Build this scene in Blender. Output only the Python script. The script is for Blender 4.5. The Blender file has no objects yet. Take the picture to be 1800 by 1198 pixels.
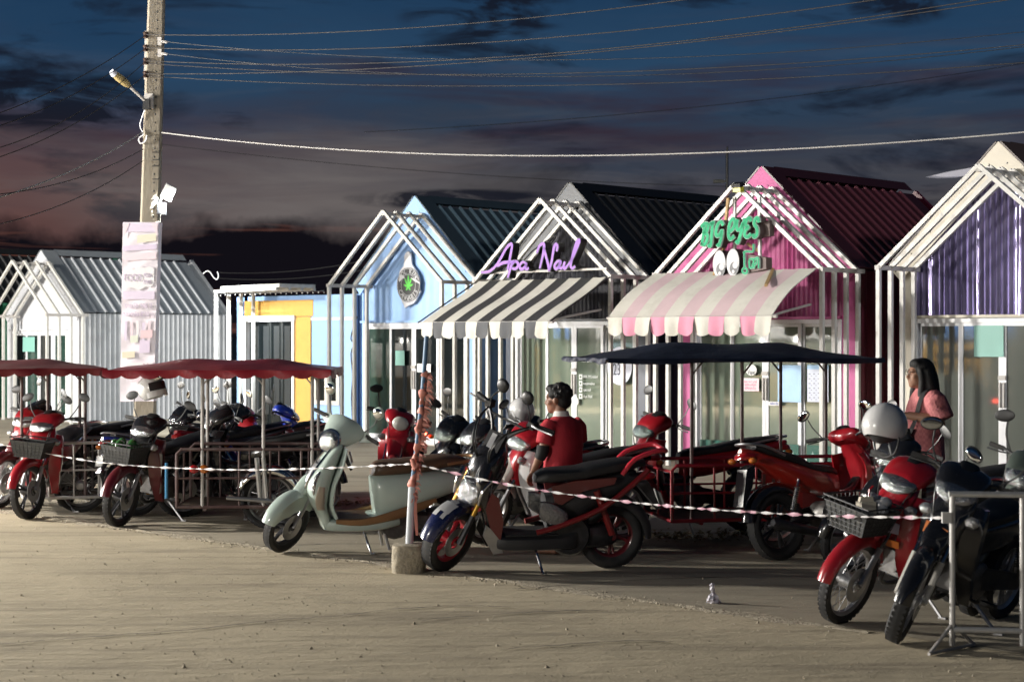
import bpy, bmesh, math, random
from math import sin, cos, pi, radians as R
from mathutils import Vector, Matrix, Euler
random.seed(7)
SC = bpy.context.scene
COL = SC.collection

# ---------------------------------------------------------------- camera
F, CX, HY, EYE = 3000.0, 900.0, 592.0, 1.75
cam_d = bpy.data.cameras.new('camera')
cam = bpy.data.objects.new('camera', cam_d)
COL.objects.link(cam)
cam.location = (0, 0, EYE)
cam.rotation_euler = (R(90), 0, 0)
cam_d.sensor_width = 36.0
cam_d.lens = 60.0
cam_d.shift_y = (592 - 599) / 1800.0
cam_d.clip_end = 3000
cam_d.dof.use_dof = True
cam_d.dof.focus_distance = 15.5
cam_d.dof.aperture_fstop = 3.5
SC.camera = cam

# ---------------------------------------------------------------- view
SC.view_settings.view_transform = 'Standard'
SC.view_settings.look = 'None'
SC.view_settings.exposure = 0.0
SC.view_settings.gamma = 1.0
SC.view_settings.use_curve_mapping = False
SC.render.engine = 'CYCLES'
SC.cycles.max_bounces = 5
SC.cycles.diffuse_bounces = 3
SC.cycles.glossy_bounces = 3
SC.cycles.transmission_bounces = 4
SC.cycles.use_denoising = True
SC.cycles.sample_clamp_indirect = 4.0


def lin(c):
    return tuple((v / 12.92 if v <= .04045 else ((v + .055) / 1.055) ** 2.4) for v in (x / 255.0 for x in c))


# ---------------------------------------------------------------- dusk sky
W = bpy.data.worlds.new('World')
SC.world = W
W.use_nodes = True
nt = W.node_tree
nt.nodes.clear()


def N(t, **kw):
    n = nt.nodes.new(t)
    for k, v in kw.items():
        setattr(n, k, v)
    return n


def L(a, b):
    nt.links.new(a, b)


def math_(op, a, b=None, c=None, clamp=False):
    n = N('ShaderNodeMath', operation=op, use_clamp=clamp)
    for i, v in enumerate((a, b, c)):
        if v is None:
            continue
        if isinstance(v, (int, float)):
            n.inputs[i].default_value = v
        else:
            L(v, n.inputs[i])
    return n.outputs[0]


def ramp(fac, stops, interp='LINEAR'):
    n = N('ShaderNodeValToRGB')
    n.color_ramp.interpolation = interp
    els = n.color_ramp.elements
    while len(els) > 1:
        els.remove(els[-1])
    els[0].position = stops[0][0]
    els[0].color = (*stops[0][1], 1)
    for p, c in stops[1:]:
        e = els.new(p)
        e.color = (*c, 1)
    L(fac, n.inputs[0])
    return n.outputs[0]


def mixc(f, a, b):
    n = N('ShaderNodeMix', data_type='RGBA')
    if isinstance(f, (int, float)):
        n.inputs[0].default_value = f
    else:
        L(f, n.inputs[0])
    for i, v in ((6, a), (7, b)):
        if isinstance(v, tuple):
            n.inputs[i].default_value = (*v, 1)
        else:
            L(v, n.inputs[i])
    return n.outputs[2]


tc_ = N('ShaderNodeTexCoord')
sep = N('ShaderNodeSeparateXYZ')
L(tc_.outputs['Generated'], sep.inputs[0])
dx, dy, dz = sep.outputs
az = math_('ARCTAN2', dx, dy)                      # compass angle, 0 straight ahead
el = math_('ARCSINE', dz)                          # elevation in radians


def sky_noise(sx, sy, scale, detail, rough, off=0.0, dist=0.0):
    cmb = N('ShaderNodeCombineXYZ')
    L(math_('MULTIPLY_ADD', az, sx, off), cmb.inputs[0])
    L(math_('MULTIPLY', el, sy), cmb.inputs[1])
    cmb.inputs[2].default_value = off
    n = N('ShaderNodeTexNoise')
    n.inputs['Scale'].default_value = scale
    n.inputs['Detail'].default_value = detail
    n.inputs['Roughness'].default_value = rough
    n.inputs['Distortion'].default_value = dist
    L(cmb.outputs[0], n.inputs['Vector'])
    return n.outputs[0]


wob = sky_noise(2.2, 8, 1.7, 5, .6, 3.1, .5)
elw = math_('MULTIPLY_ADD', math_('SUBTRACT', wob, .5), .11, el)
base = ramp(math_('MULTIPLY', elw, 3.0, clamp=True), [
    (0.0, lin((44, 38, 40))), (.14, lin((62, 55, 57))), (.23, lin((78, 76, 79))), (.30, lin((58, 62, 73))),
    (.38, lin((44, 60, 80))), (.48, lin((40, 68, 96))), (.60, lin((31, 59, 88))), (.72, lin((22, 44, 70))), (1.0, lin((15, 30, 47)))])
# warm afterglow low on the left
glow_az = math_('SUBTRACT', 1.0, math_('ABSOLUTE', math_('MULTIPLY', math_('ADD', az, .62), 1.75)), clamp=True)
glow_el = math_('SUBTRACT', 1.0, math_('ABSOLUTE', math_('MULTIPLY', math_('SUBTRACT', elw, .070), 13.0)), clamp=True)
gl = math_('MULTIPLY', math_('MULTIPLY', glow_az, glow_el, clamp=True), .9, clamp=True)
base = mixc(gl, base, lin((124, 66, 52)))
# thin mauve streaks across the blue
st = sky_noise(2.0, 18, 2.4, 5, .55, 9.3, .4)
stm = ramp(st, [(.44, (0, 0, 0)), (.62, (1, 1, 1))])
mid = math_('SUBTRACT', 1.0, math_('ABSOLUTE', math_('MULTIPLY', math_('SUBTRACT', elw, .125), 15.0)), clamp=True)
base = mixc(math_('MULTIPLY', math_('MULTIPLY', stm, mid), .85), base, lin((52, 38, 48)))
# fine wisps, lighter and darker
wi = sky_noise(3.0, 26, 3.0, 6, .6, 5.7, .6)
wim = ramp(wi, [(.50, (0, 0, 0)), (.72, (1, 1, 1))])
low = math_('SUBTRACT', 1.0, math_('MULTIPLY', el, 5.0), clamp=True)
base = mixc(math_('MULTIPLY', math_('MULTIPLY', wim, low), .55), base, lin((100, 96, 98)))
dk = sky_noise(3.2, 15, 2.3, 6, .6, 21.4, .5)
dkm = ramp(dk, [(.545, (0, 0, 0)), (.66, (1, 1, 1))])
base = mixc(math_('MULTIPLY', dkm, .86), base, lin((22, 27, 40)))
# the low dark cloud bank, its top edge ragged
# a paler grey opening above the bank, and a few separate dark clouds


def blob(pa, pe, ra, re):
    u = math_('MULTIPLY', math_('SUBTRACT', az, pa), 1 / ra)
    v = math_('MULTIPLY', math_('SUBTRACT', el, pe), 1 / re)
    return math_('SUBTRACT', 1.0, math_('ADD', math_('MULTIPLY', u, u), math_('MULTIPLY', v, v)), clamp=True)


base = mixc(math_('MULTIPLY', blob(-.11, .082, .17, .045), math_('MULTIPLY_ADD', wi, 1.0, .05)), base, lin((112, 106, 104)))
bn_ = ramp(sky_noise(4.0, 16, 4.0, 6, .62, 31.0, .8), [(.40, (0, 0, 0)), (.66, (1, 1, 1))])
for pa, pe, ra, re in ((-.016, .19, .055, .026), (.226, .188, .034, .014), (-.265, .134, .085, .022), (-.03, .080, .07, .007)):
    f_ = math_('MULTIPLY', math_('MULTIPLY', blob(pa, pe, ra, re), 2.6), bn_, clamp=True)
    base = mixc(math_('MULTIPLY', f_, .9), base, lin((20, 23, 34)))
edge = sky_noise(4.0, 4.0, 3.0, 6, .62, 2.0)
top = math_('MULTIPLY_ADD', math_('SUBTRACT', edge, .5), .05, .073)
slope_ = math_('MULTIPLY_ADD', az, .02, 0.0)
bank = math_('MULTIPLY', math_('SUBTRACT', math_('ADD', top, slope_), el), 90.0, clamp=True)
rd = sky_noise(3.0, 44, 2.0, 4, .6, 14.0, .5)
rdm = ramp(rd, [(.57, (0, 0, 0)), (.66, (1, 1, 1))])
bank_c = mixc(math_('MULTIPLY', rdm, math_('SUBTRACT', 1.0, math_('MULTIPLY', az, 7.0), clamp=True)), lin((17, 15, 21)), lin((92, 58, 50)))
base = mixc(bank, base, bank_c)
bgn = N('ShaderNodeBackground')
L(base, bgn.inputs[0])
bgn.inputs[1].default_value = 1.0
wo = N('ShaderNodeOutputWorld')
L(bgn.outputs[0], wo.inputs[0])


# ---------------------------------------------------------------- lamps: the market's floodlights
def lamp(name, kind, loc, energy, color, size, target=None, spot=None, blend=.5):
    d = bpy.data.lights.new(name, kind)
    d.energy = energy
    d.color = color
    if kind == 'AREA':
        d.size = size
    else:
        d.shadow_soft_size = size
    if spot:
        d.spot_size = R(spot)
        d.spot_blend = blend
    o = bpy.data.objects.new(name, d)
    COL.objects.link(o)
    o.location = loc
    if target is not None:
        o.rotation_euler = (Vector(target) - Vector(loc)).to_track_quat('-Z', 'Y').to_euler()
    return o


KEY = (-17.5, 17.9, 5.5)
FILL = (-12.0, -1.0, 2.7)
lamp('market_floodlight', 'POINT', KEY, 19000, (1.0, .955, .87), .42)
for sy_, sx_ in ((12.6, -14.4), (18.6, -15.9), (24.2, -15.2)):
    lamp('stall_lamp', 'POINT', (sx_, sy_, 2.4), 2900, (1.0, .96, .90), .28)
lamp('street_floodlight', 'SPOT', FILL, 3400, (1.0, .95, .87), .9, (1, 18, 1.0), 100, .5)
lamp('road_lamp', 'SPOT', (15.0, 4.0, 11.5), 5200, (.95, .97, 1.0), .5, (0, 28, 3.4), 42, .6)

# ---------------------------------------------------------------- the row of kiosks: its own axes
ER = Vector((.7186, -.6954, 0))       # along the row, towards the viewer's right
ED = Vector((.6954, .7186, 0))        # into the kiosks
D0 = 17.88                            # distance of the front frames along ED
ROWROT = math.atan2(-.6954, .7186)


def rowp(t, D, z=0.0):
    return ER * t + ED * D + Vector((0, 0, z))


def gp(px, py):
    """ground point seen at a picture position"""
    Y = F * EYE / (py - HY)
    return Vector(((px - CX) / F * Y, Y, 0))


def at(px, py, Y):
    return Vector(((px - CX) / F * Y, Y, EYE + (HY - py) / F * Y))


def t_of(px, D):
    m = (px - CX) / F
    return D * (m * .7186 - .6954) / (.7186 + m * .6954)


def rz(px, py, D):
    """(t, z) on the plane at depth D of the row"""
    t = t_of(px, D)
    Y = (ER * t + ED * D).y
    return t, EYE + (HY - py) / F * Y


# ---------------------------------------------------------------- materials
MATS = {}


def mat(name, rgb=(.5, .5, .5), rough=.5, metal=0.0, coat=0.0, var=0.0, scale=6.0, bump=0.0, bscale=60.0,
        emit=None, estr=1.0, spec=.5, dirt=0.0, dirtc=(.09, .075, .06), stretch=None, dscale=2.2):
    if name in MATS:
        return MATS[name]
    m = bpy.data.materials.new(name)
    m.use_nodes = True
    t = m.node_tree
    b = t.nodes['Principled BSDF']
    b.inputs['Base Color'].default_value = (*rgb, 1)
    b.inputs['Roughness'].default_value = rough
    b.inputs['Metallic'].default_value = metal
    b.inputs['Coat Weight'].default_value = coat
    b.inputs['Coat Roughness'].default_value = .06
    b.inputs['Specular IOR Level'].default_value = spec
    if emit:
        b.inputs['Emission Color'].default_value = (*emit, 1)
        b.inputs['Emission Strength'].default_value = estr
    if var or dirt or bump:
        tc = t.nodes.new('ShaderNodeTexCoord')
        vec = tc.outputs['Object']
        if stretch:
            mp = t.nodes.new('ShaderNodeMapping')
            mp.inputs['Scale'].default_value = stretch
            t.links.new(vec, mp.inputs[0])
            vec = mp.outputs[0]

        def noise(s, det=4, r=.6):
            n = t.nodes.new('ShaderNodeTexNoise')
            n.inputs['Scale'].default_value = s
            n.inputs['Detail'].default_value = det
            n.inputs['Roughness'].default_value = r
            t.links.new(vec, n.inputs['Vector'])
            return n.outputs[0]
        out = None
        if var:
            rp = t.nodes.new('ShaderNodeValToRGB')
            rp.color_ramp.elements[0].position = .3
            rp.color_ramp.elements[1].position = .7
            rp.color_ramp.elements[0].color = (*[max(0, c * (1 - var)) for c in rgb], 1)
            rp.color_ramp.elements[1].color = (*[min(1, c * (1 + var)) for c in rgb], 1)
            t.links.new(noise(scale), rp.inputs[0])
            out = rp.outputs[0]
        if dirt:
            rp2 = t.nodes.new('ShaderNodeValToRGB')
            rp2.color_ramp.elements[0].position = .5
            rp2.color_ramp.elements[1].position = .74
            rp2.color_ramp.elements[0].color = (0, 0, 0, 1)
            rp2.color_ramp.elements[1].color = (dirt, dirt, dirt, 1)
            t.links.new(noise(dscale, 7, .68), rp2.inputs[0])
            mx = t.nodes.new('ShaderNodeMix')
            mx.data_type = 'RGBA'
            t.links.new(rp2.outputs[0], mx.inputs[0])
            if out is not None:
                t.links.new(out, mx.inputs[6])
            else:
                mx.inputs[6].default_value = (*rgb, 1)
            mx.inputs[7].default_value = (*dirtc, 1)
            out = mx.outputs[2]
            # dirt is rougher than what it lies on
            ra = t.nodes.new('ShaderNodeMath')
            ra.operation = 'MULTIPLY_ADD'
            t.links.new(rp2.outputs[0], ra.inputs[0])
            ra.inputs[1].default_value = .5
            ra.inputs[2].default_value = rough
            ra.use_clamp = True
            t.links.new(ra.outputs[0], b.inputs['Roughness'])
        if out is not None:
            t.links.new(out, b.inputs['Base Color'])
        if bump:
            bp = t.nodes.new('ShaderNodeBump')
            bp.inputs['Strength'].default_value = bump
            bp.inputs['Distance'].default_value = .02
            t.links.new(noise(bscale, 5), bp.inputs['Height'])
            t.links.new(bp.outputs[0], b.inputs['Normal'])
    MATS[name] = m
    return m


# ---------------------------------------------------------------- mesh builder
def catmull(pts, sub):
    """smooth a list of tuples"""
    if sub <= 1 or len(pts) < 3:
        return [tuple(p) for p in pts]
    out = []
    n = len(pts)
    for i in range(n - 1):
        p0, p1, p2, p3 = pts[max(i - 1, 0)], pts[i], pts[i + 1], pts[min(i + 2, n - 1)]
        for k in range(sub):
            u = k / sub
            out.append(tuple(.5 * ((2 * b) + (c - a) * u + (2 * a - 5 * b + 4 * c - d) * u * u + (3 * b - a - 3 * c + d) * u ** 3)
                             for a, b, c, d in zip(p0, p1, p2, p3)))
    out.append(tuple(pts[-1]))
    return out


def rake_back(p, k):
    """lean a bike's front end backwards, more the higher up"""
    s = min(1, max(0, (p[0] - .08) / .2))
    s = s * s * (3 - 2 * s)
    return (p[0] - k * s * max(0, p[2] - .42), p[1], p[2])


class MB:
    def __init__(self):
        self.v, self.f, self.mi = [], [], []
        self.M = None
        self.cur = 0

    def add(self, vs, fs, m=None):
        o = len(self.v)
        if self.M is not None:
            vs = [self.M @ Vector(p) for p in vs]
        self.v += [tuple(p) for p in vs]
        self.f += [tuple(i + o for i in f) for f in fs]
        self.mi += [self.cur if m is None else m] * len(fs)
        return self

    def box(self, c, s, rot=None, m=None):
        x, y, z = (k / 2 for k in s)
        vs = [(-x, -y, -z), (x, -y, -z), (x, y, -z), (-x, y, -z), (-x, -y, z), (x, -y, z), (x, y, z), (-x, y, z)]
        mt = Matrix.Translation(c)
        if rot is not None:
            mt = mt @ Euler(rot).to_matrix().to_4x4()
        return self.add([mt @ Vector(p) for p in vs],
                        [(0, 3, 2, 1), (4, 5, 6, 7), (0, 1, 5, 4), (1, 2, 6, 5), (2, 3, 7, 6), (3, 0, 4, 7)], m)

    def bar(self, a, b, w, h=None, up=(0, 0, 1), m=None):
        """square bar from a to b"""
        a, b = Vector(a), Vector(b)
        h = h or w
        d = (b - a).normalized()
        u = Vector(up)
        s = d.cross(u)
        if s.length < 1e-4:
            s = d.cross(Vector((0, 1, 0)))
        s.normalize()
        u = s.cross(d)
        vs = []
        for p in (a, b):
            for i, j in ((-1, -1), (1, -1), (1, 1), (-1, 1)):
                vs.append(p + s * (i * w / 2) + u * (j * h / 2))
        return self.add(vs, [(3, 2, 1, 0), (4, 5, 6, 7), (0, 1, 5, 4), (1, 2, 6, 5), (2, 3, 7, 6), (3, 0, 4, 7)], m)

    def tube(self, pts, r, seg=8, sub=1, caps=True, m=None):
        pts = [Vector(p) for p in catmull([tuple(p) for p in pts], sub)]
        n = len(pts)
        rs = r if isinstance(r, (list, tuple)) else [r] * n
        if len(rs) != n:
            rs = [rs[min(int(i * (len(rs) - 1) / (n - 1)), len(rs) - 2)] * (1 - ((i * (len(rs) - 1) / (n - 1)) % 1 if i < n - 1 else 1))
                  + rs[min(int(i * (len(rs) - 1) / (n - 1)), len(rs) - 2) + 1] * ((i * (len(rs) - 1) / (n - 1)) % 1 if i < n - 1 else 1)
                  for i in range(n)]
        vs, fs = [], []
        ref = None
        for i, p in enumerate(pts):
            d = (pts[min(i + 1, n - 1)] - pts[max(i - 1, 0)]).normalized()
            if ref is None:
                ref = d.orthogonal().normalized()
            ref = (ref - d * ref.dot(d))
            if ref.length < 1e-5:
                ref = d.orthogonal()
            ref.normalize()
            s = d.cross(ref)
            for k in range(seg):
                a = 2 * pi * k / seg
                vs.append(p + (ref * cos(a) + s * sin(a)) * rs[i])
        for i in range(n - 1):
            for k in range(seg):
                k2 = (k + 1) % seg
                fs.append((i * seg + k, i * seg + k2, (i + 1) * seg + k2, (i + 1) * seg + k))
        if caps:
            fs.append(tuple(range(seg))[::-1])
            fs.append(tuple((n - 1) * seg + k for k in range(seg)))
        return self.add(vs, fs, m)

    def lathe(self, prof, c=(0, 0, 0), axis='Y', seg=24, a0=0, a1=2 * pi, closed=False, m=None):
        """prof: (radius, offset along axis); angle from +x (Y axis) going up"""
        full = abs(a1 - a0 - 2 * pi) < 1e-6
        ns = seg if full else seg + 1
        vs, fs = [], []
        for i in range(ns):
            a = a0 + (a1 - a0) * i / seg
            for r, o in prof:
                if axis == 'Y':
                    vs.append((c[0] + r * cos(a), c[1] + o, c[2] + r * sin(a)))
                elif axis == 'Z':
                    vs.append((c[0] + r * cos(a), c[1] + r * sin(a), c[2] + o))
                else:
                    vs.append((c[0] + o, c[1] + r * cos(a), c[2] + r * sin(a)))
        k = len(prof)
        kk = k if closed else k - 1
        for i in range(seg):
            i2 = (i + 1) % ns
            for j in range(kk):
                j2 = (j + 1) % k
                fs.append((i * k + j, i * k + j2, i2 * k + j2, i2 * k + j))
        return self.add(vs, fs, m)

    def loft(self, secs, seg=14, sub=3, caps=True, m=None):
        """secs: (x, z, half width y, half height, tilt deg, power[, y centre])"""
        full = []
        for s in secs:
            s = list(s) + [0, 2.4, 0][len(s) - 4:] if len(s) < 7 else list(s)
            full.append(tuple(s))
        rows = catmull(full, sub)
        vs, fs = [], []
        for x, z, w, h, tl, pw, yc in rows:
            w, h = max(w, .001), max(h, .001)
            ux, uz = sin(R(tl)), cos(R(tl))
            for k in range(seg):
                a = 2 * pi * k / seg
                ca, sa = cos(a), sin(a)
                yy = w * math.copysign(abs(ca) ** (2 / pw), ca)
                uu = h * math.copysign(abs(sa) ** (2 / pw), sa)
                vs.append((x + ux * uu, yc + yy, z + uz * uu))
        n = len(rows)
        for i in range(n - 1):
            for k in range(seg):
                k2 = (k + 1) % seg
                fs.append((i * seg + k, i * seg + k2, (i + 1) * seg + k2, (i + 1) * seg + k))
        if caps:
            fs.append(tuple(range(seg))[::-1])
            fs.append(tuple((n - 1) * seg + k for k in range(seg)))
        return self.add(vs, fs, m)

    def ell(self, c, r, seg=14, rings=9, rot=None, m=None, zlo=-1.0):
        vs, fs = [], []
        mt = Matrix.Translation(c)
        if rot is not None:
            mt = mt @ Euler(rot).to_matrix().to_4x4()
        for i in range(rings + 1):
            ph = -pi / 2 + pi * i / rings
            for k in range(seg):
                a = 2 * pi * k / seg
                vs.append(mt @ Vector((r[0] * cos(ph) * cos(a), r[1] * cos(ph) * sin(a), r[2] * max(sin(ph), zlo))))
        for i in range(rings):
            for k in range(seg):
                k2 = (k + 1) % seg
                fs.append((i * seg + k, i * seg + k2, (i + 1) * seg + k2, (i + 1) * seg + k))
        return self.add(vs, fs, m)

    def plate(self, outline, y0, y1, m=None, plane='xz'):
        """closed outline in the xz plane (or xy), extruded from y0 to y1"""
        n = len(outline)
        vs = []
        for y in (y0, y1):
            for a, b in outline:
                vs.append((a, y, b) if plane == 'xz' else (a, b, y))
        fs = [tuple(range(n)), tuple(range(2 * n - 1, n - 1, -1))]
        for i in range(n):
            j = (i + 1) % n
            fs.append((i, n + i, n + j, j))
        return self.add(vs, fs, m)

    def ribbon(self, pts, w, y0, y1, sub=4, mf=0, ms=1, closed=False, wend=None):
        """thick flat stroke in the xz plane: face at y0 (towards the viewer), sides back to y1"""
        p = catmull(pts, sub)
        n = len(p)
        lo, hi = [], []
        for i in range(n):
            a, b = Vector(p[max(i - 1, 0)]), Vector(p[min(i + 1, n - 1)])
            d = (b - a)
            if d.length < 1e-7:
                d = Vector((1, 0))
            d.normalize()
            nn = Vector((-d.y, d.x))
            u = i / (n - 1)
            ww = w if wend is None else w * (wend + (1 - wend) * sin(pi * u) ** .5)
            lo.append(Vector(p[i]) - nn * ww / 2)
            hi.append(Vector(p[i]) + nn * ww / 2)
        vs = [(q.x, y0, q.y) for q in lo] + [(q.x, y0, q.y) for q in hi] + [(q.x, y1, q.y) for q in lo] + [(q.x, y1, q.y) for q in hi]
        for i in range(n - 1):
            pass
        self.add(vs, [(i, i + 1, n + i + 1, n + i) for i in range(n - 1)], mf)
        o = len(self.v) - len(vs)
        fs = []
        for i in range(n - 1):
            fs += [(2 * n + i, 2 * n + i + 1, i + 1, i), (n + i, n + i + 1, 3 * n + i + 1, 3 * n + i),
                   (3 * n + i, 3 * n + i + 1, 2 * n + i + 1, 2 * n + i)]
        fs += [(0, n, 3 * n, 2 * n), (2 * n - 1, n - 1, 3 * n - 1, 4 * n - 1)]
        self.f += [tuple(k + o for k in f) for f in fs]
        self.mi += [ms] * len(fs)
        return self

    def mesh(self, name, mats, smooth=40):
        me = bpy.data.meshes.new(name)
        me.from_pydata(self.v, [], self.f)
        for m in (mats if isinstance(mats, (list, tuple)) else [mats]):
            me.materials.append(m)
        if any(self.mi):
            me.polygons.foreach_set('material_index', self.mi)
        bm = bmesh.new()
        bm.from_mesh(me)
        bmesh.ops.recalc_face_normals(bm, faces=bm.faces)
        bm.to_mesh(me)
        bm.free()
        if smooth:
            me.shade_smooth()
            me.set_sharp_from_angle(angle=R(smooth))
        return me

    RAKE = 0.0

    def obj(self, name, mats, parent=None, smooth=40, mtx=None):
        if MB.RAKE:
            self.v = [rake_back(p, MB.RAKE) for p in self.v]
        o = bpy.data.objects.new(name, self.mesh(name, mats, smooth))
        COL.objects.link(o)
        if parent is not None:
            o.parent = parent
        if mtx is not None:
            o.matrix_basis = mtx
        return o


def tag(o, label=None, cat=None, group=None, kind=None):
    if label:
        o['label'] = label
    if cat:
        o['category'] = cat
    if group:
        o['group'] = group
    if kind:
        o['kind'] = kind
    return o


def thing(name, label, cat, loc=(0, 0, 0), rotz=0.0, group=None, lean=0.0):
    o = bpy.data.objects.new(name, None)
    COL.objects.link(o)
    o.empty_display_size = .2
    o.location = loc
    o.rotation_euler = (lean, 0, rotz)
    return tag(o, label, cat, group)


def text_mesh(name, body, size, mats, parent, loc, rot=(R(90), 0, 0), extrude=.002, shear=0.0, offset=0.0, align='CENTER', sx=1.0, space=1.0):
    c = bpy.data.curves.new('letters', 'FONT')
    c.body = body
    c.size = size
    c.extrude = extrude
    c.shear = shear
    c.offset = offset
    c.align_x = align
    c.align_y = 'CENTER'
    c.space_character = space
    c.resolution_u = 3
    o = bpy.data.objects.new('letters', c)
    COL.objects.link(o)
    dg = bpy.context.evaluated_depsgraph_get()
    me = bpy.data.meshes.new_from_object(o.evaluated_get(dg))
    bpy.data.objects.remove(o)
    me.materials.clear()
    me.materials.append(mats)
    ob = bpy.data.objects.new(name, me)
    COL.objects.link(ob)
    ob.location = loc
    ob.rotation_euler = rot
    ob.scale = (sx, 1, 1)
    if parent is not None:
        ob.parent = parent
    return ob


# ================================================================ materials of the setting


def ground_mat(name, rgb, dark, grain, rough, streak):
    m = bpy.data.materials.new(name)
    m.use_nodes = True
    t = m.node_tree
    b = t.nodes['Principled BSDF']
    b.inputs['Specular IOR Level'].default_value = .22
    tc = t.nodes.new('ShaderNodeTexCoord')

    def noise(scale, detail, rgh, sc, rot=0.0, dist=0.0):
        mp = t.nodes.new('ShaderNodeMapping')
        mp.inputs['Scale'].default_value = sc
        mp.inputs['Rotation'].default_value = (0, 0, rot)
        t.links.new(tc.outputs['Object'], mp.inputs[0])
        n = t.nodes.new('ShaderNodeTexNoise')
        n.inputs['Scale'].default_value = scale
        n.inputs['Detail'].default_value = detail
        n.inputs['Roughness'].default_value = rgh
        n.inputs['Distortion'].default_value = dist
        t.links.new(mp.outputs[0], n.inputs['Vector'])
        return n.outputs[0]

    def rmp(f, p0, p1, c0, c1):
        r = t.nodes.new('ShaderNodeValToRGB')
        r.color_ramp.elements[0].position = p0
        r.color_ramp.elements[1].position = p1
        r.color_ramp.elements[0].color = (*c0, 1)
        r.color_ramp.elements[1].color = (*c1, 1)
        t.links.new(f, r.inputs[0])
        return r.outputs[0]

    def mx(f, a_, b_, mode='MIX'):
        n = t.nodes.new('ShaderNodeMix')
        n.data_type = 'RGBA'
        n.blend_type = mode
        if isinstance(f, float):
            n.inputs[0].default_value = f
        else:
            t.links.new(f, n.inputs[0])
        for i, v in ((6, a_), (7, b_)):
            if isinstance(v, tuple):
                n.inputs[i].default_value = (*v, 1)
            else:
                t.links.new(v, n.inputs[i])
        return n.outputs[2]
    big = noise(.55, 5, .6, (1, 1, 1), 0, .4)
    col = rmp(big, .32, .70, tuple(c * .80 for c in rgb), rgb)
    # long darker streaks stretched roughly along the yard
    tr = noise(1.0, 6, .62, (.32, 3.4, 1), R(8), .3)
    col = mx(rmp(tr, .50, .66, (0, 0, 0), (streak, streak, streak)), col, dark)
    tr2 = noise(1.4, 5, .6, (.22, 2.2, 1), R(-14), .2)
    col = mx(rmp(tr2, .54, .70, (0, 0, 0), (streak * .8,) * 3), col, tuple(c * .75 for c in rgb))
    st = noise(.9, 7, .7, (1, 1.3, 1), 0, .8)
    col = mx(rmp(st, .58, .72, (0, 0, 0), (.55, .55, .55)), col, dark)
    fine = noise(120, 3, .7, (1, 1, 1))
    col = mx(.42, col, rmp(fine, .3, .75, (.35, .35, .35), (1, 1, 1)), 'MULTIPLY')
    t.links.new(col, b.inputs['Base Color'])
    b.inputs['Roughness'].default_value = rough
    h1 = noise(5, 5, .6, (.5, 2.0, 1), R(6))
    h2 = noise(46, 4, .65, (1, 1, 1))
    ad = t.nodes.new('ShaderNodeMath')
    ad.operation = 'MULTIPLY_ADD'
    t.links.new(h2, ad.inputs[0])
    ad.inputs[1].default_value = .22
    t.links.new(h1, ad.inputs[2])
    bp = t.nodes.new('ShaderNodeBump')
    bp.inputs['Strength'].default_value = grain
    bp.inputs['Distance'].default_value = .022
    t.links.new(ad.outputs[0], bp.inputs['Height'])
    t.links.new(bp.outputs[0], b.inputs['Normal'])
    MATS[name] = m
    return m


m_dirt = ground_mat('sandy_concrete', (.62, .53, .375), (.30, .255, .185), 1.0, .92, .7)
m_conc = ground_mat('worn_concrete', (.46, .405, .31), (.20, .175, .14), .6, .8, .7)
m_sand = mat('loose_sand', (.40, .35, .27), .95, var=.3, scale=14, bump=1, bscale=50, spec=.1)
m_white = mat('white_steel_tube', (.55, .54, .51), .38, var=.05, scale=5, dirt=.4, dirtc=(.32, .27, .21), dscale=6)
m_greysteel = mat('grey_steel_tube', (.42, .40, .38), .45, dirt=.4, dirtc=(.2, .16, .12), dscale=5)
m_alu = mat('white_door_frame', (.74, .75, .78), .3, dirt=.25, dirtc=(.4, .38, .34), dscale=4)
m_rubber = mat('black_rubber', (.018, .018, .019), .72, var=.3, scale=18, dirt=.5, dirtc=(.055, .05, .042), dscale=9)
m_glass_sage = mat('sage_film_glass', (.135, .168, .13), .035, var=.06, scale=1.5, spec=.75)
m_glass_dark = mat('dark_shop_glass', (.009, .012, .013), .03, spec=.8)
m_glass_green = mat('green_tinted_glass', (.03, .06, .05), .03, var=.3, scale=2.5, spec=.8)
m_glass_grey = mat('grey_film_glass', (.115, .125, .112), .04, var=.06, scale=1.5, spec=.75)
m_black_pl = mat('black_plastic', (.014, .014, .015), .42)
m_bolt = mat('dark_bolt', (.03, .028, .026), .5)

# ================================================================ ground
mb = MB()
mb.add([(-900, -60, 0), (900, -60, 0), (900, 1600, 0), (-900, 1600, 0)], [(0, 1, 2, 3)])
tag(mb.obj('ground', m_dirt, smooth=0), kind='structure')
# the concrete apron in front of the kiosks; its front edge runs parallel to the row, slightly ragged
DE = 8.75
mb = MB()
edge, back = [], []
for i in range(181):
    t = -46 + i * .34
    w = .035 * sin(i * 1.7) + .03 * random.uniform(-1, 1)
    edge.append(rowp(t, DE + w, .004))
    back.append(rowp(t, DE + 22, .004))
n = len(edge)
mb.add(edge + back, [(i, i + 1, n + i + 1, n + i) for i in range(n - 1)])
tag(mb.obj('concrete_apron', m_conc, smooth=0), kind='structure')
# blown sand and crumbs along the joint, and pebbles scattered over the dirt
mb = MB()


def pebble(p, r):
    a = random.uniform(0, 6.28)
    vs = [Vector((cos(a + k * 2.094) * r * random.uniform(.7, 1.2), sin(a + k * 2.094) * r * random.uniform(.7, 1.2), -.2 * r)) for k in range(3)]
    vs.append(Vector((random.uniform(-.3, .3) * r, random.uniform(-.3, .3) * r, r * random.uniform(.6, 1.1))))
    mb.add([p + v for v in vs], [(0, 2, 1), (0, 1, 3), (1, 2, 3), (2, 0, 3)])


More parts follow.
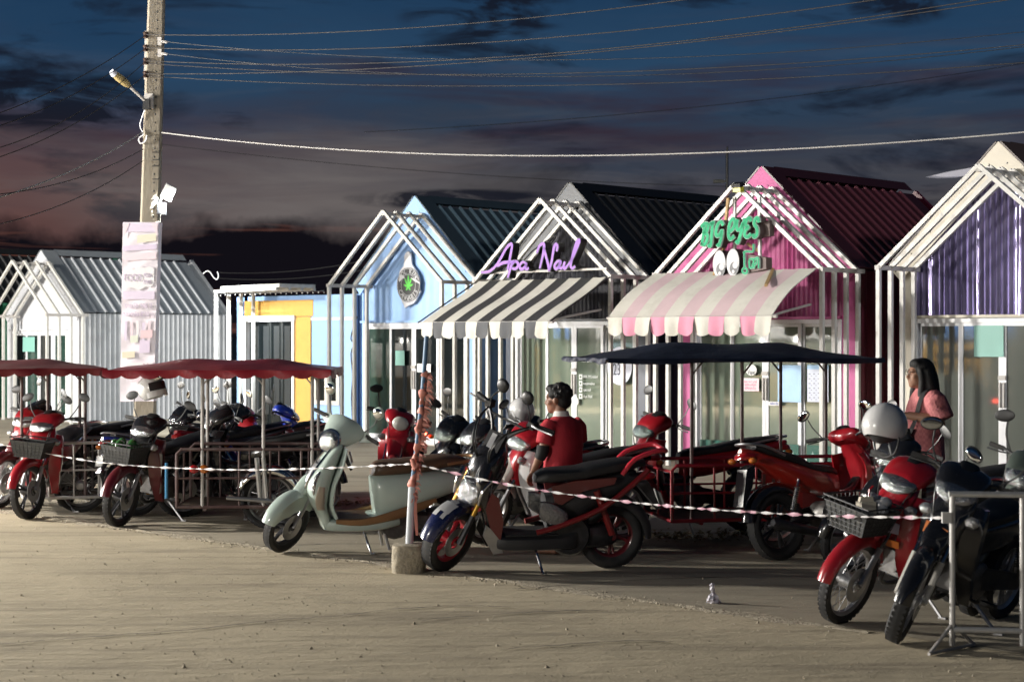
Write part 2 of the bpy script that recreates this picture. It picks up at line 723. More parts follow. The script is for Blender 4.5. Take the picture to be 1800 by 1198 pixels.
for i in range(2600):
    t = random.uniform(-27, -6)
    pebble(rowp(t, DE + random.gauss(0, .07), .002), random.uniform(.004, .013))
for i in range(1500):
    y = 8.4 + 9 * random.random() ** 1.6
    x = random.uniform(-.34, .34) * y
    pebble(Vector((x, y, 0.0)), random.uniform(.003, .011) if random.random() < .96 else random.uniform(.012, .022))
tag(mb.obj('gravel', m_sand, smooth=0), 'loose sand grains and small stones strewn over the ground', kind='stuff')
# low ridge of trodden sand that marks the joint
mb = MB()
rows = []
for i in range(301):
    t = -28 + i * .075
    w = .05 + .03 * sin(i * .31) + .02 * random.random()
    h = .006 + .007 * random.random()
    off = .02 * sin(i * .9) + .015 * random.uniform(-1, 1)
    rows.append([rowp(t, DE + off - w, .001), rowp(t, DE + off - w * .3, h), rowp(t, DE + off + w * .3, h * .9), rowp(t, DE + off + w, .0045)])
vs = [p for r in rows for p in r]
fs = [(i * 4 + k, i * 4 + k + 1, i * 4 + k + 5, i * 4 + k + 4) for i in range(300) for k in range(3)]
mb.add(vs, fs)
tag(mb.obj('sand_ridge', m_sand, smooth=60), kind='structure')

# cracks in the yard surface
m_crack = mat('crack_dirt', (.07, .06, .045), .95)
for pts in (((-20, 1136), (120, 1124), (210, 1117), (330, 1108), (500, 1090), (590, 1084), (700, 1071), (800, 1066), (900, 1068)),
            ((345, 966), (420, 961), (500, 960), (565, 957)), ((725, 1093), (800, 1086), (905, 1079), (980, 1075), (1062, 1073)),
            ((900, 1036), (1000, 1029), (1090, 1022), (1190, 1017), (1290, 1016)), ((880, 1143), (960, 1137), (1080, 1128), (1180, 1130))):
    mb = MB()
    ps = [gp(*p) for p in pts]
    ps = [Vector(p) + Vector((0, random.uniform(-.02, .02), 0)) for p in catmull([tuple(p) for p in ps], 5)]
    vs = []
    for i, p in enumerate(ps):
        w_ = random.uniform(.004, .013) * (1 if 0 < i < len(ps) - 1 else .2)
        vs += [(p.x, p.y - w_, .0085), (p.x, p.y + w_, .0085)]
    mb.add(vs, [(2 * i, 2 * i + 2, 2 * i + 3, 2 * i + 1) for i in range(len(ps) - 1)])
    tag(mb.obj('ground_crack', m_crack, smooth=0), kind='structure')

# fallen leaves swept into heaps on the apron
m_leaf = mat('dry_leaf', (.20, .15, .075), .8, var=.5, scale=30)
mb = MB()
for cx, cy, n_, sx in ((1205, 946, 200, .5), (590, 888, 160, .5), (1290, 939, 40, .2), (900, 955, 50, .5)):
    c = gp(cx, cy)
    for k in range(n_):
        p = c + Vector((random.gauss(0, sx * .5), random.gauss(0, .16), random.uniform(.006, .05)))
        q = Euler((random.uniform(-.7, .7), random.uniform(-.7, .7), random.uniform(0, 6.28))).to_matrix()
        s = random.uniform(.015, .035)
        vs = [p + q @ Vector(v) * s for v in ((-1, 0, 0), (0, -.45, .1), (1, 0, 0), (0, .45, .1))]
        mb.add(vs, [(0, 1, 2, 3)])
tag(mb.obj('fallen_leaves', m_leaf, smooth=0), 'dry leaves and litter swept together under the parked vehicles', kind='stuff')

# ================================================================ kiosks
BENTS = (.025, .295, .565, .835)


def corr(mb, x0, x1, zb, ztop, y, pitch, amp, m=None):
    """wavy sheet, ridges running up; ztop(x)"""
    n = max(2, int(round((x1 - x0) / pitch * 4)))
    vs, fs = [], []
    for i in range(n + 1):
        x = x0 + (x1 - x0) * i / n
        k_ = int((x - x0) / pitch + .5)
        yy = y - amp * (.72 + .5 * abs(sin(k_ * 12.9898 + 4.1))) * cos(2 * pi * (x - x0) / pitch)
        vs += [(x, yy, zb), (x, yy, max(ztop(x), zb + .001))]
    for i in range(n):
        fs.append((2 * i, 2 * i + 2, 2 * i + 3, 2 * i + 1))
    mb.add(vs, fs, m)


def corr_side(mb, x, y0, y1, z0, z1, pitch, amp):
    n = int(round((y1 - y0) / pitch * 6))
    prof = (0, 0, 1, 1, .0, .0)
    vs, fs = [], []
    for i in range(n + 1):
        y = y0 + (y1 - y0) * i / n
        xx = x + amp * prof[i % 6]
        vs += [(xx, y, z0), (xx, y, z1)]
    for i in range(n):
        fs.append((2 * i, 2 * i + 2, 2 * i + 3, 2 * i + 1))
    mb.add(vs, fs)


def sliding_door(root, x0, x1, z0, z1, y, glass, nsash=4, frame=m_alu):
    f = MB()
    w = .055
    f.box(((x0 + x1) / 2, y, z1 - w / 2), (x1 - x0, .09, w))
    f.box(((x0 + x1) / 2, y, z0 + .02), (x1 - x0, .09, .04))
    for x in (x0 + w / 2, x1 - w / 2):
        f.box((x, y, (z0 + z1) / 2), (w, .09, z1 - z0 - .1))
    f.obj('door_frame', frame, root, smooth=0)
    xi0, xi1 = x0 + w, x1 - w
    sw = (xi1 - xi0) / nsash
    for i in range(nsash):
        a, b = xi0 + i * sw, xi0 + (i + 1) * sw
        yy = y - .016 if i in (1, 2) else y + .02
        s = MB()
        zt, zb = z1 - w - .002, z0 + .042
        st = .05 if i in (1, 2) else .034
        for x in (a + st / 2 + .001, b - st / 2 - .001):
            s.box((x, yy, (zb + zt) / 2), (st, .03, zt - zb))
        for z, hh in ((zt - .02, .04), (zb + .035, .07)):
            s.box(((a + b) / 2, yy, z), (b - a - 2 * st, .028, hh))
        if i in (1, 2):
            xx = b - st / 2 if i == 1 else a + st / 2
            s.box((xx, yy - .03, 1.05), (.022, .03, .3), m=1)
            s.box((xx, yy - .024, 1.26), (.05, .02, .05), m=1)
        so = s.obj('sash', [frame, m_greysteel], root, smooth=0)
        p = MB()
        p.box(((a + b) / 2, yy + .002, (zb + zt) / 2), (b - a - 2 * st + .01, .008, zt - zb - .08))
        p.obj('pane', glass[i] if isinstance(glass, (list, tuple)) else glass, so, smooth=0)


def kiosk(t0, name, label, wall, gable, roofm, roof_rib, trim, glass, eave=2.6, apex=3.74, rapex=4.0, reave=2.62,
          corrug=.076, amp=.010, door_top=1.98, group='gabled kiosks in a row', side_corr=False, side=None, flat_gable=False,
          sidem=None, xr=1.2, xl=-1.62, framem=None, back=4.8, roof_front=.885, roof_back=4.5, dl=-1.42, dr=1.0, yw=.98):
    framem = framem or m_white
    root = thing(name, label, 'kiosk', rowp(t0, D0), ROWROT, group)
    hw = 1.33
    sl = (apex - eave) / hw
    ang = math.atan(sl)
    # four open frames in front: posts, rafters
    pmesh = MB().box((0, 0, eave / 2 - .02), (.05, .05, eave - .04)).mesh('post', framem, 0)
    ln = math.hypot(hw, apex - eave)
    rmb = MB().box((ln / 2, 0, 0), (ln, .05, .05)).mesh('rafter', framem, 0)
    for y in BENTS:
        for s in (-1, 1):
            o = bpy.data.objects.new('post', pmesh)
            COL.objects.link(o)
            o.parent = root
            o.location = (s * hw, y, 0)
            o = bpy.data.objects.new('rafter', rmb)
            COL.objects.link(o)
            o.parent = root
            o.location = (s * (hw + .0), y + .0008 * s, eave - .01)
            o.rotation_euler = (0, -ang, 0) if s < 0 else (0, -(pi - ang), 0)
    for s in (-1, 1):
        e = MB()
        e.box((s * (hw + .006), .47, eave - .012), (.056, .96, .054))
        e.obj('eave_rail', m_greysteel, root, smooth=0)
    e = MB()
    e.box((0, .47, apex - .055), (.06, .93, .05))
    e.obj('ridge_rail', m_greysteel, root, smooth=0)
    # walls
    xc = (xl + xr) / 2
    rh = (xr - xl) / 2

    def roofz(x):
        return rapex - (rapex - reave) * abs(x - xc) / (rh + .06)
    for q0, q1 in ((xl, dl), (dr, xr)):
        f = MB()
        f.box(((q0 + q1) / 2, yw + .05, reave / 2), (q1 - q0, .1, reave))
        f.obj('front_wall', wall, root, smooth=0)
    f = MB()
    n = 40
    corr(f, xl + .02, xr - .02, door_top + .03, lambda x: roofz(x) - .03, yw + .02, corrug, amp)
    f.obj('gable_sheet', gable, root, smooth=60 if not flat_gable else 20)
    f = MB()
    f.box(((dl + dr) / 2, yw - .02, door_top + .022), (dr - dl + .04, .1, .035))
    f.obj('lintel', trim, root, smooth=0)
    sliding_door(root, dl + .005, dr - .005, .03, door_top, yw + .03, glass)
    f = MB()
    f.box(((dl + dr) / 2, yw + .06, .015), (dr - dl, .16, .03))
    f.obj('threshold', m_greysteel, root, smooth=0)
    for x, s in ((xr, 1), (xl, -1)):
        f = MB()
        if side_corr:
            corr_side(f, x, yw + .105, back, 0, reave - .01, .12, .012 * s)
        else:
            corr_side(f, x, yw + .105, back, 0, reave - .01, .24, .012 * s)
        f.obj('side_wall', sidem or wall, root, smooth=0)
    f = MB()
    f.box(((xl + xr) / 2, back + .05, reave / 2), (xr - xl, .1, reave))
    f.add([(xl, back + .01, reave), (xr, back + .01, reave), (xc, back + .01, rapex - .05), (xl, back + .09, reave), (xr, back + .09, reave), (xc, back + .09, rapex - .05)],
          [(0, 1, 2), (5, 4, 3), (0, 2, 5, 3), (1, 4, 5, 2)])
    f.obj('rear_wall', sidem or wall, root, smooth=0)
    # roof: two ribbed sheets, flashing at the front edge, ridge cap, barge boards
    y0, y1 = roof_front, roof_back
    for s in (-1, 1):
        A = Vector((xc, 0, rapex))
        B = Vector((xc + s * (rh + .07), 0, reave))
        d = (B - A)
        nrm = Vector((-d.z * s, 0, d.x * s)).normalized()
        if nrm.z < 0:
            nrm = -nrm
        f = MB()
        y = y0 + .36
        prof = [(y0 + .02, 0)]
        while y < y1 - .3:
            prof += [(y, 0), (y + .010, .034), (y + .040, .034), (y + .050, 0)]
            y += .235
        prof.append((y1, 0))
        u0, u1 = .1, 1.0
        vs, fs = [], []
        for q, h in prof:
            for u in (u0, u1):
                p = A + d * u + nrm * (h + .012)
                vs.append((p.x, q, p.z))
        mi = []
        for i in range(len(prof) - 1):
            fs.append((2 * i, 2 * i + 1, 2 * i + 3, 2 * i + 2))
        for i, q in enumerate(fs):
            f.add([vs[k] for k in q], [(0, 1, 2, 3)], 1 if (prof[i][1] or prof[i + 1][1]) else 0)
        f.obj('roof_sheet', [roofm, roof_rib], root, smooth=0)
        f = MB()                                          # flashing along the front edge and barge board
        p0, p1 = A + nrm * .05, B + nrm * .05 + d.normalized() * .02
        q0, q1 = A + nrm * .028, B + nrm * .028 + d.normalized() * .02
        f.add([(p0.x, y0 - .012, p0.z), (p1.x, y0 - .012, p1.z), (p1.x, y0 + .31, p1.z), (p0.x, y0 + .31, p0.z),
               (q0.x, y0 - .012, q0.z), (q1.x, y0 - .012, q1.z), (q1.x, y0 + .31, q1.z), (q0.x, y0 + .31, q0.z)],
              [(0, 1, 2, 3), (7, 6, 5, 4), (0, 4, 5, 1), (1, 5, 6, 2), (2, 6, 7, 3), (3, 7, 4, 0)])
        f.obj('roof_flashing', roofm, root, smooth=0)
        f = MB()
        dd = d.normalized()
        hb = .24
        lo0, lo1 = A - Vector((0, 0, hb / cos(math.atan2(abs(d.z), abs(d.x))))), B - Vector((0, 0, .10)) - dd * .11 * 0
        k0 = A + Vector((0, 0, .024 / nrm.z))
        k1 = B + nrm * .024 + dd * .015
        lo0 = A - Vector((0, 0, .33))
        lo1 = k1 - nrm * .235
        vv = []
        for yy in (y0 - .006, y0 + .02):
            for p in (k0, k1, lo1, lo0):
                vv.append((p.x, yy, p.z))
        f.add(vv, [(0, 1, 2, 3), (7, 6, 5, 4), (0, 4, 5, 1), (1, 5, 6, 2), (2, 6, 7, 3)])
        f.obj('barge_board', trim, root, smooth=0)
    f = MB()                                              # ridge cap
    for s in (-1, 1):
        A = Vector((xc, 0, rapex + .055))
        d = Vector((s * (rh + .07), 0, reave - rapex)).normalized()
        B = A + d * .2
        f.add([(A.x, y0 + .30, A.z), (B.x, y0 + .30, B.z), (B.x, y1 + .01, B.z), (A.x, y1 + .01, A.z)], [(0, 1, 2, 3)])
    f.obj('ridge_cap', roofm, root, smooth=0)
    # screw heads along the barge boards
    sme = MB().ell((0, 0, 0), (.010, .006, .010), 6, 4).mesh('screw', m_bolt)
    for s in (-1, 1):
        for u in (.08, .26, .44, .62, .8, .95):
            p = Vector((xc, 0, rapex)).lerp(Vector((xc + s * (rh + .07), 0, reave)), u) + Vector((0, 0, -.12))
            o = bpy.data.objects.new('screw', sme)
            COL.objects.link(o)
            o.parent = root
            o.location = (p.x, y0 - .008, p.z)
    return root


def paint(name, rgb, rough=.4, **kw):
    return mat(name, rgb, rough, dirt=kw.pop('dirt', .35), dirtc=kw.pop('dirtc', tuple(c * .45 for c in rgb)), dscale=kw.pop('dscale', 1.6), **kw)


m_k_white = paint('white_sheet', (.56, .57, .60), .45, var=.04)
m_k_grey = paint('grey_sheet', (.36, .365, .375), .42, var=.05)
m_k_greyroof = paint('grey_roof', (.17, .185, .20), .38)
m_k_greyrib = paint('grey_rib', (.36, .37, .39), .35)
m_k_blue = paint('pale_blue_sheet', (.27, .44, .74), .42, var=.03)
m_k_navyroof = paint('dark_blue_roof', (.06, .085, .10), .35)
m_k_navyrib = paint('blue_grey_rib', (.28, .42, .50), .32)
m_k_slate = paint('slate_wall', (.05, .06, .085), .4)
m_k_blackg = mat('black_plastic_sheet', (.026, .026, .034), .5, spec=.25, var=.3, scale=3)
m_k_blackroof = paint('black_roof', (.011, .011, .012), .4)
m_k_blackrib = paint('black_rib', (.05, .05, .052), .35)
m_k_blackbarge = paint('slate_barge', (.055, .06, .07), .4)
m_k_pink = paint('pink_sheet', (.52, .10, .28), .6, var=.04)
m_k_pinkg = mat('pink_plastic_sheet', (.34, .058, .175), .5, spec=.3, var=.35, scale=2.5)
m_k_marroof = paint('maroon_roof', (.045, .009, .013), .4)
m_k_marrib = paint('maroon_rib', (.20, .055, .075), .35)
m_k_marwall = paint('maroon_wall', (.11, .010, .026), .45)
m_k_cream = paint('cream_sheet', (.58, .53, .43), .45)
m_k_purpg = mat('violet_plastic_sheet', (.36, .32, .53), .15, metal=.7, var=.55, scale=2.0, stretch=(7, 1, .45))
m_k_brown = paint('brown_roof', (.06, .036, .026), .4)
m_k_green = paint('green_sheet', (.02, .13, .07), .45)

kiosk(-35.0, 'kiosk', 'dark green kiosk wall at the very edge beyond the white kiosk', m_k_green, m_k_green, m_k_blackroof, m_k_blackrib, m_k_green, m_glass_dark,
      eave=2.45, apex=3.5, rapex=3.7, reave=2.5)

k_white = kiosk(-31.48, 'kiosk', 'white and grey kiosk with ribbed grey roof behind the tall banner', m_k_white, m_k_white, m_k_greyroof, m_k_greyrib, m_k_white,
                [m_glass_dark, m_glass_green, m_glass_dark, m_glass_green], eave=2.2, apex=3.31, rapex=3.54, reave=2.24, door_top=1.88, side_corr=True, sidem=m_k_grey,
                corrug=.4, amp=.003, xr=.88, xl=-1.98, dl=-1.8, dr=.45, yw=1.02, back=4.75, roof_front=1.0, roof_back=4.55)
k_blue = kiosk(-20.14, 'kiosk', 'pale blue kiosk with dark ribbed roof and round leaf sign on its gable', m_k_blue, m_k_blue, m_k_navyroof, m_k_navyrib, m_k_blue,
               [m_glass_green, m_glass_dark, m_glass_dark, m_glass_dark], corrug=.19, amp=.003, dl=-1.58, dr=.9)
k_black = kiosk(-16.76, 'kiosk', 'black kiosk with striped awning, dark roof and purple script sign', m_k_slate, m_k_blackg, m_k_blackroof, m_k_blackrib, m_k_blackbarge,
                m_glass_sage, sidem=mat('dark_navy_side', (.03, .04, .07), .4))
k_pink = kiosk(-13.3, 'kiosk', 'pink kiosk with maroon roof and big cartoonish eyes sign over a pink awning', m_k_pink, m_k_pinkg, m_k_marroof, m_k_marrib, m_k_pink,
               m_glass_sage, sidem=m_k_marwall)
k_purp = kiosk(-9.83, 'kiosk', 'cream kiosk with shiny violet corrugated gable at the right edge', m_k_cream, m_k_purpg, m_k_brown, m_k_brown, m_k_cream,
               m_glass_grey, corrug=.078, amp=.015, rapex=4.06)

# ---------------------------------------------------------------- flat roofed annex between the white and the blue kiosk
m_yel = paint('yellow_board', (.56, .32, .075), .5, var=.05)
AX = -24.58
annex = thing('annex', 'low flat roofed shop annex with yellow boards beside the pale blue kiosk', 'shop annex', rowp(AX, D0), ROWROT)
ez = 2.52
am = MB().box((0, 0, ez / 2), (.05, .05, ez)).mesh('post', m_white, 0)
for y in BENTS:
    o = bpy.data.objects.new('post', am)
    COL.objects.link(o)
    o.parent = annex
    o.location = (0.03, y, 0)
    f = MB()
    f.bar((0.0, y, ez + .028), (1.75, y, ez + .045), .05)
    f.obj('roof_beam', m_white, annex, smooth=0)
f = MB()
f.box((.03, .5, ez + .027), (.054, .95, .05))
f.obj('side_rail', m_white, annex, smooth=0)
f = MB()
f.bar((.1, .46, ez + .085), (1.75, .46, ez + .10), .78, .06)
f.obj('roof_sheet', m_white, annex, smooth=0)


def ax(px, d=.95):
    return t_of(px, D0 + d) - AX


f = MB()
yl, ym, yr = ax(418), ax(545), ax(622)
f.box(((yl + .1 + yr) / 2, 2.2, 1.24), (yr - yl - .1, 2.2, 2.48))
f.obj('wall', m_k_blue, annex, smooth=0)
wl, wr = ax(432), ax(516)
wz1 = rz(470, 557, D0 + .95)[1]
f = MB()
f.box((yl + .035, .99, 1.235), (.07, .12, 2.47))
f.obj('corner_trim', m_k_blue, annex, smooth=0)
f = MB()
ztop = rz(480, 528, D0 + .95)[1]
f.box(((wl + ym) / 2 + .0, 1.0, (wz1 + ztop) / 2 + .003), (ym - wl + .12, .07, ztop - wz1 - .006))
f.obj('yellow_board', m_yel, annex, smooth=0)
f = MB()
f.box(((wr + ym) / 2 + .01, .995, wz1 / 2), (ym - wr - .03, .06, wz1 - .004))
f.obj('yellow_board', m_yel, annex, smooth=0)
f = MB()
f.box(((ym + yr) / 2 + .005, 1.01, 1.24), (yr - ym - .02, .07, 2.45))
f.obj('blue_board', m_k_blue, annex, smooth=0)
f = MB()
zz = rz(580, 560, D0 + .95)[1]
f.box(((ym + yr) / 2 + .005, .965, zz), (yr - ym - .02, .03, .05))
f.obj('trim_strip', m_white, annex, smooth=0)
f = MB()
f.box(((wl + wr) / 2, .97, wz1 - .03), (wr - wl + .1, .1, .1))
for x in (wl, wr):
    f.box((x, .97, wz1 / 2 - .04), (.06, .09, wz1 - .09))
fo = f.obj('shop_window_frame', m_alu, annex, smooth=0)
f = MB()
f.box(((wl + wr) / 2, 1.02, wz1 / 2), (wr - wl, .012, wz1 - .1))
f.obj('pane', m_glass_dark, fo, smooth=0)
for k in range(4):                       # curtain strips seen behind the dark pane
    x = wl + (wr - wl) * (.16 + .22 * k)
    f = MB()
    f.box((x, 1.009, wz1 * .55), (.16, .006, wz1 * .75))
    f.obj('curtain', mat('dim_curtain', (.030, .034, .036), .35), fo, smooth=0)
# small white window in the blue boards
a0, a1 = rz(553, 653, D0 + .95), rz(598, 712, D0 + .95)
x0, x1, z1, z0 = a0[0] - AX, a1[0] - AX, a0[1], a1[1]
f = MB()
w = .07
f.box(((x0 + x1) / 2, .955, z1 - w / 2), (x1 - x0, .06, w))
f.box(((x0 + x1) / 2, .955, z0 + w / 2), (x1 - x0, .06, w))
for x in (x0 + w / 2, (x0 + x1) / 2, x1 - w / 2):
    f.box((x, .953, (z0 + z1) / 2), (w + .01, .07, z1 - z0 - 2 * w))
fo = f.obj('small_window', m_white, annex, smooth=0)
f = MB()
f.box(((x0 + x1) / 2, .968, (z0 + z1) / 2), (x1 - x0 - .04, .01, z1 - z0 - .04))
f.obj('pane', m_glass_dark, fo, smooth=0)

# string of small bulbs along the annex beam, a loose cable down the corner of the blue kiosk
f = MB()
for k in range(22):
    u = k / 21
    f.ell((.1 + 2.95 * u, -.035, ez - .03 - .02 * abs(sin(k * 1.7))), (.010, .010, .014), 6, 5)
sb_ = tag(f.obj('string_bulbs', m_greysteel, annex), kind='stuff')
f = MB()
f.tube([(.05 + .15 * k, -.03, ez - .012 - .014 * (k % 2)) for k in range(21)], .006, 4)
f.obj('bulb_cable', m_black_pl, annex)
f = MB()
q_ = [rz(x, y, D0 + .9) for x, y in ((628, 556), (619, 580), (617, 596), (621, 604), (617, 622), (619, 660), (618, 700), (620, 760))]
f.tube([(t - (-20.14), .9 + .012 * (i % 2), z) for i, (t, z) in enumerate(q_)], .012, 5, sub=3)
f.obj('loose_cable', m_black_pl, k_blue)
f = MB()
q_ = [rz(x, y, D0 + .0) for x, y in ((900, 480), (915, 440), (940, 412), (960, 440), (975, 462), (1000, 470), (1040, 486))]
f.tube([(t - (-16.76), .05 + .2 * (i % 3), z) for i, (t, z) in enumerate(q_)], .009, 5, sub=3)
f.obj('loose_cable', m_black_pl, k_black)

# ---------------------------------------------------------------- awnings
m_can_w = mat('cream_canvas', (.60, .58, .52), .8, var=.05, scale=3, dirt=.4, dirtc=(.36, .33, .28), dscale=2.5, bump=.15, bscale=220)
m_can_k = mat('black_canvas', (.035, .035, .037), .75, var=.15, scale=3, bump=.15, bscale=220)
m_can_kv = mat('charcoal_canvas', (.075, .078, .085), .75, var=.1, scale=3)
m_can_p = mat('faded_pink_canvas', (.58, .43, .455), .8, var=.07, scale=3, bump=.15, bscale=220)
m_can_pv = mat('pink_canvas', (.64, .27, .37), .8, var=.06, scale=3)


def awning(tc, label, x0, x1, yb, zb, yf, zf, bulge, nst, mats, vm, drop, first_light=True, per=1):
    root = thing('awning', label, 'awning', rowp(tc, D0), ROWROT)
    ns = 12
    path = []
    for i in range(ns + 1):
        u = i / ns
        y = yb + (yf - yb) * u
        z = zb + (zf - zb) * u + bulge * sin(pi * u) ** 1.0 - .012 * sin(pi * 2 * u)
        path.append((y, z))
    for k in range(nst):
        a, b = x0 + (x1 - x0) * k / nst, x0 + (x1 - x0) * (k + 1) / nst
        mi = 0 if (k % 2 == 0) == first_light else 1
        f = MB()
        vs, fs = [], []
        for y, z in path:
            vs += [(a, y, z), ((a + b) / 2, y, z - .006), (b, y, z)]
        vs += [(p[0], p[1] + .002, p[2] - .012) for p in list(vs)]
        m_ = 3 * (ns + 1)
        for i in range(ns):
            for j in (0, 1):
                fs.append((3 * i + j, 3 * i + j + 1, 3 * i + j + 4, 3 * i + j + 3))
                fs.append((m_ + 3 * i + j + 3, m_ + 3 * i + j + 4, m_ + 3 * i + j + 1, m_ + 3 * i + j))
        for i in range(ns):
            fs.append((3 * i, 3 * i + 3, m_ + 3 * i + 3, m_ + 3 * i))
            fs.append((3 * i + 2, m_ + 3 * i + 2, m_ + 3 * i + 5, 3 * i + 5))
        f.add(vs, fs)
        f.obj('canvas_strip', mats[mi], root, smooth=60)
        # scalloped valance under the front bar
        f = MB()
        q = 8
        vs = []
        for i in range(q + 1):
            u = i / q
            x = a + (b - a) * u
            sway = .02 * sin(6.3 * (u + k * .37)) + .012 * sin(k * 2.3)
            sc = (sin(pi * u) ** .55) * .055 if u not in (0, 1) else 0
            vs += [(x, yf - .006, zf - .012), (x, yf - .014 + sway * .5, zf - drop * .5), (x, yf - .012 + sway, zf - drop - sc)]
        fs = []
        for i in range(q):
            for j in (0, 1):
                fs.append((3 * i + j, 3 * i + j + 1, 3 * i + 3 + j + 1, 3 * i + 3 + j))
        n_ = len(vs)
        vs += [(p[0], p[1] + .006, p[2]) for p in list(vs)]
        fs += [tuple(n_ + i for i in c[::-1]) for c in fs]
        f.add(vs, fs)
        f.obj('valance_flap', vm[mi], root, smooth=60)
    f = MB()
    f.tube([(x0 - .04, yf + .02, zf - .02), (x1 + .06, yf + .02, zf - .02)], .02, 8)
    f.obj('front_bar', m_greysteel, root)
    for x in (x0 + .12, x1 - .1):
        f = MB()
        f.tube([(x, yb + .02, zb - .45), (x, (yb + yf) / 2 - .1, zb - .55), (x, yf + .03, zf - .03)], .016, 6)
        f.obj('folding_arm', m_greysteel, root)
    return root


def kx(tc, px, d):
    return t_of(px, D0 + d) - tc


ybk, yfr = -.03, -1.18
awning(-16.76, 'black and cream striped awning over the black kiosk door', kx(-16.76, 742, yfr), kx(-16.76, 965, yfr), ybk, rz(980, 492, D0)[1] + .02, yfr, rz(850, 566, D0 + yfr)[1] + .015, -.015, 11,
       (m_can_w, m_can_k), (m_can_w, m_can_kv), .19)
yfp = -.98
awning(-13.3, 'pink and cream striped awning under the eyes sign', kx(-13.3, 1070, yfp), kx(-13.3, 1357, yfp), ybk - .01, rz(1290, 480, D0)[1] + .03, yfp, rz(1200, 557, D0 + yfp)[1] + .015, .065, 11,
       (m_can_w, m_can_p), (m_can_w, m_can_pv), .2)
# slack straps that tie the black awning up to the frame
for a, b in (((835, 497, -.02), (735, 567, -1.2)), ((1072, 487, -.02), (968, 564, -1.2))):
    A, Bp = rz(*a[:2], D0 + a[2]), rz(*b[:2], D0 + b[2])
    f = MB()
    f.tube([rowp(A[0], D0 + a[2], A[1]), rowp(Bp[0], D0 + b[2], Bp[1])], .011, 6)
    tag(f.obj('tie_rod', m_black_pl), 'thin black stay of the striped awning at its ' + ('left' if a[0] < 900 else 'right') + ' end', 'awning stay', 'stays of the striped awning')


# ================================================================ motorbikes
def gloss(name, rgb, rough=.28, coat=.8, **kw):
    return mat(name, rgb, rough, coat=coat, dirt=kw.pop('dirt', .3), dirtc=kw.pop('dirtc', tuple(c * .5 + .02 for c in rgb)), dscale=kw.pop('dscale', 5), **kw)


m_red = gloss('red_paint', (.34, .010, .018))
m_dred = gloss('dark_red_paint', (.10, .007, .012))
m_bpaint = gloss('black_paint', (.012, .012, .014), .2)
m_navy = gloss('navy_paint', (.012, .018, .075), .25)
m_bluep = gloss('blue_paint', (.02, .05, .42))
m_mint = gloss('mint_paint', (.45, .54, .49), .3, coat=.6, dirt=.15)
m_cream = gloss('ivory_paint', (.60, .58, .53))
m_whitep = gloss('white_paint', (.66, .66, .66))
m_orange = gloss('orange_red_paint', (.42, .022, .012))
m_dgreen = gloss('grey_green_paint', (.08, .10, .085), .35)
m_seat = mat('black_seat_vinyl', (.016, .016, .017), .48, var=.2, scale=20, bump=.2, bscale=150)
m_seatb = mat('brown_seat_vinyl', (.095, .055, .032), .45, var=.12, scale=9)
m_bronze = mat('bronze_trim', (.30, .17, .08), .35, metal=.4, var=.1)
m_chrome = mat('chrome', (.72, .72, .73), .12, metal=1.0, dirt=.3, dirtc=(.25, .22, .18), dscale=9)
m_silver = mat('silver_alloy', (.45, .45, .46), .32, metal=.85, dirt=.4, dirtc=(.16, .14, .11), dscale=10)
m_gunmetal = mat('dark_alloy', (.06, .06, .065), .35, metal=.7, var=.3, scale=14)
m_engine = mat('engine_metal', (.14, .135, .13), .45, metal=.7, var=.4, scale=16, dirt=.5, dirtc=(.05, .045, .035))
m_darkpl = mat('dark_grey_plastic', (.026, .026, .028), .5, var=.2, scale=12)
m_lens = mat('headlamp_reflector', (.42, .42, .43), .12, metal=.9, coat=.6, bump=1.0, bscale=26)
m_lensc = mat('clear_lens', (.32, .32, .32), .12, metal=.6, coat=1.0, bump=.7, bscale=40)
m_amber = mat('amber_lens', (.50, .14, .02), .15, coat=1.0)
m_redlens = mat('red_lens', (.34, .01, .012), .15, coat=1.0)
m_redlit = mat('lit_red_lens', (.5, .02, .02), .2, emit=(1.0, .06, .03), estr=26)
m_mglass = mat('mirror_glass', (.55, .57, .6), .03, metal=1.0)
m_plate = mat('licence_plate', (.34, .34, .33), .5, dirt=.6, dirtc=(.12, .1, .08), dscale=14)
m_gold = mat('gold_fork', (.50, .28, .035), .3, metal=.5)
m_redmetal = gloss('red_frame_tube', (.20, .012, .012), .35)

m_panelred = gloss('deep_red_panel', (.12, .008, .010), .35)
_cache = {}


def part(name, me, parent, mtx=None):
    o = bpy.data.objects.new(name, me)
    COL.objects.link(o)
    o.parent = parent
    if mtx is not None:
        o.matrix_basis = mtx
    return o


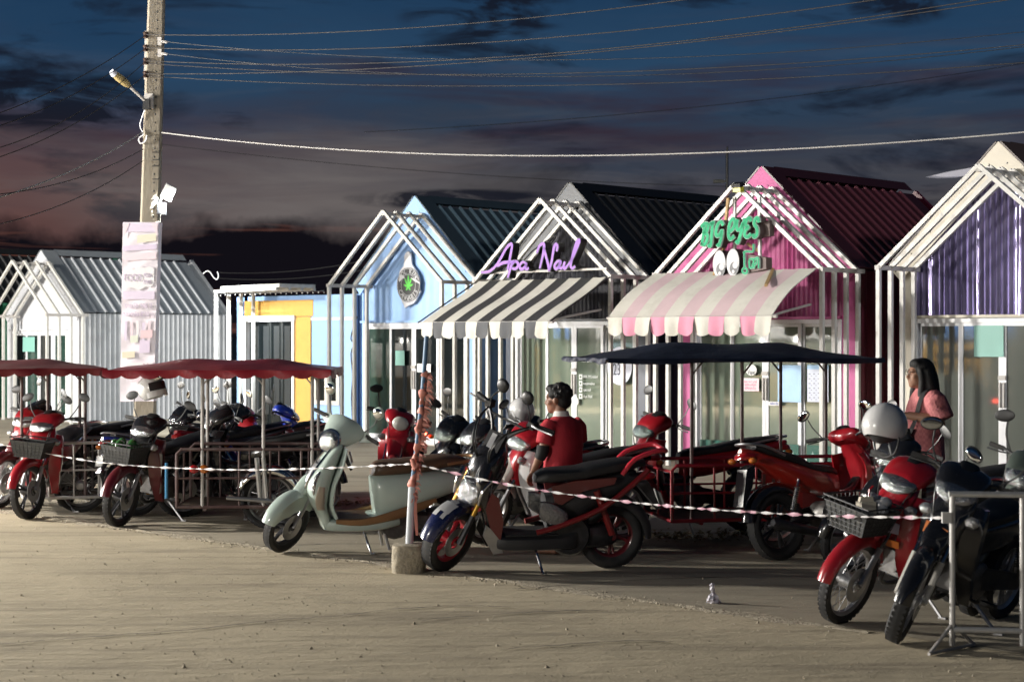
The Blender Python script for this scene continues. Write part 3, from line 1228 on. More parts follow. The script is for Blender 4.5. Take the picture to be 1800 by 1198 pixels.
def wheel(root, x, r, tw, rim_m, style='cast', mtx=None, brake=1):
    key = (round(r, 3), round(tw, 3), rim_m.name, style, brake)
    if key not in _cache:
        h = tw / 2
        th = tw * .62
        ri = r - th - .004
        a = MB()
        prof = [(ri - .002, -h * .62), (ri + th * .35, -h * .97), (ri + th * .62, -h), (r - th * .16, -h * .72)]
        for k in (-.42, -.34, -.08, .08, .34, .42):
            g = .008 if k in (-.34, -.08, .34) else 0
            prof.append((r - abs(k) ** 2 * .16 * th * 2.0 - (.0), k * h * 1.45))
        prof += [(r - th * .16, h * .72), (ri + th * .62, h), (ri + th * .35, h * .97), (ri - .002, h * .62)]
        a.lathe(prof, seg=40, closed=True)
        # tread blocks on the shoulders
        for i in range(44):
            an = 2 * pi * i / 44
            for s in (-1, 1):
                M_ = Matrix.Rotation(-an, 4, 'Y')
                a.M = M_
                a.box((r - th * .10, s * h * .55, 0), (.008, h * .42, .022 if r > .27 else .028), rot=(0, 0, 0))
        a.M = None
        ty = a.mesh('tyre', m_rubber, 50)
        a = MB()
        a.lathe([(ri + .006, -h * .66), (ri - .006, -h * .6), (ri - .022, -h * .30), (ri - .022, h * .30), (ri - .006, h * .6), (ri + .006, h * .66)], seg=36)
        rm = a.mesh('rim', rim_m, 40)
        a = MB()
        a.lathe([(.0, -.075), (.03, -.075), (.03, -.05), (.05, -.045), (.05, .045), (.03, .05), (.03, .075), (0, .075)], seg=16)
        if style == 'cast':
            for i in range(5):
                an = 2 * pi * i / 5 + .3
                for q in (-.13, .13):
                    p0 = Vector((.04 * cos(an), .0, .04 * sin(an)))
                    p1 = Vector(((ri - .018) * cos(an + q), 0, (ri - .018) * sin(an + q)))
                    a.tube([p0, p0.lerp(p1, .5), p1], [.015, .011, .013], 6)
        elif style == 'star':
            for i in range(6):
                an = 2 * pi * i / 6
                p0 = Vector((.04 * cos(an), 0, .04 * sin(an)))
                p1 = Vector(((ri - .018) * cos(an + .1), 0, (ri - .018) * sin(an + .1)))
                a.tube([p0, p1], [.02, .016], 6)
        else:
            for i in range(28):
                an = 2 * pi * i / 28
                s = 1 if i % 2 else -1
                q = .5 if i % 4 < 2 else -.5
                a.tube([(.05 * cos(an + q), s * .04, .05 * sin(an + q)), ((ri - .018) * cos(an), s * .004, (ri - .018) * sin(an))], .0024, 4, caps=False)
        hb = a.mesh('wheel', rim_m, 40)
        dk = None
        if brake:
            a = MB()
            a.lathe([(.05, .062), (.115, .062), (.115, .067), (.05, .067)], seg=28, closed=True)
            for i in range(12):
                an = 2 * pi * i / 12
                a.lathe([(.0, .0605), (.008, .0605)], c=(.085 * cos(an), 0, .085 * sin(an)), seg=6)
            dk = a.mesh('brake_disc', m_silver, 40)
        _cache[key] = (ty, rm, hb, dk)
    ty, rm, hb, dk = _cache[key]
    T = Matrix.Translation((x, 0, r)) @ Matrix.Rotation(random.uniform(0, 6), 4, 'Y')
    w = part('wheel', hb, root, (mtx @ T) if mtx is not None else T)
    part('tyre', ty, w)
    part('rim', rm, w)
    if dk:
        part('brake_disc', dk, w)
    return w


def fender(mb, c, r, a0, a1, hw, drop, n=16, tip0=.3, tip1=.5, flare=1.0, m=None):
    """U-section mudguard round the axle c; angles in degrees, 0 forward, 90 up"""
    rows = []
    for i in range(n + 1):
        u = i / n
        a = R(a0 + (a1 - a0) * u)
        k = min(1, tip0 + (1 - tip0) * min(u / .3, 1), tip1 + (1 - tip1) * min((1 - u) / .3, 1))
        d = drop * k
        w = hw * (.72 + .28 * k)
        sec = [(-w * flare, -d), (-w, -d * .45), (-w * .86, -.004), (-w * .5, .016), (0, .022), (w * .5, .016), (w * .86, -.004), (w, -d * .45), (w * flare, -d)]
        rows.append([(c[0] + (r + q) * cos(a), y, c[1] + (r + q) * sin(a)) for y, q in sec]
                    + [(c[0] + (r + q - .007) * cos(a), y * .94, c[1] + (r + q - .007) * sin(a)) for y, q in sec[::-1]])
    k = len(rows[0])
    vs = [p for q in rows for p in q]
    fs = []
    for i in range(n):
        for j in range(k):
            j2 = (j + 1) % k
            fs.append((i * k + j, i * k + j2, (i + 1) * k + j2, (i + 1) * k + j))
    fs += [tuple(range(k))[::-1], tuple(n * k + j for j in range(k))]
    mb.add(vs, fs, m)


def steer_mtx(H, rake, deg):
    u = Vector((-sin(R(rake)), 0, cos(R(rake))))
    return Matrix.Translation(H) @ Matrix.Rotation(R(deg), 4, u) @ Matrix.Translation(-Vector(H))


def mirror(root, M, base, head, s, col=None, rnd=False, glass=True):
    a = MB()
    b = Vector((base[0], s * base[1], base[2]))
    h = Vector((head[0], s * head[1], head[2]))
    mid = b.lerp(h, .5) + Vector((.015, s * .02, 0))
    a.tube([b, mid, h], .0065, 6, sub=3)
    st = a.obj('mirror_stem', m_black_pl, root, mtx=M)
    a = MB()
    if rnd:
        a.ell((h.x, h.y, h.z + .03), (.022, .055, .055), 14, 8)
    else:
        a.ell((h.x, h.y + s * .03, h.z + .02), (.022, .074, .043), 14, 8, rot=(-s * .35, 0, s * .15))
    hd = a.obj('mirror', col or m_black_pl, st)
    a = MB()
    if rnd:
        a.ell((h.x - .019, h.y, h.z + .03), (.006, .047, .047), 12, 6)
    else:
        a.ell((h.x - .018, h.y + s * .03, h.z + .02), (.006, .064, .035), 12, 6, rot=(-s * .35, 0, s * .15))
    g = a.obj('mirror_glass', m_mglass, st)
    return st


def side_stand(root, x=.02, y=.11, zt=.24, lean=7.0, col=None):
    a = MB()
    yb = y + .19
    a.tube([(x, y, zt), (x - .03, yb, .012 + math.tan(R(lean)) * yb)], .011, 6)
    a.box((x - .035, yb + .012, .014 + math.tan(R(lean)) * yb), (.03, .06, .012), rot=(R(lean), 0, 0))
    a.obj('side_stand', col or m_silver, root)


def place(front, heading, wb):
    h = Vector((cos(R(heading)), sin(R(heading)), 0))
    return front - h * (wb / 2)


def basket_mesh():
    a = MB()
    # open wire basket: tapered, hung in front of the head
    L0, L1, W0, W1 = .13, .17, .14, .185
    zb, zt = 0.0, .19
    rows = 6
    for i in range(rows + 1):
        u = i / rows
        l, w, z = L0 + (L1 - L0) * u, W0 + (W1 - W0) * u, zb + (zt - zb) * u
        pts = [(-l, -w, z), (l, -w, z), (l, w, z), (-l, w, z), (-l, -w, z)]
        r = .006 if i == rows else .0028
        for p, q in zip(pts[:-1], pts[1:]):
            a.tube([p, q], r, 5)
    for k in range(9):
        u = k / 8
        for s in (-1, 1):
            a.tube([(-L0 + 2 * L0 * u, s * W0, zb), (-L1 + 2 * L1 * u, s * W1, zt)], .0026, 4)
            a.tube([(s * L0, -W0 + 2 * W0 * u, zb), (s * L1, -W1 + 2 * W1 * u, zt)], .0026, 4)
    a.box((0, 0, zb), (2 * L0, 2 * W0, .008))
    # dark woven lining sits just inside the wires
    for s in (-1, 1):
        a.add([(-L0 + .006, s * (W0 - .006), zb), (L0 - .006, s * (W0 - .006), zb), (L1 - .006, s * (W1 - .006), zt - .03), (-L1 + .006, s * (W1 - .006), zt - .03)], [(0, 1, 2, 3)], 1)
        a.add([(s * (L0 - .006), -W0 + .006, zb), (s * (L0 - .006), W0 - .006, zb), (s * (L1 - .006), W1 - .006, zt - .03), (s * (L1 - .006), -W1 + .006, zt - .03)], [(0, 1, 2, 3)], 1)
    return a


m_wire = mat('basket_wire', (.05, .05, .052), .4, metal=.4)
m_lining = mat('basket_mesh_lining', (.06, .062, .06), .6, var=.3, scale=30)


def moped(label, front, heading, steer, c, lean=-6, basket=False, fend=None, cover=None, name='motorbike', cat='motorbike', group=None,
          wheelst='cast', mir=True, rack=False, trim=None, tail_up=0.0, round_lamp=False, wb=1.24, seatm=None, wing=None, tread=.085, rake=.12, size=.95, lit_tail=False):
    body, dark = c['body'], c.get('dark', m_darkpl)
    fend = fend or body
    cover = cover or body
    wing = wing or body
    root = thing(name, label, cat, place(front, heading, wb), R(heading), group or 'motorbikes parked at the kiosks', R(lean))
    root.scale = (size, size, size)
    MB.RAKE = rake
    r = .285
    ax = wb / 2
    H = (.37, 0, .80)
    S = steer_mtx(H, 26, steer)
    wheel(root, ax, r, tread, c.get('rim', m_silver), wheelst, S)
    wheel(root, -ax, r, tread + .01, c.get('rim', m_silver), wheelst, None, brake=0)
    # forks
    for s in (-1, 1):
        a = MB()
        a.tube([(ax, s * .082, r), (ax - .02, s * .084, r + .02), (ax - .115, s * .084, r + .24)], .021, 8)
        f = a.obj('fork_leg', c.get('fork', m_silver), root, mtx=S)
        a = MB()
        a.tube([(ax - .105, s * .084, r + .22), (ax - .235, s * .084, r + .47)], .0155, 8)
        a.obj('fork_tube', m_chrome, f)
    a = MB()
    fender(a, (ax, r), r + .03, 8, 158, .062, .055)
    a.loft([(ax - .05, r + .30, .062, .05, 0, 3), (ax - .10, r + .36, .085, .06, 0, 3), (ax - .17, r + .44, .07, .05, 0, 3)], seg=12)
    a.obj('front_fender', fend, root, mtx=S)
    # head cowl and lamp
    a = MB()
    a.loft([(.16, .985, .05, .028, -20, 2.4), (.24, 1.0, .155, .06, -18, 2.6), (.33, .985, .165, .085, -16, 2.6), (.41, .955, .14, .085, -12, 2.6), (.455, .93, .10, .06, -8, 2.4)], seg=18)
    a.obj('head_cowl', cover, root, mtx=S)
    a = MB()
    if round_lamp:
        a.ell((.455, 0, .935), (.05, .09, .075), 16, 10)
    else:
        a.loft([(.40, .935, .138, .055, -14, 2.8), (.45, .925, .125, .056, -14, 2.6), (.485, .91, .09, .043, -12, 2.3), (.50, .905, .03, .015, -12, 2.2)], seg=18)
    a.obj('headlight', (m_lens if not round_lamp else m_cream), root, mtx=S)
    a = MB()
    a.loft([(.235, 1.045, .07, .012, -25, 2.6), (.29, 1.075, .06, .02, -35, 2.6), (.36, 1.05, .035, .012, -40, 2.4)], seg=10)
    a.obj('dash', m_black_pl, root, mtx=S)
    a = MB()
    a.tube([(.15, -.34, 1.0), (.20, -.22, 1.005), (.265, -.10, .985), (.265, .10, .985), (.20, .22, 1.005), (.15, .34, 1.0)], .0115, 8, sub=3)
    hb = a.obj('handlebar', m_black_pl, root, mtx=S)
    for s in (-1, 1):
        a = MB()
        a.tube([(.185, s * .25, 1.004), (.148, s * .355, 1.0)], .0175, 8)
        a.obj('grip', m_rubber, hb)
        a = MB()
        a.tube([(.235, s * .2, .995), (.24, s * .26, .985), (.20, s * .36, .975)], .006, 6)
        a.obj('brake_lever', m_black_pl, hb)
        if mir:
            mirror(root, S, (.21, .20, 1.01), (.185, .30 + .02 * s, 1.20), s)
    # cables looping down
    a = MB()
    for s, q in ((-1, .02), (1, 0), (1, .03)):
        a.tube([(.22, s * .15, .99), (.40 + q, s * .13, .93), (.43 + q, s * .09, .80), (.38, s * .05, .66)], .005, 5, sub=3)
    a.obj('cable', m_black_pl, root, mtx=S)
    # front cover, leg shields
    a = MB()
    a.loft([(.335, .93, .10, .05, 90, 2.6), (.385, .84, .135, .065, 90, 2.6), (.405, .74, .125, .07, 90, 2.8), (.40, .64, .10, .06, 90, 2.8), (.37, .54, .075, .04, 90, 2.6)], seg=16)
    a.obj('front_cover', cover, root)
    for s in (-1, 1):
        a = MB()
        rows = [(.37, .86, .10, .17), (.40, .78, .12, .20), (.40, .68, .11, .205), (.365, .56, .10, .20), (.31, .44, .10, .19), (.255, .33, .11, .18), (.215, .24, .12, .165)]
        vs = []
        for x, z, y0, y1 in catmull(rows, 3):
            w_ = .10 if z > .5 else .07
            vs += [(x + .015, s * y0, z), (x - .01, s * (y0 + y1) / 2, z), (x - w_ * .6, s * y1, z - .01), (x - w_ * 1.2, s * (y1 - .005), z - .015),
                   (x - w_ * 1.2, s * (y1 - .02), z - .015), (x - w_ * .6, s * (y1 - .018), z - .01), (x - .026, s * ((y0 + y1) / 2 - .01), z), (x, s * (y0 - .01), z)]
        n = len(vs) // 8
        fs = []
        for i in range(n - 1):
            for j in range(8):
                j2 = (j + 1) % 8
                fs.append((i * 8 + j, i * 8 + j2, i * 8 + 8 + j2, i * 8 + 8 + j))
        fs += [tuple(range(8)), tuple((n - 1) * 8 + j for j in range(8))]
        a.add(vs, fs)
        a.obj('leg_shield', wing, root)
        a = MB()
        a.loft([(.405, .80, .035, .028, 60, 2.4, s * .155), (.425, .775, .05, .03, 60, 2.4, s * .155), (.43, .75, .03, .02, 60, 2.4, s * .152)], seg=10, sub=2)
        a.obj('turn_signal', m_lensc, root)
        if trim:
            a = MB()
            p = [(.40, s * .215, .73), (.35, s * .222, .60), (.29, s * .21, .47), (.235, s * .19, .33)]
            p2 = [(q[0] - .05 + .03 * i, q[1] + s * .004, q[2] - .01) for i, q in enumerate(p)]
            a.add(p + p2, [(i, i + 1, 5 + i, 4 + i) for i in range(3)])
            a.obj('side_decal', trim, root)
    a = MB()
    a.loft([(.33, .62, .055, .10, 40, 3), (.20, .50, .06, .075, 20, 3), (.05, .49, .065, .065, -8, 3), (-.12, .56, .08, .08, -22, 3)], seg=12)
    a.obj('centre_tunnel', dark, root)
    tu = tail_up
    a = MB()
    a.loft([(.06, .60, .065, .085, 0, 3), (-.10, .62, .115, .115, 0, 3), (-.34, .655 + tu * .2, .135, .105, 8, 3), (-.62, .72 + tu * .6, .115, .075, 12, 2.6), (-.88, .79 + tu, .06, .04, 14, 2.4), (-.96, .81 + tu, .025, .018, 14, 2.4)], seg=16)
    a.obj('rear_body', c.get('rear', body), root)
    a = MB()
    a.loft([(.05, .70, .06, .03, -20, 3), (-.06, .725, .11, .04, -8, 3), (-.26, .745, .125, .042, -4, 3), (-.42, .775 + tu * .4, .13, .05, -12, 3), (-.66, .815 + tu * .7, .115, .042, -8, 3), (-.84, .84 + tu, .07, .022, -4, 2.6)], seg=16)
    a.obj('seat', seatm or m_seat, root)
    a = MB()
    a.tube([(-.58, -.12, .80 + tu * .6), (-.80, -.125, .845 + tu), (-.93, -.08, .865 + tu), (-.93, .08, .865 + tu), (-.80, .125, .845 + tu), (-.58, .12, .80 + tu * .6)], .012, 8, sub=3)
    a.obj('grab_rail', m_silver if not c.get('blackrail') else m_black_pl, root)
    a = MB()
    a.loft([(-.87, .765 + tu, .085, .035, 10, 2.8), (-.95, .765 + tu, .075, .036, 10, 2.6), (-.99, .76 + tu, .04, .02, 10, 2.4)], seg=12)
    a.obj('tail_light', m_redlit if lit_tail else m_redlens, root)
    for s in (-1, 1):
        a = MB()
        a.ell((-.94, s * .13, .73 + tu), (.035, .04, .026), 10, 6)
        a.obj('turn_signal', m_amber, root)
    a = MB()
    fender(a, (-ax, r), r + .05, 52, 172, .065, .05, tip0=.8, tip1=.7)
    a.plate([(-.86, .70 + tu), (-.95, .66 + tu), (-1.02, .46), (-1.0, .45), (-.90, .62)], -.06, .06)
    a.obj('rear_fender', dark, root)
    if not tail_up:
        a = MB()
        a.box((-1.0, 0, .58 + tu * .5), (.008, .17, .11), rot=(0, .25, 0))
        a.obj('licence_plate', m_plate, root)
    # running gear
    a = MB()
    a.lathe([(0, -.11), (.10, -.11), (.125, -.09), (.125, .09), (.10, .11), (0, .11)], c=(-.06, 0, .34), seg=18)
    a.loft([(.0, .37, .085, .085, 0, 4), (.12, .385, .085, .085, 0, 4), (.125, .385, .07, .07, 0, 4), (.24, .395, .07, .07, 0, 4)], seg=12, sub=1)
    for k in range(5):
        a.box((.135 + .022 * k, 0, .388), (.008, .19, .17))
    a.obj('engine', m_engine, root)
    a = MB()
    a.tube([(.20, -.05, .32), (.16, -.10, .22), (.0, -.135, .17), (-.25, -.14, .20)], .017, 8, sub=3)
    a.tube([(-.22, -.14, .20), (-.30, -.145, .21), (-.78, -.16, .315), (-.80, -.16, .32)], [.02, .042, .045, .03], 12)
    a.obj('exhaust', c.get('pipe', m_gunmetal), root)
    for s in (-1, 1):
        a = MB()
        a.tube([(-.05, s * .085, .36), (-ax - .03, s * .095, r)], .02, 6)
        a.obj('swingarm', m_gunmetal, root)
        a = MB()
        a.tube([(-ax + .05, s * .115, r + .03), (-ax + .17, s * .12, .66)], .011, 6)
        n = 13
        pts = []
        A0, A1 = Vector((-ax + .07, s * .116, r + .10)), Vector((-ax + .15, s * .12, .60))
        for k in range(n * 6 + 1):
            p = A0.lerp(A1, k / (n * 6))
            an = k / 6 * 2 * pi
            pts.append((p.x + .026 * cos(an), p.y + .026 * sin(an), p.z))
        a.tube(pts, .0055, 4)
        a.obj('shock_absorber', m_chrome if s < 0 else m_gunmetal, root)
    a = MB()
    a.tube([(.06, -.27, .245), (.06, .27, .245)], .012, 8)
    for s in (-1, 1):
        a.box((.06, s * .24, .258), (.045, .10, .022))
    a.obj('foot_peg', m_black_pl, root)
    a = MB()
    a.plate([(-.05, .40), (-.10, .43), (-.60, .345), (-.66, .285), (-.60, .235), (-.08, .29)], .088, .112)
    a.obj('chain_case', m_gunmetal, root)
    side_stand(root, lean=-lean)
    if basket:
        a = basket_mesh()
        a.obj('basket', [m_wire, m_lining], root, mtx=Matrix.Translation((.62, 0, .635)) @ Matrix.Rotation(R(0), 4, 'Y'))
        a = MB()
        a.tube([(.40, -.06, .62), (.55, -.06, .63)], .007, 6)
        a.tube([(.40, .06, .62), (.55, .06, .63)], .007, 6)
        a.obj('basket_bracket', m_wire, root)
    if rack:
        a = MB()
        for y in (-.13, -.065, 0, .065, .13):
            a.tube([(-.55, y, .90), (-.98, y, .90)], .008, 6)
        for x in (-.55, -.76, -.98):
            a.tube([(x, -.14, .90), (x, .14, .90)], .008, 6)
        for x in (-.6, -.9):
            for s in (-1, 1):
                a.tube([(x, s * .12, .78), (x, s * .13, .90)], .008, 6)
        a.obj('luggage_rack', m_wire, root)
    MB.RAKE = 0.0
    return root, S


def retro_scooter(label, front, heading, steer):
    wb = 1.27
    root = thing('scooter', label, 'scooter', place(front, heading, wb), R(heading), None, R(-6))
    root.scale = (.955, .955, .955)
    MB.RAKE = .30
    r, ax = .25, wb / 2
    S = steer_mtx((.37, 0, .80), 26, steer)
    body = m_mint
    wheel(root, ax, r, .095, m_gunmetal, 'star', S)
    wheel(root, -ax + .02, r, .105, m_gunmetal, 'star', None, 0)
    for s in (-1, 1):
        a = MB()
        a.tube([(ax, s * .078, r), (ax - .10, s * .078, r + .20), (ax - .17, s * .05, r + .34)], .02, 8)
        a.obj('fork_leg', m_silver, root, mtx=S)
    a = MB()
    fender(a, (ax, r), r + .035, 18, 150, .082, .125, tip0=.25, tip1=.55, flare=1.06, n=22)
    a.loft([(ax - .0, r + .26, .05, .03, 0, 2.6), (ax - .10, r + .33, .075, .07, 0, 2.6), (ax - .17, r + .38, .06, .05, 0, 2.6)], seg=12)
    a.obj('front_fender', body, root, mtx=S)
    # tall apron that swells in the middle and tucks in below
    a = MB()
    secs = [(.345, .93, .07, .035, 90, 2.5), (.375, .88, .115, .055, 90, 2.5), (.40, .80, .145, .075, 90, 2.6), (.425, .70, .175, .095, 90, 2.6), (.435, .60, .195, .105, 90, 2.7),
            (.41, .50, .195, .09, 90, 2.7), (.365, .40, .175, .06, 90, 2.8), (.325, .31, .165, .045, 90, 3), (.30, .22, .15, .035, 90, 3)]
    a.loft(secs, seg=22)
    ap = a.obj('apron', body, root)
    a = MB()                                              # chrome rails down the front of the apron
    for s in (-1, 1):
        a.tube([(.425, s * .05, .90), (.475, s * .075, .80), (.525, s * .085, .68), (.545, s * .07, .58), (.52, s * .03, .535)], [.008, .011, .012, .010, .006], 6, sub=3)
    a.obj('chrome_strip', m_chrome, ap)
    a = MB()
    a.loft([(.468, .80, .045, .014, 75, 2.4), (.505, .73, .05, .016, 75, 2.4), (.53, .66, .045, .014, 80, 2.4), (.54, .60, .03, .01, 85, 2.4)], seg=10)
    a.obj('grille_panel', m_silver, ap)
    for s in (-1, 1):
        a = MB()
        a.loft([(.465, .72, .018, .016, 60, 2.6, s * .135), (.495, .66, .030, .02, 62, 2.6, s * .15), (.49, .58, .034, .02, 70, 2.6, s * .158), (.46, .51, .02, .012, 80, 2.6, s * .155)], seg=12)
        a.obj('turn_signal', m_lens, ap)
        a = MB()                                          # bronze edge panels beside the lamps
        a.loft([(.43, .60, .012, .03, 80, 2.6, s * .19), (.415, .50, .014, .04, 85, 2.6, s * .188), (.375, .40, .012, .035, 90, 2.6, s * .172)], seg=10)
        a.obj('side_trim', mat('champagne_trim', (.40, .35, .29), .3, metal=.4), ap)
    a = MB()
    a.loft([(.30, .90, .13, .015, 75, 3), (.30, .78, .19, .02, 80, 3), (.32, .60, .205, .022, 90, 3), (.29, .44, .20, .02, 95, 3), (.24, .32, .195, .02, 110, 3)], seg=14)
    a.obj('inner_shield', m_mint, root)
    # floor board, side skirts
    a = MB()
    a.loft([(.33, .26, .15, .05, 0, 3.4), (.24, .255, .195, .055, 0, 3.6), (.05, .25, .205, .055, 0, 3.6), (-.16, .27, .20, .07, 0, 3.6), (-.30, .31, .18, .08, 10, 3.4)], seg=18)
    a.obj('floor_skirt', body, root)
    a = MB()
    a.box((.06, 0, .312), (.36, .36, .012))
    a.obj('floor_mat', m_seatb, root)
    a = MB()
    for s in (-1, 1):
        a.loft([(.25, .30, .008, .02, 0, 3, s * .196), (.05, .288, .009, .028, 0, 3, s * .207), (-.15, .32, .01, .036, 8, 3, s * .207), (-.40, .385, .009, .042, 14, 3, s * .203), (-.62, .46, .006, .02, 16, 3, s * .187)], seg=8)
    a.obj('bronze_strip', m_bronze, root)
    # rear body
    a = MB()
    a.loft([(-.10, .46, .10, .19, 8, 3), (-.14, .47, .155, .20, 6, 3), (-.28, .50, .195, .185, 4, 3), (-.48, .545, .208, .15, 8, 2.8), (-.70, .585, .195, .115, 12, 2.6), (-.90, .615, .14, .075, 14, 2.4), (-1.0, .63, .05, .03, 14, 2.4)], seg=22)
    a.obj('rear_body', body, root)
    a = MB()
    a.loft([(-.09, .70, .07, .045, -10, 3), (-.13, .715, .125, .06, -10, 3), (-.30, .725, .15, .062, -4, 3), (-.50, .74, .155, .06, -6, 3), (-.70, .765, .14, .055, -4, 3), (-.88, .765, .09, .035, 0, 2.6), (-.93, .755, .04, .015, 0, 2.6)], seg=18)
    a.obj('seat', m_seatb, root)
    a = MB()
    a.tube([(-.72, -.15, .76), (-.92, -.13, .785), (-1.0, -.06, .79), (-1.0, .06, .79), (-.92, .13, .785), (-.72, .15, .76)], .014, 8, sub=3)
    a.obj('grab_rail', m_bronze, root)
    a = MB()
    a.loft([(-.95, .66, .10, .045, 8, 2.6), (-1.02, .655, .08, .04, 8, 2.6), (-1.04, .65, .04, .02, 8, 2.6)], seg=12)
    a.obj('tail_light', m_redlens, root)
    # handle cowl with one big lamp
    a = MB()
    a.loft([(.14, 1.03, .04, .02, -25, 2.4), (.20, 1.045, .15, .05, -22, 2.4), (.27, 1.035, .20, .085, -18, 2.3), (.34, 1.0, .155, .11, -14, 2.2), (.41, .965, .115, .10, -10, 2.1), (.435, .955, .10, .085, -8, 2.0)], seg=22)
    for s in (-1, 1):
        a.loft([(.26, 1.03, .03, .05, -18, 2.4, s * .18), (.235, 1.035, .03, .04, -18, 2.4, s * .23), (.22, 1.035, .025, .028, -18, 2.4, s * .26)], seg=10)
    a.obj('head_cowl', body, root, mtx=S)
    a = MB()
    a.loft([(.425, .957, .098, .084, -8, 2.2), (.452, .952, .09, .077, -8, 2.2), (.478, .945, .062, .055, -8, 2.2), (.486, .943, .02, .02, -8, 2.2)], seg=20)
    a.obj('headlight', m_lens, root, mtx=S)
    a = MB()
    a.loft([(.43, .958, .106, .092, -8, 2.2), (.446, .956, .106, .092, -8, 2.2)], seg=22, sub=1)
    a.obj('lamp_ring', m_chrome, root, mtx=S)
    for s in (-1, 1):
        a = MB()
        a.tube([(.215, s * .22, 1.045), (.155, s * .37, 1.05)], .018, 8)
        g = a.obj('grip', m_rubber, root, mtx=S)
        a = MB()
        a.tube([(.26, s * .22, 1.04), (.255, s * .28, 1.03), (.20, s * .38, 1.03)], .0065, 6)
        a.obj('brake_lever', m_silver, g)
        mirror(root, S, (.22, .19, 1.07), (.19, .275, 1.25), s, m_mint, True)
    a = MB()
    a.lathe([(0, -.12), (.14, -.12), (.15, -.08), (.15, .10), (.13, .12), (0, .12)], c=(-.28, 0, .26), seg=16)
    a.loft([(-.25, .25, .10, .09, 0, 4), (-.55, .25, .09, .08, 0, 4), (-.68, .25, .05, .05, 0, 4)], seg=12, sub=2)
    a.obj('engine', m_engine, root)
    a = MB()
    a.tube([(-.2, -.12, .2), (-.38, -.16, .2), (-.84, -.17, .31), (-.86, -.17, .315)], [.02, .05, .055, .035], 12)
    a.obj('exhaust', m_gunmetal, root)
    a = MB()
    fender(a, (-ax + .02, r), r + .04, 60, 185, .07, .05, tip0=.8, tip1=.7)
    a.obj('rear_fender', m_darkpl, root)
    a = MB()
    a.box((-1.0, 0, .48), (.008, .17, .12), rot=(0, .3, 0))
    a.obj('licence_plate', m_plate, root)
    a = MB()
    a.tube([(-.18, .10, .20), (-.23, .14, .012 + .015)], .013, 6)
    a.tube([(-.18, -.10, .20), (-.23, -.14, .012)], .013, 6)
    a.obj('centre_stand', m_silver, root)
    side_stand(root, .0, .13, .21, 6, m_silver)
    # raised script badge on the front
    a = MB()
    M_ = Matrix.Translation((.497, .03, .775)) @ Matrix.Rotation(R(98), 4, 'Z') @ Matrix.Rotation(R(-18), 4, 'X')
    a.M = M_
    a.ribbon([(-.05, 0), (-.04, .012), (-.03, -.006), (-.02, .008), (-.01, -.006), (0, .008), (.012, -.004), (.02, .008), (.05, .002)], .005, -.002, .004, sub=2, mf=0, ms=0)
    a.obj('badge', m_gunmetal, ap)
    MB.RAKE = 0.0
    return root, S


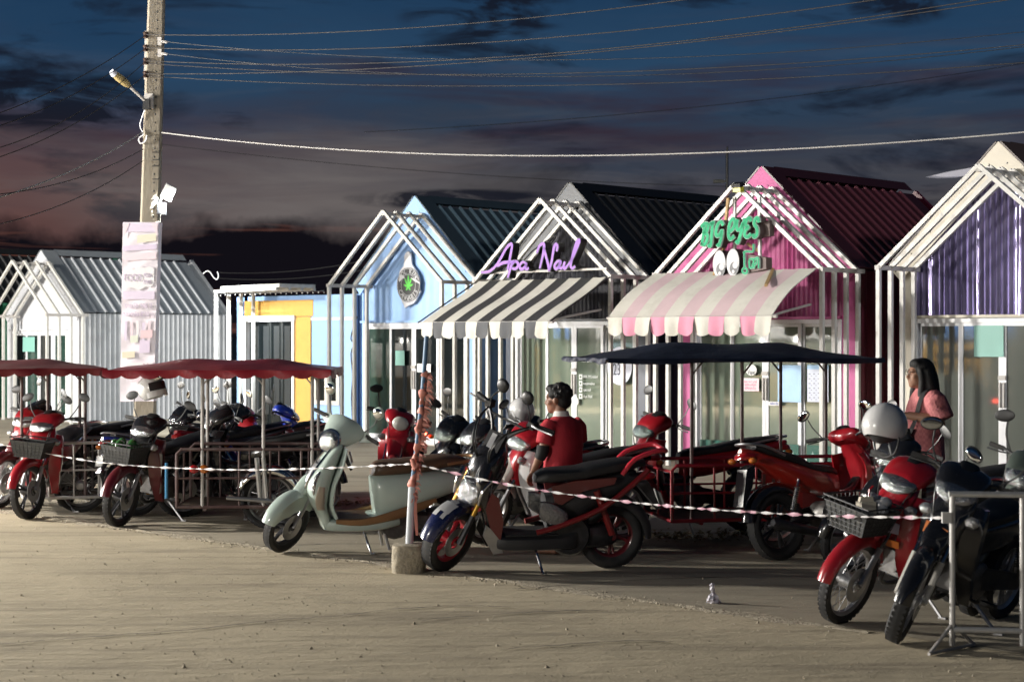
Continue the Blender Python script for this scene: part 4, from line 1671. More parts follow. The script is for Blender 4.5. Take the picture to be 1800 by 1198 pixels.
def rugged_scooter(label, front, heading, steer):
    wb = 1.24
    root = thing('scooter', label, 'scooter', place(front, heading, wb), R(heading), None, R(-6))
    r, ax = .255, wb / 2
    S = steer_mtx((.36, 0, .82), 25, steer)
    wheel(root, ax, r, .125, gloss('red_rim', (.45, .015, .03)), 'cast', S)
    wheel(root, -ax, r, .135, gloss('dark_red_rim', (.10, .008, .012)), 'cast', None, 0)
    for s in (-1, 1):
        a = MB()
        a.tube([(ax, s * .10, r), (ax - .10, s * .10, r + .21)], .024, 8)
        f = a.obj('fork_leg', m_gunmetal, root, mtx=S)
        a = MB()
        a.tube([(ax - .09, s * .10, r + .18), (ax - .24, s * .10, r + .50)], .02, 10)
        a.obj('fork_tube', m_gold, f)
    a = MB()
    fender(a, (ax, r), r + .035, 15, 140, .078, .06, tip0=.35)
    fe = a.obj('front_fender', m_navy, root, mtx=S)
    a = MB()                                              # white block mark on top of the mudguard
    M_ = S @ Matrix.Identity(4)
    for a0, a1, y0, y1 in ((62, 84, -.055, .055), (52, 62, -.055, -.015), (52, 62, .02, .05), (84, 92, -.03, .03)):
        vs = []
        for an in (a0, (a0 + a1) / 2, a1):
            for y in (y0, (y0 + y1) / 2, y1):
                q = r + .035 + .026 - 3.2 * y * y
                vs.append((ax + q * cos(R(an)), y, r + q * sin(R(an))))
        a.add(vs, [(0, 1, 4, 3), (1, 2, 5, 4), (3, 4, 7, 6), (4, 5, 8, 7)])
    a.obj('fender_mark', m_whitep, fe, smooth=60)
    # low lamp with a tall dark nose above it
    a = MB()
    a.loft([(.20, .74, .09, .12, -20, 3), (.30, .72, .13, .15, -16, 3), (.40, .66, .13, .125, -14, 3.4), (.46, .62, .105, .095, -12, 3.4)], seg=16)
    a.loft([(.36, .66, .12, .09, 75, 3), (.33, .80, .13, .09, 72, 3), (.27, .92, .10, .07, 68, 3), (.23, .98, .05, .04, 65, 2.6)], seg=14)
    a.obj('head_cowl', m_bpaint, root, mtx=S)
    a = MB()
    a.loft([(.43, .625, .112, .10, -14, 3.6), (.475, .61, .105, .092, -14, 3.4), (.50, .60, .085, .075, -14, 3), (.507, .598, .03, .03, -14, 2.6)], seg=18)
    a.obj('headlight', m_lens, root, mtx=S)
    a = MB()
    a.tube([(.43, -.125, .56), (.48, -.11, .51), (.50, 0, .50), (.48, .11, .51), (.43, .125, .56)], .016, 8, sub=3)
    a.obj('lamp_guard', gloss('bright_red_rail', (.60, .03, .05)), root, mtx=S)
    for s in (-1, 1):
        a = MB()
        a.tube([(.42, s * .135, .74), (.49, s * .125, .67), (.50, s * .12, .56)], .012, 8, sub=3)
        a.obj('lamp_trim', m_chrome, root, mtx=S)
    a = MB()                                              # little dark wind deflector with a grey flash
    a.plate([(.30, .90), (.34, .93), (.27, 1.05), (.22, 1.03)], -.075, .075)
    a.obj('deflector', m_black_pl, root, mtx=S)
    a = MB()
    a.plate([(.343, .90), (.352, .915), (.285, 1.04), (.272, 1.03)], -.035, .01)
    a.obj('deflector_plate', m_silver, root, mtx=S)
    # tall bare handlebar
    a = MB()
    a.tube([(.10, -.37, 1.17), (.14, -.24, 1.17), (.22, -.10, 1.07), (.27, -.04, .96)], .014, 8, sub=3)
    a.tube([(.10, .37, 1.17), (.14, .24, 1.17), (.22, .10, 1.07), (.27, .04, .96)], .014, 8, sub=3)
    a.tube([(.18, -.17, 1.13), (.18, .17, 1.13)], .01, 8)
    hb = a.obj('handlebar', m_black_pl, root, mtx=S)
    for s in (-1, 1):
        a = MB()
        a.tube([(.13, s * .25, 1.17), (.098, s * .375, 1.17)], .02, 8)
        a.obj('grip', m_rubber, hb)
        a = MB()
        a.tube([(.175, s * .22, 1.18), (.19, s * .29, 1.185), (.16, s * .40, 1.18)], .008, 6)
        a.obj('brake_lever', m_silver if s > 0 else m_black_pl, hb)
        mirror(root, S, (.165, .20, 1.18), (.16, .12, 1.33), s, None, True)
        a = MB()
        a.box((.15, s * .21, 1.175), (.06, .055, .055))
        a.obj('switch_box', m_black_pl, hb)
    a = MB()
    for s, q in ((-1, 0), (1, 0), (1, .03), (-1, .03)):
        a.tube([(.17, s * .2, 1.16), (.34 + q, s * .14, 1.12), (.42 + q, s * .08, .98), (.36, s * .05, .80)], .006, 5, sub=3)
    a.obj('cable', m_black_pl, root, mtx=S)
    # front panels, foot boards
    a = MB()
    a.loft([(.33, .82, .09, .06, 70, 3), (.37, .70, .12, .07, 80, 3), (.37, .56, .13, .06, 90, 3), (.33, .42, .125, .05, 95, 3), (.30, .28, .11, .05, 95, 3)], seg=14)
    a.obj('front_cover', m_bpaint, root)
    for s in (-1, 1):
        a = MB()
        a.plate([(.33, .62), (.375, .50), (.34, .36), (.26, .26), (.24, .40), (.28, .58)], s * .13, s * .155)
        a.obj('side_panel', m_panelred, root)
        a = MB()
        a.plate([(.37, .38), (.39, .30), (.31, .16), (.24, .17), (.27, .30)], s * .125, s * .15)
        a.obj('belly_fin', m_silver if s > 0 else m_gunmetal, root)
    a = MB()
    a.loft([(.30, .24, .12, .05, 0, 4), (.22, .235, .19, .055, 0, 4), (-.20, .235, .19, .06, 0, 4), (-.32, .25, .15, .08, 0, 4)], seg=14, sub=2)
    a.obj('foot_board', m_darkpl, root)
    a = MB()
    a.box((.02, 0, .298), (.40, .33, .01))
    a.obj('foot_mat', m_rubber, root)
    # open frame under the seat
    for s in (-1, 1):
        a = MB()
        a.tube([(.0, s * .20, .33), (-.16, s * .205, .37), (-.50, s * .195, .50), (-.80, s * .16, .72), (-.86, s * .15, .78)], .022, 10, sub=3)
        a.obj('frame_tube', m_redmetal, root)
        a = MB()
        a.plate([(-.12, .66), (-.30, .70), (-.62, .72), (-.60, .67), (-.36, .62), (-.2, .52), (-.15, .53)], s * .12, s * .15)
        a.obj('side_panel', m_panelred, root)
        a = MB()
        a.loft([(-.02, .50, .02, .06, 0, 3, s * .20), (-.10, .47, .035, .085, 0, 3, s * .19), (-.20, .44, .03, .06, 0, 3, s * .185), (-.24, .43, .01, .03, 0, 3, s * .18)], seg=12, sub=2)
        a.obj('side_lamp', m_lensc, root)
    a = MB()
    a.loft([(-.10, .46, .10, .13, 5, 3), (-.30, .52, .14, .14, 8, 3), (-.55, .62, .12, .09, 14, 3), (-.80, .71, .09, .05, 14, 3)], seg=14)
    a.obj('rear_body', m_darkpl, root)
    a = MB()
    a.loft([(-.02, .70, .07, .03, -6, 3), (-.10, .72, .12, .05, -4, 3), (-.34, .735, .135, .05, -2, 3), (-.46, .76, .135, .055, -10, 3), (-.72, .80, .12, .045, -6, 3), (-.86, .81, .08, .025, 0, 2.6)], seg=16)
    a.obj('seat', m_seat, root)
    a = MB()
    a.tube([(-.66, -.15, .74), (-.76, -.15, .86), (-.96, -.13, .92), (-1.02, -.06, .90), (-1.02, .06, .90), (-.96, .13, .92), (-.76, .15, .86), (-.66, .15, .74)], .019, 10, sub=3)
    a.obj('grab_rail', gloss('bright_red_rail', (.60, .03, .05)), root)
    a = MB()
    a.loft([(-.82, .70, .07, .03, 12, 3), (-.92, .71, .065, .03, 12, 3), (-.96, .71, .03, .015, 12, 3)], seg=10)
    a.obj('tail_light', m_redlens, root)
    a = MB()
    a.lathe([(0, -.13), (.15, -.13), (.16, -.08), (.16, .10), (.14, .13), (0, .13)], c=(-.28, 0, .28), seg=16)
    a.loft([(-.25, .27, .10, .10, 0, 4), (-.55, .26, .10, .09, 0, 4), (-.66, .255, .05, .05, 0, 4)], seg=12, sub=2)
    a.obj('engine', m_gunmetal, root)
    a = MB()
    fender(a, (-ax, r), r + .045, 55, 185, .08, .06, tip0=.8, tip1=.6)
    a.plate([(-.80, .66), (-.90, .66), (-1.0, .46), (-.97, .45)], -.06, .06)
    a.obj('rear_fender', m_darkpl, root)
    a = MB()
    a.box((-1.0, 0, .53), (.008, .17, .12), rot=(0, .35, 0))
    a.obj('licence_plate', m_plate, root)
    for s in (-1, 1):
        a = MB()
        a.tube([(-ax + .02, s * .13, r + .03), (-ax + .15, s * .13, .62)], .026, 8)
        a.obj('shock_absorber', m_redmetal, root)
    a = MB()
    a.tube([(-.2, -.14, .2), (-.38, -.18, .22), (-.84, -.19, .36), (-.86, -.19, .365)], [.02, .05, .055, .035], 12)
    a.obj('exhaust', m_gunmetal, root)
    side_stand(root, .0, .13, .22, 6, m_chrome)
    return root, S


# ---------------------------------------------------------------- side cars with a canopy
def cart(root, frame_m, floor_m, x0=-.78, x1=.46, y0=.34, y1=1.18, rails=True, wheelx=-.16, zf=.33, board=None, ht=.42):
    a = MB()
    a.box(((x0 + x1) / 2, (y0 + y1) / 2, zf), (x1 - x0, y1 - y0, .02))
    a.obj('cart_floor', floor_m, root, smooth=0)
    r = .016
    a = MB()
    for y in (y0, y1):
        a.tube([(x0, y, zf), (x1, y, zf)], r, 8)
    for x in (x0, x1):
        a.tube([(x, y0, zf), (x, y1, zf)], r, 8)
    for x in (x0 + .25, x1 - .25):
        a.tube([(x, .06, zf - .02), (x, y1, zf - .02)], .018, 8)
    a.obj('cart_frame', frame_m, root)
    zt = zf + ht
    for y in (y0, y1):
        a = MB()
        a.tube([(x0, y, zf), (x0, y, zt - .04), (x0 + .04, y, zt), (x1 - .04, y, zt), (x1, y, zt - .04), (x1, y, zf)], r, 8)
        a.tube([(x0, y, zf + ht * .5), (x1, y, zf + ht * .5)], .010, 8)
        n = 5
        for k in range(1, n):
            x = x0 + (x1 - x0) * k / n
            a.tube([(x, y, zf), (x, y, zt)], .010, 8)
        a.obj('side_rail', frame_m, root)
    for x in (x0, x1):
        a = MB()
        a.tube([(x, y0, zt - .05), (x, y1, zt - .05)], .012, 8)
        a.tube([(x, (y0 + y1) / 2, zf), (x, (y0 + y1) / 2, zt - .05)], .010, 8)
        a.obj('end_rail', frame_m, root)
    if board:
        a = MB()
        a.box((x0 - .02, (y0 + y1) / 2, zf + .19), (.016, y1 - y0 - .04, .44))
        a.obj('tail_board', board, root, smooth=0)
    # its own wheel
    key = ('cart', )
    T = None
    w = wheel(root, wheelx, .27, .09, m_silver, 'wire', Matrix.Translation((0, y1 - .12, 0)), 0)
    return zt


def canopy(root, x0, x1, y0, y1, z, rise, top_m, val_m, drop, posts, post_m, scallop=True, zpost0=.33, under=None):
    """soft top with a ridge in the middle and a hanging, scalloped edge"""
    nx, ny = 22, 16
    vs, fs = [], []
    for j in range(ny + 1):
        for i in range(nx + 1):
            u, v = i / nx, j / ny
            e = min(u, 1 - u) / .28
            g = min(v, 1 - v) / .42
            h = rise * min(1, e) ** .8 * min(1, g) ** .8
            sag = .010 * sin(u * 17) * sin(v * 9)
            vs.append((x0 + (x1 - x0) * u, y0 + (y1 - y0) * v, z + h + sag - .012 * abs(sin(u * pi * 3)) * (1 - min(1, g))))
    for j in range(ny):
        for i in range(nx):
            k = j * (nx + 1) + i
            fs.append((k, k + 1, k + nx + 2, k + nx + 1))
    n0 = len(vs)
    vs += [(a, b, c - .010) for a, b, c in vs]
    fs += [tuple(n0 + k for k in f[::-1]) for f in fs]
    a = MB()
    a.add(vs, fs)
    a.obj('canopy_sheet', top_m, root, smooth=50)
    rim = []
    per = [((x0, y0), (x1, y0)), ((x1, y0), (x1, y1)), ((x1, y1), (x0, y1)), ((x0, y1), (x0, y0))]
    for A, B in per:
        a = MB()
        ln = math.hypot(B[0] - A[0], B[1] - A[1])
        m = max(3, int(ln / .17))
        q = m * 6
        ox, oy = (B[1] - A[1]) / ln, -(B[0] - A[0]) / ln
        v2 = []
        for i in range(q + 1):
            u = i / q
            x, y = A[0] + (B[0] - A[0]) * u, A[1] + (B[1] - A[1]) * u
            zz = z + .004 - .012 * abs(sin(u * pi * 3)) * .5
            sc = .028 * abs(sin(pi * u * m)) ** .7 if scallop else .01 * sin(u * 9)
            sw = .014 * sin(u * 31 + A[0]) + .01 * sin(u * 13)
            v2 += [(x + ox * .003, y + oy * .003, zz), (x + ox * (.012 + sw * .6), y + oy * (.012 + sw * .6), zz - drop * .55), (x + ox * (.008 + sw), y + oy * (.008 + sw), zz - drop - sc)]
        f2 = []
        for i in range(q):
            for j in (0, 1):
                f2.append((3 * i + j, 3 * i + j + 1, 3 * i + j + 4, 3 * i + j + 3))
        n1 = len(v2)
        v2 += [(p[0] - ox * .005, p[1] - oy * .005, p[2]) for p in list(v2)]
        f2 += [tuple(n1 + k for k in f[::-1]) for f in f2]
        a.add(v2, f2)
        a.obj('canopy_edge', val_m, root, smooth=50)
    a = MB()
    for y in (y0 + .05, y1 - .05):
        a.tube([(x0 + .05, y, z - .02), (x1 - .05, y, z - .02)], .012, 8)
    for x in (x0 + .05, (x0 + x1) / 2, x1 - .05):
        a.tube([(x, y0 + .05, z - .02), (x, y1 - .05, z - .02)], .012, 8)
    a.obj('canopy_frame', m_greysteel, root)
    for x, y in posts:
        a = MB()
        a.tube([(x, y, zpost0), (x, y, z - .015)], .0155, 8)
        a.tube([(x, y, z - .14), (x + (.1 if x < (x0 + x1) / 2 else -.1), y, z - .02)], .008, 6)
        a.obj('canopy_post', post_m, root)


# ================================================================ the parked vehicles
# front row, left to right
moped('deep red moped cut by the edge of the picture, silver fork in front', gp(-4, 893), 243, 8, dict(body=m_dred, rim=m_silver), wheelst='wire', cover=m_red)
moped('red moped with a dark wire basket, parked before the white rails', gp(42, 912), 266, -14, dict(body=m_red, rim=m_gunmetal), basket=True, cover=m_red, trim=m_whitep)
bB3, SB3 = moped('black moped with dark red front fender and basket under the scalloped canopy', gp(205, 926), 246, 6, dict(body=m_bpaint, rim=m_gunmetal), basket=True, fend=m_dred,
                 wing=m_dred, trim=m_cream)
rMINT, SMINT = retro_scooter('mint green retro scooter with brown seat beside the tape pole', gp(497, 972), 197, 43)
rugged_scooter('black and red scooter with gold forks and red grab rail', gp(788, 1005), 192, 44)
bRR, SRR = moped('bright red moped with basket and white helmet near the steel barrier', gp(1472, 1096), 219, 8, dict(body=m_red, rim=m_silver, fork=m_silver), basket=True, wheelst='wire', lean=-13, rake=.26)
bBR, SBR = moped('glossy black moped behind the steel barrier with an orange sticker', gp(1578, 1131), 228, 20, dict(body=m_bpaint, rim=m_silver, fork=m_cream), lean=-13, tread=.10, rake=.22)
moped('grey green moped farthest to the right, behind the glossy black one', gp(1716, 1084), 206, 30, dict(body=m_dgreen, cover=m_dgreen))
a = MB()
M_ = Matrix.Translation((.437, -.02, .685)) @ Matrix.Rotation(R(95), 4, 'Z')
a.M = M_
a.box((0, 0, 0), (.15, .004, .075), rot=(.05, .18, 0))
a.obj('orange_sticker', mat('orange_sticker', (.62, .17, .03), .45), bBR)
for z, cc, hh in ((.66, (.45, .40, .52), .07), (.55, (.62, .17, .03), .055)):
    a = MB()
    a.box((.405 if z > .6 else .375, .10, z), (.006, .085, hh), rot=(0, .1 if z > .6 else .45, .35))
    a.obj('sticker', mat('sticker_%d' % int(z * 100), cc, .5), bRR)
# second row, facing the kiosks or half hidden behind the first
moped('black moped with blue and white side panel under the red canopy', gp(432, 893), 38, -15, dict(body=m_bluep, rear=m_bluep, dark=m_bpaint), cover=m_bpaint, wing=m_bpaint, trim=m_whitep)
moped('small red moped in front of the yellow boards', gp(474, 868), 62, -20, dict(body=m_red), cover=m_red, mir=True)
moped('bright blue moped in front of the yellow boards', gp(560, 868), 28, -25, dict(body=m_bluep, rear=m_dred), cover=m_bluep, wing=m_bluep)
moped('red moped with ivory round lamp in front of the blue kiosk', gp(674, 902), 262, 20, dict(body=m_red, rear=m_red), cover=m_red, round_lamp=True, lit_tail=True)
moped('black moped behind the rails of the middle tricycle, nearer the banner', gp(262, 884), 205, 25, dict(body=m_bpaint, dark=m_bpaint), cover=m_bpaint)
moped('black moped with grey side panels behind the rails of the middle tricycle', gp(352, 879), 216, 20, dict(body=m_bpaint, rear=m_gunmetal), cover=m_bpaint)
moped('black moped with rear rack behind the mint scooter', gp(725, 930), 197, 28, dict(body=m_bpaint, dark=m_bpaint), rack=True)
moped('plain black moped between the mint scooter and the man', gp(768, 942), 190, 20, dict(body=m_bpaint, dark=m_darkpl), seatm=m_seat)
# the man's own bike faces the kiosks, the white helmet hangs on its bars
MANX, MANY = .39, 15.56
hb_ = Vector((cos(R(120)), sin(R(120)), 0))
bMAN, SMAN = moped('black moped with a white helmet on its bars, facing the kiosks', Vector((MANX, MANY, 0)) + hb_ * .93, 120, 12, dict(body=m_bpaint, dark=m_bpaint), lean=0)
moped('white and red moped beside the boy in red, its head cowl bright red', gp(850, 957), 196, 34, dict(body=m_cream, rear=m_bpaint, dark=m_bpaint), cover=m_red, wing=m_whitep, fend=m_cream, mir=False)
Rr = Vector(gp(1364, 985))
h_ = Vector((cos(R(33)), sin(R(33)), 0))
moped('red and black moped seen from behind with its tail raised', Rr + h_ * 1.24, 33, 10, dict(body=m_red, rear=m_orange, dark=m_bpaint, rim=m_gunmetal), wing=m_red, tail_up=.10, tread=.11)
moped('black moped between the red tail and the bright red moped', gp(1489, 1006), 184, 24, dict(body=m_bpaint, dark=m_bpaint), mir=True)


# ---------------------------------------------------------------- three side-car tricycles
m_canred = mat('red_vinyl', (.17, .010, .015), .42, var=.15, scale=3, coat=.1, bump=.7, bscale=5, dirt=.3, dirtc=(.20, .10, .09), dscale=3)
m_canredv = mat('red_vinyl_edge', (.27, .010, .02), .45, var=.15, scale=3, coat=.1, bump=.5, bscale=8)
m_cantop = mat('worn_red_top', (.13, .035, .035), .5, var=.2, scale=3, dirt=.5, dirtc=(.16, .12, .11), dscale=2)
m_cannavy = mat('navy_tarpaulin', (.012, .016, .034), .5, var=.3, scale=4, bump=.8, bscale=5)
m_rail_w = mat('chipped_white_rail', (.55, .54, .52), .45, dirt=.6, dirtc=(.20, .13, .09), dscale=7)
m_rail_r = gloss('red_rail', (.34, .012, .022), .4)
m_rail_d = mat('brown_black_rail', (.09, .05, .048), .45, dirt=.5, dirtc=(.25, .22, .2), dscale=7)
m_floor = mat('cart_floor_boards', (.10, .07, .045), .7, var=.4, scale=6)
m_signr = gloss('red_board', (.20, .012, .012), .45)


def trike(label, root_p, heading, mopedc, cx, cy, z, rise, frame, post, topm, edgem, drop, x0, x1, y1, wheelx, scallop, steer=22, posts=None, cover=None, board=None, zf=.25, ht=.45):
    h = Vector((cos(R(heading)), sin(R(heading)), 0))
    root, S = moped(label, Vector(root_p) + h * .62, heading, steer, mopedc, lean=0, size=1.0, name='sidecar_motorbike', cat='tricycle', group='sidecar tricycles with canopies', cover=cover)
    cart(root, frame, m_floor, x0, x1, .34, y1, wheelx=wheelx, zf=zf, ht=ht)
    px0, px1 = cx
    ps = posts or [(px0 + .25, cy[0] + .45), (px1 - .35, cy[0] + .45), (px0 + .25, y1), (px1 - .55, y1)]
    canopy(root, px0, px1, cy[0], cy[1], z, rise, topm, edgem, drop, ps, post, scallop, zpost0=zf)
    return root


tr1 = trike('tricycle with dull red scalloped canopy and white side rails at the left edge', (-4.74, 18.05, 0), 198, dict(body=m_bpaint, dark=m_bpaint), (-.34, 1.6), (-.3, 1.3), 1.44, .08,
            m_rail_w, m_rail_d, m_cantop, mat('dull_red_edge', (.15, .010, .014), .5, bump=.5, bscale=8), .05, -.75, .45, 1.18, -.1, True, zf=.16, ht=.54, posts=[(-.14, 1.16), (.22, 1.16), (.44, .36), (-.14, .36)])
tr2 = trike('tricycle with bright red scalloped canopy and chrome fendered wheel behind the mint scooter', (-2.57, 16.6, 0), 182, dict(body=m_bpaint, dark=m_bpaint), (-.90, 1.14), (-.3, 1.3), 1.452, .085,
            m_rail_d, m_greysteel, m_canred, m_canredv, .05, -.9, .5, 1.16, -.33, True, posts=[(-.70, .2), (.36, .2), (-.28, 1.16), (.27, 1.16), (-.72, 1.16)], zf=.215, ht=.52)
tr3 = trike('tricycle with dark navy canopy and red rails before the pink kiosk', (1.52, 15.15, 0), 191, dict(body=m_red, dark=m_bpaint), (-1.34, 1.02), (-.3, 1.3), 1.575, .12,
            m_rail_r, m_rail_d, m_cannavy, m_cannavy, .035, -1.35, .45, 1.18, -.45, False, posts=[(.28, 1.17), (-.15, 1.17), (-.80, .3), (-1.22, .3)], cover=m_red)
# chrome mudguard over the outer wheel of the middle tricycle
a = MB()
fender(a, (-.33, .27), .30, 20, 178, .06, .05)
a.obj('wheel_fender', m_chrome, tr2, mtx=Matrix.Translation((0, 1.10, 0)))
a = MB()
for x in (-.31, -.25):
    a.tube([(x, 1.17, .29), (x + .03, 1.18, .66)], .022, 8)
a.tube([(.05, 1.19, .30), (-.36, 1.19, .27)], .02, 8)
a.obj('wheel_strut', m_silver, tr2)
# printed red boards on the flank of the navy tricycle
a = MB()
a.box((-.72, 1.205, .48), (.82, .014, .42))
bo = a.obj('side_board', m_signr, tr3, smooth=0)
text_mesh('board_letters', 'แม', .30, mat('board_letters', (.07, .065, .06), .5), bo, (-.46, 1.2135, .55), rot=(R(90), 0, R(180)), extrude=.001)
for x, z, w_, h_, c_ in ((-.46, .40, .13, .07, (.10, .085, .035)), (-.76, .40, .2, .13, (.14, .02, .02)), (-.45, .325, .14, .06, (.04, .03, .025))):
    a = MB()
    a.box((x, 1.2135, z), (w_, .003, h_))
    a.obj('printed_patch', mat('patch_%d' % int(h_ * 100), c_, .5), bo, smooth=0)
# orange and white reflector panel tied to the white rails
a = MB()
a.box((-.68, 1.205, .36), (.17, .006, .40))
rp = a.obj('reflector_panel', mat('reflector_white', (.62, .62, .6), .4), tr1, smooth=0)
for x in (-.74, -.61):
    a = MB()
    a.box((x, 1.2095, .36), (.035, .004, .38), rot=(0, .06, 0))
    a.obj('reflector_stripe', mat('reflector_orange', (.70, .32, .04), .4), rp, smooth=0)
for t_, n_ in ((tr2, 2),):
    for k in range(n_):
        a = MB()
        a.ell((.34 - .09 * k, 1.20, .56), (.045, .03, .04), 10, 6)
        a.obj('side_lamp', (m_redlens, m_amber)[k], t_)
# handle of a folded umbrella clipped to the middle tricycle
a = MB()
a.tube([(.58, 1.24, .30), (.58, 1.24, .62)], .014, 8)
tag(a.obj('tube_lamp', mat('blue_tube', (.05, .22, .42), .35)), None)
bpy.data.objects['tube_lamp'].parent = tr2


# ---------------------------------------------------------------- helmets
m_helm = gloss('white_helmet_shell', (.68, .68, .68), .22, coat=.9, dirt=.2)
m_hpad = mat('helmet_padding', (.02, .02, .022), .8)
m_visor = mat('smoked_visor', (.03, .03, .032), .06, spec=.8)


def helmet(label, loc, rot, full=False, size=.135, mark=None):
    root = thing('helmet', label, 'helmet', loc, 0, 'helmets hung on the bikes')
    root.rotation_euler = rot
    a = MB()
    # shell: rim drops lower at the back; face opening towards +x
    seg, rg = 28, 12
    vs, fs = [], []
    for i in range(rg + 1):
        u = i / rg
        for k in range(seg):
            an = 2 * pi * k / seg
            face = max(0, cos(an)) ** 1.5
            low = (-.30 if full else .12 * 0 - .25) * 1.0
            end = pi * (.5 + (.22 if not full else .28)) - face * (.62 if not full else .0) * 1.0
            ph = end * u
            x, y, z = sin(ph) * cos(an) * 1.08, sin(ph) * sin(an) * .94, cos(ph)
            vs.append((x * size, y * size, z * size))
    for i in range(rg):
        for k in range(seg):
            k2 = (k + 1) % seg
            fs.append((i * seg + k, (i + 1) * seg + k, (i + 1) * seg + k2, i * seg + k2))
    n0 = len(vs)
    inn = [(x * .9, y * .9, z * .9) for x, y, z in vs]
    vs2 = vs + inn
    fs2 = fs + [tuple(n0 + q for q in f[::-1]) for f in fs]
    for k in range(seg):
        k2 = (k + 1) % seg
        fs2.append((rg * seg + k, n0 + rg * seg + k, n0 + rg * seg + k2, rg * seg + k2))
    a.add(vs2, fs2)
    a.obj('shell', m_helm, root, smooth=60)
    a = MB()
    a.ell((-.004, 0, -.01), (size * .88, size * .8, size * .88), 18, 10, zlo=-.72)
    a.obj('padding', m_hpad, root)
    a = MB()
    s = size
    if full:
        a.add([(s * 1.12 * cos(t) * c_, s * 1.0 * sin(t) * c_, s * z_) for t in [R(-62 + 15.5 * i) for i in range(9)] for z_, c_ in ((.34, .96), (-.28, 1.0))],
              [(2 * i, 2 * i + 1, 2 * i + 3, 2 * i + 2) for i in range(8)])
        a.obj('visor', m_visor, root, smooth=60)
        a = MB()
        a.add([(s * 1.14 * cos(t), s * .99 * sin(t), s * z_) for t in [R(-78 + 19.5 * i) for i in range(9)] for z_ in (-.34, -.74)],
              [(2 * i, 2 * i + 1, 2 * i + 3, 2 * i + 2) for i in range(8)])
        a.obj('chin_guard', m_helm, root, smooth=60)
        a = MB()
        a.plate([(s * .78, s * .64), (s * 1.62, s * .50), (s * 1.58, s * .44), (s * .96, s * .42)], -s * .55, s * .55)
        a.obj('peak', m_visor, root, smooth=0)
    else:
        a.tube([(s * .1, s * .82, -s * .55), (s * .35, s * .6, -s * 1.15), (s * .4, 0, -s * 1.35), (s * .35, -s * .6, -s * 1.15), (s * .1, -s * .82, -s * .55)], .007, 6, sub=3)
        a.obj('chin_strap', m_black_pl, root)
    if mark:
        a = MB()
        for k in range(3):
            a.box((-size * .55 + .02 * k, -.01, size * .86 - .016 * k * 0), (.08, .03 - .004 * k, .02), rot=(0, -.55, .3))
        a.obj('emblem', m_black_pl, root)
    return root


def hang(root, M, p, k=.12):
    """world position of a point given in a bike's steered frame"""
    bpy.context.view_layer.update()
    return root.matrix_world @ (M @ Vector(rake_back(p, k)))


q = hang(bRR, SRR, (.185, -.31, 1.22), .26)
helmet('white open face helmet hung over the mirror of the bright red moped', q + Vector((-.02, -.02, -.02)), (R(4), R(16), R(212)), False, .142)
q = hang(bMAN, SMAN, (.20, .12, 1.06))
helmet('scuffed white helmet with a black mark left of the boy in red', q + Vector((0, 0, .07)), (R(-6), R(-10), R(130)), False, .122, True)
q = hang(bB3, SB3, (.19, -.27, 1.10))
helmet('white full face helmet with dark peak below the tall banner', Vector(at(266, 682, 15.95)), (R(4), R(-14), R(-28)), True, .128)
# shopping held in the baskets
a = MB()
M_ = bB3.matrix_world @ Matrix.Translation((.62, 0, .66))
random.seed(3)
for k in range(9):
    a.ell((random.uniform(-.09, .09), random.uniform(-.11, .11), .07 + random.uniform(0, .09)), (.05, .06, .045), 8, 6, rot=(random.random() * 3, random.random() * 3, 0))
o = a.obj('produce_bag', mat('green_plastic_bag', (.03, .11, .03), .25, var=.5, scale=22, coat=.5))
o.matrix_world = M_
tag(o, 'crumpled green plastic bag lying in the basket of the black moped', 'bag')
bpy.context.view_layer.update()
cup = thing('milk_carton', 'pale carton with red straw standing in the red moped basket', 'drink carton', bRR.matrix_world @ Vector((.62, .06, .65)), R(20))
a = MB()
a.box((0, 0, .085), (.10, .07, .17))
a.plate([(-.05, .17), (.05, .17), (.04, .20), (-.04, .20)], -.012, .012)
a.obj('carton_body', mat('carton_paper', (.66, .60, .48), .6), cup, smooth=0)
a = MB()
a.tube([(.02, 0, .16), (.03, .01, .24), (.06, .015, .26)], .006, 6)
a.obj('straw', m_redlens, cup)
a = MB()
for k in range(6):
    a.ell((.09 + random.uniform(-.02, .05), random.uniform(-.05, .05), .12 + random.uniform(-.03, .06)), (.045, .035, .035), 8, 5, rot=(random.random(), random.random(), 0))
a.obj('plastic_wrap', mat('clear_plastic', (.30, .31, .33), .15, coat=1.0), cup)


# ================================================================ signs on the gables
m_signw = mat('sign_white', (.64, .64, .66), .8, spec=.15, dirt=.2, dirtc=(.5, .48, .45))
m_signk = mat('sign_black', (.012, .012, .013), .45)
m_purple = mat('lilac_acrylic', (.38, .22, .62), .8, spec=.1)
m_purple2 = mat('lilac_edge', (.16, .07, .24), .4)
m_greenl = mat('mint_acrylic', (.06, .38, .20), .8, spec=.1, var=.25, scale=7)
m_greenw = mat('pale_mint_edge', (.42, .54, .48), .8, spec=.1)
m_box = mat('taupe_sign_side', (.11, .075, .068), .6, var=.15, scale=6)
m_leafg = mat('leaf_green', (.10, .62, .06), .5)
m_timber = mat('raw_timber', (.46, .30, .14), .7, var=.2, scale=10, stretch=(1, 1, .2))


def plane_pt(tc, D):
    """picture position -> local (x, z) in a kiosk's own plane"""
    def f(px, py):
        t, z = rz(px, py, D)
        return (t - tc, z)
    return f


